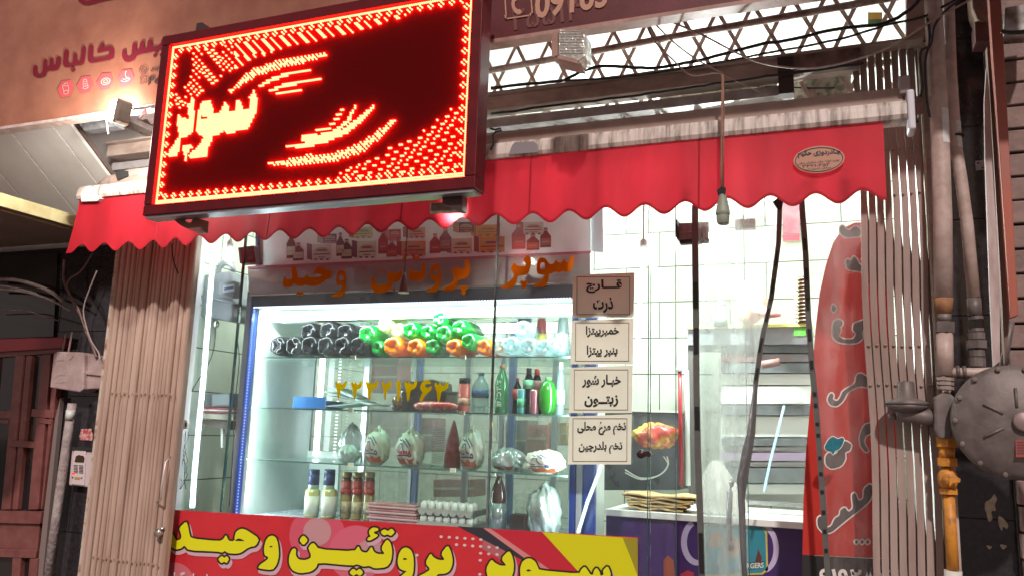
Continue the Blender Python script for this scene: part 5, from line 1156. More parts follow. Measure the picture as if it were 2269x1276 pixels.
for k in range(2):
    z0 = z+.005+k*.068; wdt = B.x-A.x; nE = 7; st_ = wdt/nE
    t = thing('egg_tray', 'grey pulp tray of white eggs, %s one of the stack of two' % ('lower','upper')[k], 'egg tray', (A.x,GYc-.02,z0))
    g = MB(); pts = []
    for i in range(nE+1): pts += [(A.x+i*st_-.010,z0+.032),(A.x+i*st_+.010,z0+.032)] if i < nE else [(A.x+i*st_-.008,z0+.032)]
    low = []
    for i in range(nE): low += [(A.x+i*st_+st_*.25,z0),(A.x+i*st_+st_*.75,z0)]
    body = [(A.x-.004,z0+.034),(B.x,z0+.034)]+[(B.x-.004,z0+.018)]
    for i in reversed(range(nE)): body += [(A.x+i*st_+st_*.80,z0+.0),(A.x+i*st_+st_*.25,z0+.0),(A.x+i*st_,z0+.016)]
    g.prism([(a_,GYc-.04,b_) for a_, b_ in body], (0,.2,0)); obj('pulp_tray', g, m_etr, t)
    for i in range(nE):
        for j in range(2):
            e = MB().ball((A.x+(i+.5)*st_, GYc-.012+j*.05, z0+.045), (.021,.021,.027), 12, 8); obj('egg', e, m_egg, t)
standing('tall dark brown bottle with silver label near the joint on the bottom tray', 1110, 1045, 38, z, mat('brown_glass', (.05,.02,.015), .08, coat=.8), mat('foil', (.3,.28,.26), .3), 0, mat('label_silver', (.28,.33,.32), .2, metal=.5), 'round', (.08,.5))
t = thing('brown_box', 'dark brown box with small window right of the brown bottle', 'box', P(1150,1100,GYc)); A = P(1130,1140,GYc+.04); B = P(1168,1098,GYc+.04)
obj('carton', MB().box((A.x,GYc+.04,z),(B.x,GYc+.12,z+.10)), mat('carton_dark', (.06,.035,.03), .4), t, bevel=.003); obj('window', MB().box((A.x+.02,GYc+.035,z+.02),(B.x-.02,GYc+.039,z+.08)), m_dkb, t)
bag('crumpled grey green plastic bag tied at top on the right of the tray', 1168, 1246, 1072, z, -.02, mat_film('grey_bag', (.34,.42,.38), .3, .2, .9, .2, bump=1, bscale=14), True, 12, False, False, name='plastic_bag', cat='bag')
t = thing('black_bowl', 'black moulded bowl behind the crumpled grey green bag', 'bowl', P(1185,1060,GYc+.15)); obj('bowl', MB().lathe((P(1195,1080,GYc+.18).x,GYc+.18,z+.07), [(.03,0),(.06,.02),(.07,.06),(.065,.06),(.05,.03)], 'Z', 18), m_dark, t)

for i, (x0, y0, x1, y1, YY, c, lb_) in enumerate([(812,800,880,868,5.0,(.30,.05,.05),'dark red carton seen through the cabinet left of the dark block'),(820,905,905,990,5.1,(.42,.36,.30),'beige carton seen through the cabinet behind the first printed chickens'),
    (1120,930,1170,1020,5.0,(.10,.12,.12),'dark grey case seen through the cabinet behind the small clear bag'),(1166,940,1212,1000,4.95,(.42,.08,.05),'red carton seen through the cabinet above the sideways chicken'),(1214,935,1256,985,5.0,(.45,.34,.10),'mustard carton seen through the cabinet beside the red one'),
    (960,1062,1050,1100,5.0,(.30,.07,.06),'low dark red crate seen through the cabinet above the eggs'),(655,1060,700,1120,5.1,(.35,.40,.38),'pale grey carton seen through the cabinet left of the jars'),(905,925,960,1000,5.2,(.16,.05,.05),'maroon carton seen through the cabinet left of the ribbed coil')]):
    t = thing('stock_carton', lb_, 'carton', P((x0+x1)/2, y1, YY)); mm = mat('carton_%d' % i, c, .5, col2=tuple(v*.6 for v in c), scale=12)
    obj('box', MB().slab([(x0,y0),(x1,y0),(x1,y1),(x0,y1)], YY, .2), mm, t, bevel=.004); obj('tape', MB().slab([(x0+2,(y0+y1)/2-2),(x1-2,(y0+y1)/2-2),(x1-2,(y0+y1)/2+3),(x0+2,(y0+y1)/2+3)], YY-.003, .002), mat('tape_tan', (.45,.36,.22), .4), t)
# ================================================================ LAMPS INSIDE AND UNDER THE VALANCE
def point(name, loc, e, col, r, parent):
    L = bpy.data.lights.new(name, 'POINT'); L.energy = e; L.color = col; L.shadow_soft_size = r
    o = bpy.data.objects.new(name, L); COL.objects.link(o); o.parent = parent; o.location = Vector(loc)-wloc(parent); return o
def bulb(label, px, py, Y, r, e, col=(.93,1,.97), s=30):
    c = P(px, py, Y); t = thing('light_bulb', label, 'lamp', c)
    obj('globe', MB().ball(c, r, 16, 10), mat_emit('bulb_%d' % s, col, s), t)
    obj('socket', MB().lathe(c+Vector((0,0,r*.9)), [(r*.5,0),(r*.45,.05),(.006,.06),(.006,.4)], 'Z', 12), mat('socket_white', (.6,.6,.58), .4), t)
    point('bulb_light', c+Vector((0,-r*.2 if r < .05 else -r*1.6,r*1.5 if r < .05 else 0)), e, col, r*.4, t); return t
bulb('round white bulb glaring behind the door bracket and hanging socket', 1592, 545, 5.00, .10, 100, s=18)
bulb('white bulb glaring behind the top price card', 1426, 572, 3.86, .040, 13, s=14)
bulb('white bulb glaring above the gas meter at top of the left pane', 508, 566, 3.86, .040, 9, s=14)
cz_ = 3.70
for i, (x, y, e) in enumerate([(-2.4,4.6,24),(-.9,4.5,20),(-.9,5.2,3)]):  # fill tubes added to brighten the shop interior
    t = thing('ceiling_fill', 'added white fill tube on the shop ceiling, %s' % ('left of the middle','above the bread counter','nearest the back wall')[i], 'lamp', (x,y,cz_))
    obj('tube', MB().box((x-.55,y-.03,cz_-.03),(x+.55,y+.03,cz_-.002)), mat_emit('tube_cool', (.92,1,.96), 6), t)
    area('tube_fill', (x,y,cz_-.04), 1.1, .08, e, (.94,1,.97), (0,0,0), t)
t = thing('tube_lamp', 'glowing horizontal tube lamp behind the price cards', 'lamp', P(1370,575,4.4))
obj('tube', MB().tube([P(1338,578,4.4), P(1404,572,4.4)], .018, 10), mat_emit('tube_hot', (.9,1,1), 9), t); obj('tube_mount', MB().slab([(1336,500),(1420,488),(1420,497),(1336,509)], 4.45, .05), mat_emit('tube_soft', (.75,.9,1), 1.4), t)
fc = P(988,462,3.22)
t = floodlight('floodlight', 'bright floodlight under the right end of the lit sign, washing the valance', fc, (-.15,.98,.12), .15, .05, .05, 30, spot=True, strength=5, lens_d=.02)
# strips
def strip(label, pts, Y, r, col, s, group=None, dotted=True):
    t = thing('light_strip', label, 'light strip', P(*pts[0], Y)); P3 = [P(x,y,Y) for x, y in pts]
    obj('sleeve', MB().tube(P3, r*1.6, 8), mat_film('strip_sleeve', (.75,.85,.9), .6, .2, .35, .1), t)
    g = MB(); tot = sum((b-a).length for a, b in zip(P3, P3[1:])); n = int(tot/.0125)
    for i in range(n):
        d = tot*i/n; 
        for a, b in zip(P3, P3[1:]):
            l = (b-a).length
            if d <= l: p = a+(b-a)*d/l; break
            d -= l
        g.box((p.x-r,p.y-r*.6,p.z-.0042),(p.x+r,p.y+r*.6,p.z+.0042))
    obj('diodes', g, mat_emit('strip_%d_%d' % (int(col[0]*100), int(s)), col, s), t)['kind'] = 'stuff'; return t
strip('long slightly curved white light strip hanging behind the narrow left pane', [(473,556),(462,700),(450,850),(439,960),(430,1060),(426,1125)], 3.832, .010, (.80,.93,1), 12)
strip('white green strip reflection built as diodes, slanting down behind the lowest price card', [(1334,1026),(1318,1070),(1302,1110),(1290,1150),(1280,1182)], 3.87, .006, (.75,1,.88), 4)  # a reflected strip, built here as glowing diodes
strip('white light strip running down behind the right edge of the price cards', [(1432,462),(1424,600),(1416,700),(1411,800)], 3.88, .008, (.85,.95,1), 7)
strip('blue white strip reflection built as diodes, slanting across the glass shelves at right', [(1737,900),(1722,960),(1707,1020),(1692,1090)], 4.10, .004, (.30,.75,1), 3.5)  # another strip reflection modelled as self-lit diodes
# hanging bulb holder outside
t = thing('bulb_holder', 'unlit grey green bulb holder hanging on a cord in front of the valance', 'lamp holder', P(1602,470,3.28))
HY = 3.28
m_hold = mat('holder_greygreen', (.30,.33,.26), .5, col2=(.22,.25,.19), scale=12)
hx = P(1602,460,HY); px2m = HY/FOC
obj('holder', MB().lathe((P(1602,497,HY).x,HY,P(1602,497,HY).z), [(.006,-.003),(.021,-.001),(.024,.004),(.026,.03),(.025,.038),(.029,.041),(.027,.052),(.021,.09),(.013,.122),(.006,.128)], 'Z', 20), m_hold, t)
obj('cord', MB().tube([P(1601,430,HY),P(1598,380,HY),P(1599,300,HY),P(1601,165,HY)], .0045, 6), mat('brown_cord', (.28,.14,.09), .6, col2=(.18,.09,.06), scale=40), t)
obj('second_cord', MB().tube([P(1603,430,HY),P(1603,330,HY),P(1604,250,HY),P(1603,165,HY)], .003, 6), mat('brown_cord', (.28,.14,.09), .6), t)
obj('tape', MB().slab([(1588,422),(1598,414),(1607,416),(1606,432),(1590,430)], HY-.012, .02), m_dark, t)
t = thing('bulb_holder', 'dark red bulb holder with white rim hanging over the orange lettering', 'lamp holder', P(893,640,3.62))
hc = P(894,648,3.62)
obj('holder', MB().lathe(hc, [(.010,.0),(.026,.0),(.024,.01),(.018,.05),(.010,.085),(.004,.10)], 'Z', 16), mat('holder_maroon', (.10,.02,.025), .45), t)
obj('rim', MB().lathe(hc, [(.020,-.002),(.028,-.003),(.028,.001),(.020,.001)], 'Z', 18), mat('rim_cream', (.55,.45,.42), .4), t)
obj('cord', MB().tube([hc+Vector((0,0,.1)), P(902,520,3.60), P(905,480,3.58)], .0035, 6), mat('maroon_cord', (.06,.01,.015), .5), t)

# ================================================================ BEHIND THE LEFT PANE
m_meter = mat('meter_grey', (.30,.32,.34), .45, col2=(.22,.24,.26), scale=10)
MY = 3.93
t = thing('gas_meter', 'grey gas meter with curved pipes on the tiles behind the left pane', 'gas meter', P(475,680,MY))
obj('body', MB().slab([(437,612),(512,600),(513,640),(518,700),(508,712),(440,700),(433,690)], MY, .16), m_meter, t, bevel=.012)
obj('flange', MB().slab([(432,650),(520,668),(520,673),(432,656)], MY-.015, .18), m_meter, t, bevel=.003)
dp = obj('dial_box', MB().slab([(484,628),(519,622),(521,652),(516,660),(482,652)], MY-.05, .05), mat('meter_dark', (.16,.17,.18), .4), t, bevel=.004)
obj('dial_window', MB().slab([(495,632),(519,629),(519,645),(494,649)], MY-.055, .004), mat('dial_pale', (.55,.62,.66), .2), dp)
obj('dial_bar', MB().slab([(497,637),(517,634),(517,639),(496,643)], MY-.057, .002), mat('dial_blue', (.05,.07,.2), .3), dp)
obj('inlet_pipe', MB().tube([P(487,615,MY+.04),P(484,600,MY+.02),P(488,588,MY+.02),P(500,582,MY+.02),P(513,586,MY+.02),P(517,598,MY+.03),P(508,615,MY+.05)], .019, 10), m_meter, t)
obj('outlet_pipe', MB().tube([P(440,556,MY+.05),P(450,562,MY+.05),P(455,580,MY+.05),P(455,612,MY+.05)], .02, 10), m_meter, t)
obj('valve', MB().tube([P(520,640,MY),P(534,636,MY),P(534,648,MY)], .008, 8), m_meter, t)
obj('drip_cap', MB().ball(P(478,718,MY), (.022,.022,.025), 10, 8), mat('chrome', (.6,.55,.5), .2), t)
t = thing('wall_shelf', 'small grey shelf on the tiles carrying a radio and magazines, behind the left pane', 'shelf', P(480,920,3.93))
obj('board', MB().slab([(443,915),(512,918),(512,930),(443,925)], 3.92, .30), mat('shelf_grey', (.34,.33,.27), .5), t, bevel=.002)
obj('under_shade', MB().slab([(443,928),(508,932),(508,952),(443,938)], 3.95, .24), mat('under_shade_brown', (.12,.10,.08), .6), t)  # dark slab that stands for the shade under the shelf
obj('bracket', MB().slab([(489,935),(494,935),(494,990),(489,992)], 3.98, .02), m_cw, t)
t = thing('radio', 'dark grey boxy radio on the small shelf behind the left pane', 'radio', P(485,888,3.94)); obj('case', MB().slab([(453,872),(510,870),(512,900),(448,902)], 3.95, .16), mat('radio_grey', (.12,.15,.16), .4), t, bevel=.004); obj('face', MB().slab([(470,874),(508,873),(509,896),(470,898)], 3.946, .003), mat('radio_face', (.20,.26,.28), .3), t)
t = thing('magazine_pile', 'pile of red and white magazines under the radio', 'magazines', P(485,905,3.92))
for i, c in enumerate([(.30,.03,.04),(.6,.58,.55),(.22,.02,.05)]): obj('magazine', MB().slab([(446,901+i*4.5),(511,903+i*4.5),(511,906+i*4.5),(446,904.5+i*4.5)], 3.915+i*.003, .2), ink('mag%d' % i, c), t)
cable('cable', 'thin black cable running down beside the cabinet from the gas meter', [(532,640),(535,690),(526,740),(530,800),(520,900),(516,1000),(508,1120)], 3.88, .003, m_cab)
cable('cable', 'thin black cable looping from meter down behind the light strip', [(478,725),(474,770),(460,810),(440,840),(425,866)], 3.86, .003, m_cab)
g_ = thing('wire_tangle', 'tangle of thin grey wires hanging under the small shelf', 'wires', P(410,1000,3.84))
for k in range(4): 
    pts = [P(400+k*4+rnd.uniform(-6,6), 955+j*16, 3.84) for j in range(9)]; obj('strand', MB().tube([p+Vector((rnd.uniform(-.008,.008),0,0)) for p in pts], .002, 5), m_cab, g_)

# ================================================================ RIGHT INTERIOR
t = thing('bread_counter', 'white topped counter with purple printed front carrying bread', 'counter', P(1580,1150,4.3))
CY_ = 4.35
ctop = (P(1383,1125,CY_).z+P(1780,1160,CY_).z)/2; cxa, cxb = P(1340,1140,CY_).x, P(1800,1150,CY_).x
obj('edge', MB().box((cxa,CY_,ctop-.035),(cxb,CY_+.02,ctop)), mat('counter_white', (.72,.74,.70), .3), t, bevel=.004)
obj('top', MB().box((cxa,CY_+.021,ctop-.03),(cxb,CY_+.75,ctop-.004)), mat('counter_white', (.72,.74,.70), .3), t)
obj('front', MB().box((cxa,CY_+.03,.2),(cxb,CY_+.05,ctop-.036)), mat('purple_print', (.055,.022,.13), .35, col2=(.04,.015,.10), scale=3, coat=.3), t)
obj('upper_ledge', MB().box((P(1385,1090,CY_+.35).x,CY_+.40,P(1500,1100,CY_+.35).z-.02),(cxb,CY_+.44,P(1500,1100,CY_+.35).z)), mat('steel_rail', (.5,.52,.52), .25, metal=.8), t)
FYp = CY_+.028
def prt(name, polys, col, dy=0, rough=.35):
    g = MB(); [g.flat(p, FYp-dy) for p in polys]; return obj(name, g, mat('cp_'+name, col, rough, coat=.3), t)
prt('swirl', [[(1545+math.cos(a)*36, 1200+math.sin(a)*52) for a in [k*math.pi/16+1.2 for k in range(17)]]+[(1548+math.cos(a)*26, 1200+math.sin(a)*40) for a in [k*math.pi/16+1.2 for k in reversed(range(17))]]], (.48,.42,.60), .001)
prt('swirl_right', [[(1690+math.cos(a)*36, 1215+math.sin(a)*54) for a in [-1.3+k*2.6/16 for k in range(17)]]+[(1684+math.cos(a)*30, 1215+math.sin(a)*46) for a in [-1.3+k*2.6/16 for k in reversed(range(17))]]], (.48,.42,.60), .001)
prt('card_border', [[(1560,1160),(1680,1154),(1694,1164),(1700,1180),(1702,1262),(1690,1272),(1560,1276)]], (.50,.42,.10), .001)
prt('teal_card', [[(1562,1164),(1678,1158),(1690,1166),(1696,1182),(1698,1258),(1688,1268),(1562,1272)]], (.03,.22,.28), .002)
prt('bread_picture', [[(1600,1195),(1625,1188),(1650,1196),(1655,1215),(1630,1235),(1602,1230)],[(1570,1180),(1590,1172),(1602,1190),(1590,1215),(1570,1210)]], (.30,.16,.08), .003)
prt('meat_slice', [[(1680,1215),(1688,1235),(1686,1248),(1672,1250)]], (.12,.03,.02), .0035)
prt('lettered_band', [[(1632,1246),(1694,1242),(1692,1258),(1630,1264)]], (.03,.10,.16), .0032)
g = MB(); wr(g, 'BURGERS', 1638, 1247, 1692, 1258, FYp-.0045, .03, slope=-.05); obj('lettering', g, mat('foil_white', (.55,.62,.55), .4), t)
prt('hot_dog', [[(1470,1240),(1480,1230),(1492,1240),(1496,1276),(1470,1276)]], (.30,.07,.04), .001)
prt('red_chip', [[(1508,1270),(1524,1262),(1538,1268),(1534,1290),(1508,1290)]], (.45,.04,.06), .001)
bg_ = [p for p in [(1378,1082),(1395,1074),(1425,1070),(1470,1076),(1510,1073),(1545,1076),(1548,1088),(1535,1092),(1545,1100),(1520,1106),(1490,1098),(1450,1094),(1410,1092),(1380,1092)]]
m_bread = mat('flatbread', (.60,.46,.22), .8, col2=(.42,.26,.10), scale=22, bump=.6)
for i in range(5):
    t2 = thing('flatbread', 'golden flatbread, %s sheet of the pile on the counter' % ('top','second','third','fourth','bottom')[i], 'bread', P(1460,1085+i*8,CY_+.15), 'flatbreads piled on the counter')
    A = P(1382+i*4,1100,CY_+.10); B = P(1546-i*7,1100,CY_+.10); z0 = ctop+.080-i*.0165; V = []; NXb, NYb = 14, 5
    for l in (0,1):
        for j in range(NYb+1):
            for k in range(NXb+1):
                u = k/NXb; v = j/NYb; V.append((A.x+(B.x-A.x)*u+.006*math.sin(j*3+i), CY_+.06+.22*v+.008*math.sin(k*2+i), z0+.004*math.sin(k*.7+i*2)+.003*math.sin(j*2+k)-.010*l))
    q = (NXb+1)*(NYb+1); Fb = []
    for j in range(NYb):
        for k in range(NXb):
            a_ = j*(NXb+1)+k; Fb += [(a_,a_+1,a_+NXb+2,a_+NXb+1),(q+a_,q+a_+NXb+1,q+a_+NXb+2,q+a_+1)]
    for k in range(NXb): Fb += [(k,q+k,q+k+1,k+1)]
    obj('sheet', MB().add(V, Fb, True), m_bread, t2)
t = thing('carrier_bag', 'knotted translucent white carrier bag standing on the counter', 'bag', P(1595,1080,CY_+.1))
g = MB(); A = P(1598,1095,CY_+.12); k_ = (CY_+.12)/FOC
prof = [(44*k_,0),(50*k_,.02),(47*k_,.06),(38*k_,.12),(27*k_,.18),(15*k_,.235),(5*k_,.265)]
n = 40
for (r, h) in prof: pass
V = []; 
for (r, h) in prof:
    for j in range(n):
        q = 2*math.pi*j/n; rr = r*(1+.16*math.sin(7*q+h*9)*(.4+h*3)+.08*math.sin(5*q+2)+.05*math.sin(19*q+h*30)); V.append((A.x+rr*math.cos(q)-h*.12, CY_+.14+rr*.7*math.sin(q), ctop+.006+h))
g.add(V, [(i*n+j, i*n+(j+1) % n, (i+1)*n+(j+1) % n, (i+1)*n+j) for i in range(len(prof)-1) for j in range(n)], True)
obj('body', g, mat_film('carrier_white', (.95,.94,.90), .45, .3, .93, .04, bump=.7, bscale=12), t)
# shelf rack with steel trays
RY = 5.25
t = thing('shelf_rack', 'white shelf rack with grey boards behind the door curtain', 'rack', P(1690,950,RY))
m_rw = mat('rack_white', (.70,.74,.68), .4); m_rg = mat('rack_grey', (.16,.18,.18), .4, col2=(.11,.12,.12), scale=10)
obj('top_board', MB().slab([(1520,722),(1800,716),(1800,722),(1520,728)], RY-.12, .5), mat('yellow_edge', (.62,.58,.16), .4), t)
obj('hood', MB().slab([(1524,728),(1800,723),(1800,762),(1524,764)], RY-.1, .45), mat('hood_steel', (.30,.32,.34), .3, metal=.5, col2=(.2,.2,.2), scale=5), t)
obj('green_label', MB().slab([(1759,727),(1785,726),(1785,743),(1759,744)], RY-.105, .003), mat('label_lime', (.10,.50,.05), .4, col2=tuple(.35*c+.1 for c in (.10,.50,.05)), scale=55, contrast=(.42,.5)), t)
for i, (ya, yb, m) in enumerate([(764,782,m_rg),(784,802,mat('rack_steel', (.25,.26,.27), .3, metal=.5, col2=(.32,.1,.08), scale=6, stretch=(1,1,.1))),(804,826,m_rg),(828,853,m_rw),(855,895,m_rw),(897,920,m_rg),(922,968,m_rw),(970,988,m_rg),(990,1000,m_rw),(1002,1021,mat('rack_mauve', (.30,.24,.32), .4)),(1023,1034,m_rw),(1036,1070,m_rg),(1072,1095,m_rw)]):
    obj('board', MB().slab([(1598,ya),(1800,ya),(1802,yb-1),(1598,yb-1)], RY-(.02 if m is m_rw else .06), .10), m, t)
obj('back_sheet', MB().slab([(1596,764),(1802,764),(1804,1110),(1596,1110)], RY+.12, .01), m_rw, t)
obj('column', MB().slab([(1524,765),(1536,765),(1540,1110),(1526,1110)], RY-.08, .1), mat('column_dark', (.12,.12,.11), .4), t)
obj('roll', MB().tube([P(1688,808,RY-.14),P(1728,801,RY-.14)], .024, 12), mat('pinkish_roll', (.26,.15,.13), .6), t)
t = thing('red_pipe', 'thin dark red upright pipe beside a cream pipe near the bread', 'pipe', P(1508,950,4.9))
obj('upright', MB().tube([P(1506,822,4.9), P(1510,1075,4.9)], .012, 8), mat('pipe_red', (.30,.02,.03), .35), t)
obj('cap', MB().tube([P(1506,815,4.9), P(1506,823,4.9)], .02, 8), m_rw, t); obj('cream_upright', MB().tube([P(1521,820,4.92), P(1525,1075,4.92)], .014, 8), m_cw, t)
t = thing('wrapped_package', 'red and yellow round wrapped item on the dark shelf behind the lock', 'package', P(1450,960,4.95))
obj('body', blob(MB(), P(1452,965,4.95), (.13,.09,.075), 2, wr_=.08), mat('red_yellow', (.55,.05,.03), .3, col2=(.62,.45,.06), scale=7, contrast=(.45,.55), coat=.5), t)
t = thing('dark_appliance', 'dark appliance cabinet on the counter behind the bread pile', 'cabinet', P(1440,1000,5.1)); obj('case', MB().slab([(1330,910),(1505,915),(1508,1085),(1330,1085)], 5.08, .3), mat('appliance_dark', (.07,.08,.085), .3, col2=(.04,.04,.045), scale=6, coat=.4), t, bevel=.006); obj('top_edge', MB().slab([(1330,904),(1505,909),(1505,914),(1330,909)], 5.07, .3), m_rw, t)
for i in range(2):
    cable('wire', 'pale wire loop hanging over the dark appliance, %s one' % ('upper','lower')[i], [(1385,1040+i*6),(1420,1058+i*3),(1460,1052),(1480,1030),(1470+i*8,1010)], 5.0, .004, m_rw, 'wire')
# raw chicken display and bead rack on the top board
t = thing('plucked_chicken', 'pale pink plucked chicken standing on the rack top behind the door', 'chicken', P(1680,700,5.1))
m_sk = mat('chicken_skin', (.60,.33,.22), .4, col2=(.68,.48,.32), scale=9, sss=.2)
c = P(1665,678,5.1); k_ = 5.1/FOC
obj('body', MB().ball(c, (34*k_,.07,42*k_), 18, 12, lambda d: 1+.12*math.sin(3*d.z+d.x*2)), m_sk, t)
obj('neck', MB().tube([c+Vector((0,0,.08)), c+Vector((-.02,0,.13)), c+Vector((-.03,-.01,.16))], [.04,.03,.012], 10), m_sk, t)
obj('wing', MB().ball(c+Vector((.045,-.055,.01)), (.045,.03,.065), 12, 8), m_sk, t)
for yy in (700,): obj('foot', MB().tube([P(1680,yy-18,5.05),P(1706,yy-3,5.0),P(1730,yy-2,5.0)], [.04,.022,.010], 8), mat('foot_pink', (.50,.20,.17), .4), t)
t = thing('bead_rack', 'upright brown rack edged with cream beads on top of the shelf rack', 'rack', P(1773,665,5.1))
obj('panel', MB().slab([(1768,613),(1786,612),(1788,714),(1768,716)], 5.1, .1), mat('bead_brown', (.07,.02,.012), .4), t)
for i in range(12):
    z_ = P(1765,618+i*8.4,5.09); obj('bead', MB().ball(z_, (.016,.014,.010), 8, 6), mat('bead_cream', (.62,.58,.42), .4), t); obj('slat', MB().slab([(1769,615+i*8.4),(1785,614+i*8.4),(1785,616+i*8.4),(1769,617+i*8.4)], 5.095, .004), mat('bead_cream', (.62,.58,.42), .4), t)
t = thing('pepper_mill', 'grey upright grinder on the rack top left of the plucked chicken', 'grinder', P(1597,700,5.1)); X = P(1597,700,5.1); obj('body', MB().lathe((X.x,5.1,P(1597,722,5.1).z), [(.045,0),(.04,.05),(.03,.10),(.025,.13),(.03,.135),(.018,.15)], 'Z', 14), mat('grinder_grey', (.25,.29,.28), .4), t)
t = thing('wall_notice', 'small maroon notice pasted high on the back wall tiles', 'notice', P(1760,480,5.85)); obj('sheet', MB().slab([(1733,445),(1772,442),(1772,518),(1735,520)], 5.86, .004), mat('notice_maroon', (.36,.13,.17), .4, col2=(.48,.25,.28), scale=12), t); obj('border', MB().slab([(1733,521),(1772,519),(1772,533),(1735,535)], 5.86, .004), mat('notice_rose', (.48,.10,.14), .4), t)

# ================================================================ DOOR CURTAIN AND FEATHER FLAG
m_curt = mat_glass('curtain_sheet', tint=(.95,.98,.97), gloss=.05, dirt=.46, dmin=.24, dirtcol=(.80,.86,.84), dscale=5, stretch=(1,1,.25), rough=.15)
m_curt2 = mat_glass('curtain_sheet_scratched', tint=(.95,.98,.97), gloss=.04, dirt=.32, dmin=.05, dirtcol=(.72,.62,.60), dscale=7, stretch=(1,1,.5), rough=.2, dlo=.4, dhi=.8)
CYR = 3.735
m_band = mat('curtain_band', (.10,.105,.10), .5, col2=(.09,.085,.08), scale=20); m_mag = mat('magnet_black', (.012,.012,.014), .35)
def sheet(name, label, L, Rr, Y, m, wave=.008, seed=0):
    t = thing(name, label, 'curtain', P(*L[len(L)//2], Y)); V = []; n = 14; rows = 26
    def at(path, y):
        for (xa,ya),(xb,yb) in zip(path, path[1:]):
            if ya <= y <= yb: return xa+(xb-xa)*(y-ya)/(yb-ya)
        return path[-1][0]
    y0, y1 = L[0][1], L[-1][1]
    for j in range(rows+1):
        y = y0+(y1-y0)*j/rows; a = at(L,y); b = at(Rr,y)
        for i in range(n+1):
            u = i/n; V.append(P(a+(b-a)*u, y, Y+wave*math.sin(u*9+seed+j*.12)+wave*.5*math.sin(u*21+seed)))
    obj('sheet', MB().add(V, [(j*(n+1)+i,j*(n+1)+i+1,(j+1)*(n+1)+i+1,(j+1)*(n+1)+i) for j in range(rows) for i in range(n)], True), m, t); return t
def band(t, path, w_, Y, mags, mw=1.0):
    l = [(x-w_/2, y) for x, y in path]+[(x+w_/2, y) for x, y in reversed(path)]; obj('edge_band', MB().slab(l, Y, .004), m_band, t)
    for y, h in mags:
        for (xa,ya),(xb,yb) in zip(path, path[1:]):
            if ya <= y <= yb:
                f = (y-ya)/(yb-ya); x = xa+(xb-xa)*f; s = (xb-xa)/(yb-ya)
                obj('magnet', MB().slab([(x-w_*.28*mw,y),(x+w_*.28*mw,y),(x+w_*.28*mw+s*h,y+h),(x-w_*.28*mw+s*h,y+h)], Y-.004, .003), m_mag, t); break
pA = [(1540,455),(1540,540),(1542,690),(1543,850),(1546,1000),(1551,1130),(1556,1300)]
pB = [(1728,455),(1725,540),(1709,660),(1689,750),(1674,850),(1668,960),(1655,1040),(1645,1100),(1650,1300)]
pC = [(1776,440),(1785,560),(1791,700),(1798,800),(1808,900),(1816,1000),(1824,1120),(1836,1300)]
tA = sheet('door_curtain', 'clear plastic door curtain strip bunched between two dark magnet bands', [(x+6,y) for x,y in pA], [(x-6,y) for x,y in pB], CYR, m_curt, .012)
band(tA, pA, 14, CYR-.01, [(625,58),(726,58),(900,52),(1180,90)], 1.3); band(tA, pB, 11, CYR-.012, [(556,34),(620,30),(682,30),(748,32),(815,26)])
obj('knot', MB().slab([(1712,448),(1732,432),(1736,440),(1732,462),(1724,466)], CYR-.02, .02), m_dark, tA)
obj('twist', MB().tube([P(1672,850,CYR-.02),P(1660,960,CYR-.03),P(1652,1000,CYR-.03),P(1640,1060,CYR-.03),P(1645,1200,CYR-.03),P(1652,1300,CYR-.03)], [.004,.010,.016,.014,.010,.012], 8), mat_film('twisted_band', (.22,.22,.23), .3, .4, .8, .1, bump=1, bscale=30), tA)
tC = sheet('door_curtain', 'scratched clear plastic curtain strip hanging over the red feather flag', [(x+5,y) for x,y in pC], [(1940,440),(1944,560),(1948,700),(1952,800),(1956,900),(1960,1000),(1965,1120),(1975,1300)], CYR+.01, m_curt2, .008, 2)
band(tC, pC, 13, CYR-.008, [(528,27),(594,27),(660,27),(728,27),(798,20),(868,9),(893,9),(935,7),(960,7),(1010,7),(1045,8),(1085,8),(1130,9),(1172,9),(1215,9)])
FYF = 3.90
t = thing('feather_flag', 'red feather flag with grey white outlined script behind the plastic curtain', 'flag', P(1860,900,FYF))
m_flag = mat_film('flag_red', (.62,.035,.022), .4, .6, 1, .03, bump=.3, bscale=8, stretch=(1,1,.3))
obj('cloth', MB().slab([(1935,492),(1893,494),(1868,506),(1846,538),(1829,590),(1816,650),(1808,720),(1801,800),(1795,900),(1786,1000),(1780,1110),(1778,1228),(1990,1238),(1985,900),(1975,600),(1960,492)], FYF, .002), m_flag, t)
obj('black_foot', MB().slab([(1778,1229),(1990,1239),(1992,1330),(1776,1330)], FYF, .002), mat('flag_black', (.015,.013,.013), .6), t)
k_g = ink('flag_grey', (.11,.09,.09)); k_w = ink('flag_white', (.90,.80,.76))
sF = lambda q: [(1780+x*180/289, 480+y*796/1276) for x, y in q]
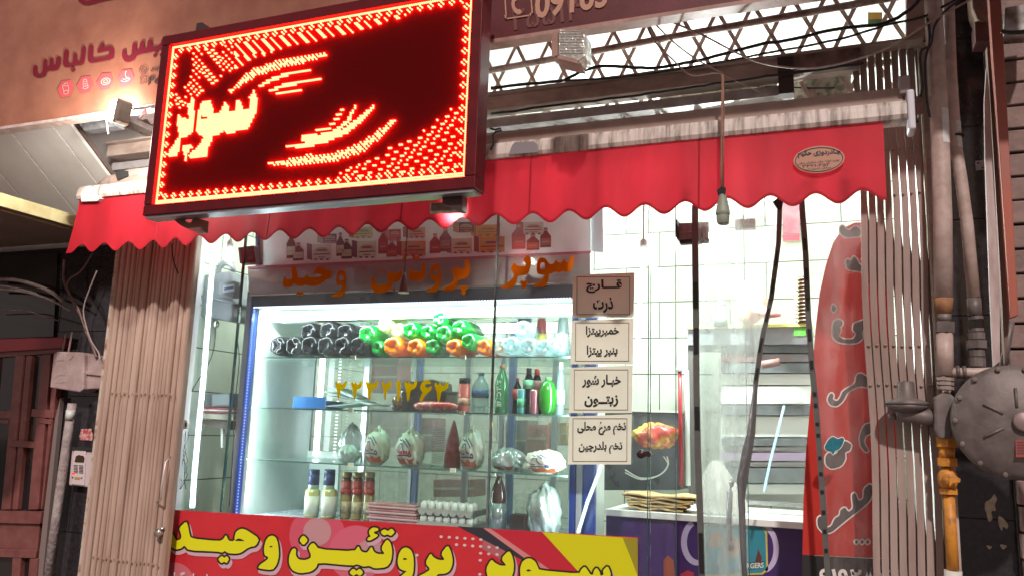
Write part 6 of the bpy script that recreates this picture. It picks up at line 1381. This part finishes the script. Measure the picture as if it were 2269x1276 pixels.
fl = [[[(100,330),(106,308),(118,325),(108,340)]],
 [[(106,380),(112,368),(128,364),(140,372),(138,385),(128,392),(134,402),(128,414),(126,425),(140,434),(165,436),(180,432),(190,415),(175,400),(180,378),(200,372),(215,366),(230,372),(230,392),(215,396),(208,410),(212,430),(195,446),(165,450),(128,446),(106,430),(104,405)]],
 [[(92,632),(100,625),(108,632),(104,648),(120,655),(132,640),(140,618),(185,592),(190,560),(205,555),(230,570),(230,605),(200,600),(160,618),(140,655),(120,672),(96,668),(86,650)]],
 [[(200,780),(215,740),(240,730),(240,770),(222,775),(214,800),(232,830),(222,836),(204,812)]],
 [[(78,850),(92,835),(120,845),(130,800),(150,795),(172,808),(165,830),(148,835),(150,860),(135,885),(100,895),(80,880)]],
 [[(50,1070),(62,1060),(66,1085),(80,1105),(100,1098),(112,1070),(130,1060),(132,1040),(148,1030),(160,1048),(178,1035),(172,985),(184,978),(196,1010),(215,1000),(215,965),(240,945),(250,975),(235,1010),(200,1040),(160,1070),(130,1095),(100,1120),(72,1122),(52,1100)]],
 [[(182,1152),(190,1146),(196,1154),(188,1162)]],[[(202,1152),(210,1146),(216,1154),(208,1162)]],[[(222,1152),(230,1146),(236,1154),(228,1162)]],
 [[(130,40),(140,30),(150,45),(165,50),(178,38),(190,35),(205,48),(205,70),(180,72),(150,74),(132,62)]],
 [[(150,160),(158,150),(170,160),(178,140),(190,150),(200,172),(215,178),(215,196),(180,192),(156,186)]]]
for w_ in fl:
    w2 = [sF(q) for q in w_]; o = obj('letter_outline', glyph_mesh(MB(), w2, 3.2, pb(FYF-.003), c=1.3), k_w, t); obj('letter', glyph_mesh(MB(), w2, 0, pb(FYF-.005), c=1.1), k_g, o)
g = MB(); wr(g, '۰۹۱۹۲۸۲۲', 1803, 1262, 1990, 1300, FYF-.004, .03, slope=.02); obj('number', g, k_w, t)
t = thing('fish_sticker', 'small teal fish shaped sticker on the plastic curtain over the flag', 'sticker', P(1848,985,CYR)); fs = [(1826,990),(1836,972),(1846,966),(1856,972),(1866,968),(1871,972),(1866,986),(1860,994),(1850,998),(1846,1008),(1842,999),(1832,998)]
obj('outline', glyph_mesh(MB(), [fs], 1.6, pb(CYR-.014), c=1.0), k_w, t); obj('fish', glyph_mesh(MB(), [fs], 0, pb(CYR-.016), c=1.0), mat('fish_teal', (.01,.13,.17), .4, col2=(.02,.2,.25), scale=50), t)

# ================================================================ RIGHT FOLDING GATE
GX = 3.68
m_gs = mat('gate_pink', (.36,.27,.24), .5, col2=(.22,.145,.12), scale=10, contrast=(.3,.6), stretch=(1,1,.15), bump=.1, detail=7)
t = thing('folding_gate', 'half folded pinkish steel slat gate right of the shop door', 'gate', P(1990,900,GX))
g0 = P(1925,760,GX).x; g1 = P(2056,760,GX).x; n = 8
for lay in (1, 0):
    for i in range(n+(0 if lay else 0)):
        xc_ = g0+(g1-g0)*(i+(.5 if lay else 0))/(n-1); b = MB(); z0, z1 = .05, (P(1950,140,GX).z+.05); K = 24; V = []; ph = i*.15
        for k in range(K+1):
            z = z0+(z1-z0)*k/K; xx = xc_+(.006 if lay == 0 else -.009)*math.sin((z-.2)*5.6+ph); hw = .0128 if lay == 0 else .010; y = GX+lay*.022
            V += [(xx-hw,y,z),(xx+hw,y,z),(xx+hw,y+.007,z),(xx-hw,y+.007,z)]
        Fc = [(k*4+a, k*4+(a+1) % 4, k*4+4+(a+1) % 4, k*4+4+a) for k in range(K) for a in range(4)]+[(0,1,2,3),(K*4+3,K*4+2,K*4+1,K*4)]
        obj('slat', b.add(V, Fc), m_gs, t)
g = MB()
for y_ in (765,853,330,430):
    zz = P(1990,y_,GX).z
    for i in range(n): g.lathe((g0+(g1-g0)*i/(n-1), GX-.004, zz+.003*math.sin(i)), [(.001,-.004),(.006,-.003),(.0065,.004)], 'Y', 8)
obj('rivets', g, m_gs, t)['kind'] = 'stuff'
obj('side_channel', MB().box((g1+.022,GX-.01,.05),(g1+.030,GX+.06,3.3)), mat('pale_channel', (.60,.55,.42), .4, col2=(.4,.33,.25), scale=20), t)
obj('post', MB().box((g1+.032,GX+.01,.05),(g1+.075,GX+.07,3.3)), m_beam, t)
obj('hinge', MB().slab([(2030,212),(2046,210),(2048,248),(2032,252)], GX-.03, .03), m_beamd, t, bevel=.003)

# ================================================================ GAS PIPES AND REGULATORS
PY = 3.58
m_pipe = mat('dusty_pipe', (.52,.40,.36), .5, col2=(.36,.26,.22), scale=14, contrast=(.3,.6), bump=.12)
m_gf = mat('grey_iron', (.20,.165,.155), .55, col2=(.12,.095,.09), scale=12, bump=.10, metal=.3)
m_orp = mat('orange_paint', (.62,.25,.03), .5, col2=(.30,.12,.04), scale=26, contrast=(.32,.5), bump=.1)
kpx = PY/FOC
t = thing('gas_pipe', 'thick dusty beige gas pipe running down beside the gate to the orange valve', 'pipe', P(2092,700,PY))
obj('pipe', MB().tube([P(2066,-30,PY),P(2073,120,PY),P(2082,280,PY),P(2089,480,PY),P(2091,660,PY)], .0345, 16), m_pipe, t)
obj('rust_collar', MB().tube([P(2091,661,PY),P(2092,695,PY)], [.0348,.026], 16), mat('rust_brown', (.36,.17,.07), .7, col2=(.22,.10,.05), scale=30), t)
obj('coupling', MB().tube([P(2092,696,PY),P(2092,712,PY)], .026, 14), m_gf, t); obj('hex_nut', MB().tube([P(2093,713,PY),P(2093,737,PY)], .036, 6, smooth=False), m_gf, t)
obj('pipe', MB().tube([P(2093,738,PY),P(2095,832,PY)], .030, 14), m_pipe, t, label='short lower length of dusty pipe')
obj('tee_branch', MB().tube([P(2095,824,PY),P(2150,826,PY),P(2290,822,PY)], .020, 12), m_pipe, t)
for x in (2118,2132): obj('nut', MB().tube([P(x,824,PY),P(x+8,824,PY)], .026, 8), m_gf, t)
for y in (836,846,856): obj('nut', MB().tube([P(2095,y,PY),P(2095,y+7,PY)], .031, 10, smooth=False), mat('nut_pale', (.42,.33,.30), .4, metal=.4), t)
t2 = thing('gas_regulator', 'small grey dome gas regulator poking left across the gate', 'regulator', P(2008,900,PY))
c = P(2009,897,PY)
obj('bonnet', MB().lathe(c, [(.080,0),(.078,.012),(.055,.020),(.034,.028),(.031,.085),(.028,.092),(.010,.094)], 'Z', 24), m_gf, t2)
obj('lower_dish', MB().lathe(c, [(.03,-.03),(.06,-.018),(.080,-.002)], 'Z', 24), m_gf, t2)
obj('body', MB().tube([P(1985,918,PY),P(2000,918,PY),P(2040,922,PY),P(2075,926,PY)], [.022,.030,.032,.036], 12), m_gf, t2)
obj('plug', MB().tube([P(1968,924,PY),P(1986,922,PY)], .013, 8), m_gf, t2)
obj('valve_body', MB().slab([(2068,880),(2086,870),(2110,872),(2119,884),(2118,955),(2108,972),(2080,972),(2070,950)], PY-.05, .09), m_gf, t2, bevel=.014)
obj('side_flange', MB().lathe(P(2124,925,PY), [(.045,0),(.05,.01),(.05,.03),(.03,.03)], 'X', 16), m_gf, t2)
t3 = thing('orange_valve', 'orange painted ball valve on orange pipe below the grey regulators', 'valve', P(2105,1040,PY))
obj('nut', MB().tube([P(2097,968,PY),P(2098,990,PY)], .040, 6, smooth=False), m_orp, t3); obj('neck', MB().tube([P(2098,990,PY),P(2098,1015,PY)], .029, 12), m_orp, t3)
obj('nut', MB().tube([P(2098,1014,PY),P(2099,1032,PY)], .038, 6, smooth=False), m_orp, t3)
obj('ball_body', MB().ball(P(2100,1060,PY), (.036,.036,.046), 16, 10), m_orp, t3); obj('nut', MB().tube([P(2101,1082,PY),P(2102,1094,PY)], .035, 6, smooth=False), m_orp, t3)
obj('stem_cap', MB().lathe(P(2103,1062,PY-.045), [(.0,-.012),(.02,-.010),(.022,.0),(.022,.02)], 'Y', 12), m_orp, t3); obj('lever', MB().slab([(2102,1052),(2118,1054),(2129,1060),(2128,1068),(2112,1070),(2104,1078)], PY-.062, .008), m_orp, t3, bevel=.002)
obj('pipe', MB().tube([P(2102,1094,PY),P(2107,1180,PY),P(2112,1262,PY)], .021, 14), m_orp, t3); obj('white_socket', MB().tube([P(2112,1263,PY),P(2113,1340,PY)], .031, 14), mat('socket_pale', (.6,.58,.52), .4), t3)
t = thing('gas_pipe', 'thinner dusty pipe slanting down the black tiles with white patch', 'pipe', P(2150,500,PY+.1)); Q = PY+.08
obj('pipe', MB().tube([P(2100,-30,Q),P(2106,150,Q),P(2117,320,Q),P(2130,400,Q),P(2143,500,Q),P(2158,660,Q)], .0235, 14), m_pipe, t)
obj('collar', MB().tube([P(2158,661,Q),P(2160,700,Q)], .026, 12), m_gf, t)
for i, (a, b_) in enumerate([(701,708),(728,735),(737,752),(754,772),(776,790),(792,812)]): obj('nut', MB().tube([P(2162+i*.6,a,Q),P(2163+i*.6,b_,Q)], [.026,.027,.030,.038,.028,.030][i], 6 if i == 3 else 12, smooth=False), m_gf, t)
obj('tie', MB().tube([P(2120,303,Q),P(2145,302,Q)], .0255, 6, smooth=False) if False else MB().lathe(P(2121,302,Q), [(.026,-.004),(.026,.004)], 'Z', 14), m_dark, t)
m_patch = mat('white_paint_patch', (.66,.66,.64), .4, col2=(.50,.48,.46), scale=30)
def patch(x0, x1, ya, yb, path, r, YY, parent, a0, a1):
    def at(y):
        for (xa,y_a),(xb,y_b) in zip(path, path[1:]):
            if y_a <= y <= y_b: return xa+(xb-xa)*(y-y_a)/(y_b-y_a)
    V = []; n_ = 6; 
    for y in (ya, yb):
        c = P(at(y), y, YY)
        for k in range(n_+1): a = R_(a0+(a1-a0)*k/n_); V.append(c+Vector((math.sin(a)*(r+.0012), -math.cos(a)*(r+.0012), 0)))
    obj('paint_patch', MB().add(V, [(k,k+1,k+n_+2,k+n_+1) for k in range(n_)], True), m_patch, parent)
pp1 = [o for o in bpy.data.objects if o.get('label','').startswith('thick dusty beige')][0]
patch(0,0,246,322,[(2073,120),(2082,280),(2089,480)],.0345,PY,pp1,10,85); patch(0,0,272,296,[(2106,150),(2117,320)],.0235,Q,t,10,85); patch(0,0,306,330,[(2106,150),(2117,320),(2130,400)],.0235,Q,t,10,85)
t = thing('gas_regulator', 'large round grey gas regulator with ribbed dish at the right edge', 'regulator', P(2250,935,3.5))
c = P(2247,934,3.48)
obj('front_dish', MB().lathe(c, [(.03,-.062),(.06,-.060),(.13,-.045),(.185,-.02),(.205,-.006),(.207,.004)], 'Y', 44), m_gf, t)
obj('back_dish', MB().lathe(c, [(.207,.006),(.205,.018),(.18,.04),(.08,.07),(.0,.075)], 'Y', 44), m_gf, t)
obj('hub', MB().lathe(c+Vector((.02,0,.0)), [(.0,-.085),(.030,-.083),(.036,-.078),(.036,-.05)], 'Y', 20), mat('hub_pale', (.30,.22,.21), .5, metal=.3), t)
for k in range(14):
    a = 2*math.pi*k/14; obj('bolt', MB().lathe(c+Vector((.193*math.cos(a),-.02,.193*math.sin(a))), [(.0,-.012),(.009,-.011),(.010,.0),(.010,.01)], 'Y', 6, smooth=False), m_gf, t)
for k in (1,2,3):
    a = 2*math.pi*k/6+.5; d = Vector((math.cos(a),0,math.sin(a))); obj('rib', MB().tube([c+d*.05+Vector((0,-.062,0)), c+d*.12+Vector((0,-.052,0))], .005, 6), m_gf, t)
pl = obj('name_plate', MB().slab([(2250,973),(2290,973),(2290,1012),(2251,1012)], 3.42, .003), mat('plate_red', (.30,.07,.06), .4), t)
g = MB(); [g.slab([(2254,978+k*6),(2286,978+k*6),(2286,980+k*6),(2254,980+k*6)], 3.418, .001) for k in range(5)]; obj('plate_print', g, mat('plate_line', (.12,.05,.05), .5), pl)['kind'] = 'stuff'
# timber and signs at the far right
m_rpost = mat('red_oxide', (.40,.09,.045), .5, col2=(.30,.10,.08), scale=6, stretch=(1,1,.3))
t = thing('red_post', 'red oxide painted steel post in front of the rough blocks at right', 'post', P(2235,400,3.60)); obj('post', MB().slab([(2190,-30),(2217,-30),(2257,698),(2239,704)], 3.60, .05), m_rpost, t, bevel=.003)
t = thing('wood_batten', 'brown wooden batten left of the red oxide post', 'batten', P(2215,400,3.68)); obj('batten', MB().slab([(2187,104),(2203,110),(2238,560),(2238,690),(2226,806),(2222,700),(2205,400)], 3.68, .05), mat('batten_brown', (.20,.11,.08), .6, col2=(.13,.07,.05), scale=8, stretch=(4,4,.5)), t)
t = thing('pale_board', 'narrow pinkish white board edge leaning beside the brown batten', 'board', P(2200,500,3.70)); obj('board', MB().slab([(2186,150),(2192,200),(2203,400),(2215,640),(2216,800),(2201,812),(2193,640),(2183,350),(2181,230)], 3.66, .02), mat('pale_board', (.55,.46,.44), .5, col2=(.38,.27,.25), scale=9, stretch=(2,2,.4)), t)
t = thing('broken_pipe_end', 'broken grey pipe stub under the pale board near the blocks', 'pipe', P(2230,750,3.7)); obj('stub', MB().tube([P(2240,712,3.72),P(2232,760,3.72),P(2222,815,3.72)], .014, 10), m_gf, t)
t = thing('wall_bracket', 'small grey metal plate screwed to the black tiles at right', 'bracket', P(2172,366,WY)); obj('plate', MB().slab([(2162,357),(2181,355),(2182,376),(2163,378)], WY-.03, .01), mat('plate_grey', (.32,.28,.30), .4, col2=(.2,.17,.18), scale=40), t)
for x, y in ((2167,362),(2177,372)): obj('screw', MB().lathe(P(x,y,WY-.031), [(.0,-.003),(.004,-.002),(.004,.001)], 'Y', 8), m_dark, t)
t = thing('white_notice', 'small pale blue sticker on the black tiles under the large regulator', 'sticker', P(2170,1000,WY)); obj('paper', MB().slab([(2157,986),(2183,988),(2186,1012),(2158,1014)], WY-.0225, .0015), mat('pale_sticker', (.50,.55,.62), .5, col2=(.30,.34,.42), scale=60), t)
t = thing('peeled_paper', 'torn beige paper remains stuck on the black tiles at lower right', 'paper scraps', P(2200,1150,WY)); k_t = mat('torn_beige', (.55,.48,.38), .8, col2=(.35,.28,.2), scale=40)
for q in [[(2182,1112),(2196,1104),(2203,1092),(2210,1104),(2204,1118),(2208,1132),(2196,1130),(2200,1150),(2190,1156),(2186,1136),(2182,1130)],[(2212,1140),(2224,1148),(2235,1162),(2232,1172),(2222,1165),(2220,1178),(2212,1160)],[(2184,1206),(2200,1210),(2192,1218)],[(2214,1204),(2234,1208),(2222,1218)]]: obj('scrap', glyph_mesh(MB(), [q], 0, pb(WY-.0225), c=1.5), k_t, t)
t = thing('grimy_canopy', 'grimy white canopy corner with dark stain at the top right corner', 'canopy', P(2255,40,3.6)); obj('panel', MB().slab([(2228,18),(2300,5),(2300,70),(2226,76)], 3.62, .1), mat('grimy_white', (.62,.60,.58), .5, col2=(.12,.08,.06), scale=5, contrast=(.38,.6)), t)
t = thing('hanging_lantern', 'rusty round hanging fitting behind the red oxide post', 'fitting', P(2190,20,3.7)); obj('drum', MB().slab([(2150,-30),(2192,-30),(2198,20),(2190,48),(2165,45),(2155,20)], 3.72, .12), mat('drum_rust', (.20,.11,.07), .6, col2=(.11,.06,.04), scale=14), t, bevel=.01); obj('mount', MB().slab([(2160,50),(2200,46),(2202,92),(2162,94)], 3.74, .10), mat('mount_maroon', (.10,.035,.035), .6), t)
cable('cable', 'black cable in front of the rough blocks near the top right corner', [(2218,70),(2240,73),(2290,70)], 3.55, .009, m_cab)
cable('cable', 'black cable looping from pipe tops down along the gate post', [(2140,-10),(2095,25),(2070,60),(2062,100),(2040,118),(2044,190),(2040,215)], 3.5, .0055, m_cab)

# ================================================================ LEFT WALL: DOOR, METER BOX, CONDUIT, INTERCOM
DY = WY-.03
m_door = mat('door_maroon', (.22,.075,.065), .4, col2=(.15,.045,.042), scale=12, coat=.2)
t = thing('house_door', 'maroon framed glass house door at the lower left', 'door', P(40,1100,DY))
def bar(pts, name='frame_bar', dy=0, m=None): return obj(name, MB().slab(pts, DY-.03-dy, .05), m or m_door, t, bevel=.004)
obj('transom_glass', MB().slab([(-40,570),(128,560),(118,745),(-60,752)], DY-.005, .006), mat('dark_glass', (.012,.010,.010), .06, coat=.6, col2=(.02,.014,.012), scale=3), t)
obj('glass', MB().slab([(-60,780),(112,778),(80,1130),(-80,1130)], DY-.005, .006), mat('door_glass_painted_glints', (.20,.085,.025), .12, col2=(.012,.010,.012), contrast=(.52,.72), scale=6, coat=.6, stretch=(1,1,.4)), t)  # amber patches paint street-light reflections into the glass colour
bar([(-60,752),(140,746),(138,770),(-60,782)], 'header', .02, mat('header_red', (.30,.03,.04), .4, coat=.2))
bar([(-60,783),(136,771),(134,781),(-60,795)], 'upper_rail')
for q in [[(34,787),(52,787),(22,1128),(2,1128)],[(58,787),(70,787),(38,1128),(26,1128)],[(92,785),(112,783),(84,1128),(62,1128)],[(120,783),(134,782),(92,1128),(90,1128)],[(-40,787),(-12,787),(-40,1128),(-60,1128)]]: bar(q, 'stile', .006)
for q in [[(-40,908),(22,910),(20,926),(-40,924)],[(70,905),(118,908),(117,926),(68,922)],[(-40,928),(18,930),(16,938),(-40,936)],[(22,974),(76,978),(75,992),(20,988)],[(86,924),(114,930),(112,940),(86,936)]]: bar(q, 'rail', .012)
bar([(-80,1129),(92,1132),(88,1160),(-80,1156)], 'lower_rail', .01)
obj('kick_panel', MB().slab([(-80,1157),(88,1161),(82,1216),(-80,1212)], DY-.02, .02), m_door, t, bevel=.004)
for q in [[(-80,1213),(82,1217),(78,1236),(-80,1232)]]: bar(q, 'rail', .012)
for q in [[(28,1234),(46,1234),(40,1330),(22,1330)],[(66,1236),(84,1236),(76,1330),(58,1330)]]: bar(q, 'stile', .008)
obj('lower_glass', MB().slab([(-80,1233),(80,1237),(74,1340),(-80,1340)], DY-.005, .006), mat('dark_glass', (.012,.010,.010), .06), t)
obj('jamb', MB().slab([(122,926),(134,880),(92,1300),(78,1300)], DY-.028, .03), mat('jamb_grey', (.20,.15,.14), .5), t)
for x, y, r, c in [(112,888,.006,(1,.55,.25)),(72,915,.005,(1,.55,.2)),(58,948,.006,(1,.6,.2)),(3,978,.006,(.5,.35,1))]: pass
CB = WY-.10
t = thing('meter_box', 'beige moulded electricity meter box on the black tiles left of the shutter', 'meter box', P(165,820,CB))
m_mb = mat('box_beige', (.46,.34,.33), .5, col2=(.34,.24,.23), scale=12, bump=.1)
obj('case', MB().slab([(118,783),(126,778),(182,780),(186,786),(184,862),(176,868),(110,858),(112,840)], CB-.03, .11), m_mb, t, bevel=.008)
obj('side_case', MB().slab([(187,782),(222,788),(228,800),(224,860),(186,862)], CB+.0, .08), m_mb, t, bevel=.006)
obj('clamp', MB().slab([(188,820),(226,824),(226,832),(188,828)], CB-.012, .012), m_mb, t, bevel=.003)
g = MB()
for q in [[(126,786),(140,786),(140,798),(126,798)],[(152,788),(162,788),(156,796),(152,796)]]: g.slab(q, CB-.034, .004)
obj('moulded_mark', g, m_mb, t)['kind'] = 'stuff'
g = MB(); wr(g, shape('کنتور'), 120, 822, 150, 834, CB-.032, .02); wr(g, shape('برق'), 122, 838, 146, 848, CB-.032, .02); obj('moulded_lettering', g, mat('mould_light', (.50,.38,.36), .5), t)
cable('cable', 'thick brown cable bundle bending down into the meter box', [(142,575),(142,620),(158,660),(180,700),(190,730),(205,765),(214,792)], CB-.01, .009, mat('brown_cable', (.24,.14,.13), .5, col2=(.14,.08,.07), scale=30))
cable('cable', 'second brown cable joining the bundle above the meter box', [(205,562),(180,600),(155,618),(150,640),(172,680),(186,720),(196,735)], CB-.02, .006, mat('brown_cable', (.24,.14,.13), .5))
cable('cable', 'pale dusty cable dropping beside the bundle into the meter box', [(215,600),(195,650),(187,675),(186,700),(200,750),(218,780),(222,795)], CB-.03, .005, mat('dusty_cable', (.42,.32,.30), .6))
for i, (pts, r) in enumerate([([(-30,618),(20,619),(60,626),(110,645),(140,668)],.013),([(-30,640),(20,642),(70,650),(120,668),(155,688)],.008),([(-30,632),(10,634),(50,642),(80,650)],.006)]):
    cable('conduit', 'dusty conduit arching over the maroon door, %s one' % ('topmost thick','middle thin','lowest thin')[i], pts, CB-.02, r, mat('dusty_conduit', (.38,.29,.27), .6, col2=(.26,.19,.18), scale=20), 'conduit')
cable('cable', 'faint dark cable sagging over the maroon door glass', [(-30,690),(50,688),(90,698),(130,710)], CB-.01, .004, mat('brown_cable', (.24,.14,.13), .5))
t = thing('downpipe', 'grey plaster coated downpipe right of the maroon door', 'pipe', P(150,1000,CB))
obj('pipe', MB().tube([P(160,893,CB),P(146,990,CB),P(130,1110,CB),P(106,1290,CB)], [.026,.026,.028,.030], 14), mat('plastered', (.42,.36,.35), .85, col2=(.26,.20,.20), scale=22, bump=.7, bscale=50), t)
obj('white_patch', MB().tube([P(157,908,CB-.006),P(154,929,CB-.006)], .0275, 12), m_patch, t)
for i, (a, b_) in enumerate([((146,740),(138,782)),((160,735),(152,780))]): cable('conduit', 'short grey conduit above the meter box, %s of the two' % ('left','right')[i], [a,((a[0]+b_[0])/2,(a[1]+b_[1])/2),b_], CB+.02, .007, mat('dusty_conduit', (.38,.29,.27), .6), 'conduit')
t = thing('intercom', 'white door intercom panel on the black tiles beside the shutter', 'intercom', P(175,1035,WY))
IY = WY-.07
obj('case', MB().slab([(159,997),(204,999),(198,1079),(152,1074)], IY, .045), mat('intercom_white', (.56,.46,.46), .4), t, bevel=.006)
obj('face', MB().slab([(164,996),(190,998),(186,1075),(158,1072)], IY-.008, .008), mat('intercom_face', (.62,.52,.52), .35), t, bevel=.003)
obj('rain_cap', MB().slab([(158,990),(205,992),(204,998),(160,996)], IY-.012, .06), m_dark, t)
obj('camera_window', MB().slab([(168,1010),(174,1007),(184,1009),(187,1014),(186,1024),(165,1023)], IY-.010, .004), mat('lens_dark', (.05,.03,.02), .1), t)
g = MB()
for i in range(6): g.slab([(163,1029+i*3.2),(172,1029.6+i*3.2),(172,1031+i*3.2),(163,1030.4+i*3.2)], IY-.010, .003); g.slab([(175,1029.6+i*3.2),(184,1030.4+i*3.2),(184,1032+i*3.2),(175,1031.2+i*3.2)], IY-.010, .003)
obj('speaker_slots', g, m_dark, t)['kind'] = 'stuff'
obj('call_button', MB().slab([(165,1055),(177,1056),(177,1061),(164,1060)], IY-.012, .006), mat('button_amber', (.45,.28,.12), .4), t, bevel=.001)
obj('red_light', MB().slab([(159,1046),(166,1046),(166,1050),(159,1050)], IY-.010, .003), mat_emit('intercom_led', (1,.05,.03), 1.5), t)
for x, y in ((161,1057),(181,1058)): obj('screw', MB().lathe(P(x,y,IY-.009), [(.0,-.003),(.005,-.002),(.005,.001)], 'Y', 8), m_dark, t)
t = thing('red_sticker', 'small torn red and white sticker on the tiles above the intercom', 'sticker', P(190,960,WY)); obj('paper', MB().slab([(180,950),(202,949),(206,966),(204,975),(177,974),(176,966)], WY-.0225, .0015), mat('red_white_torn', (.50,.05,.06), .5, col2=(.55,.42,.40), scale=45, contrast=(.45,.55)), t)
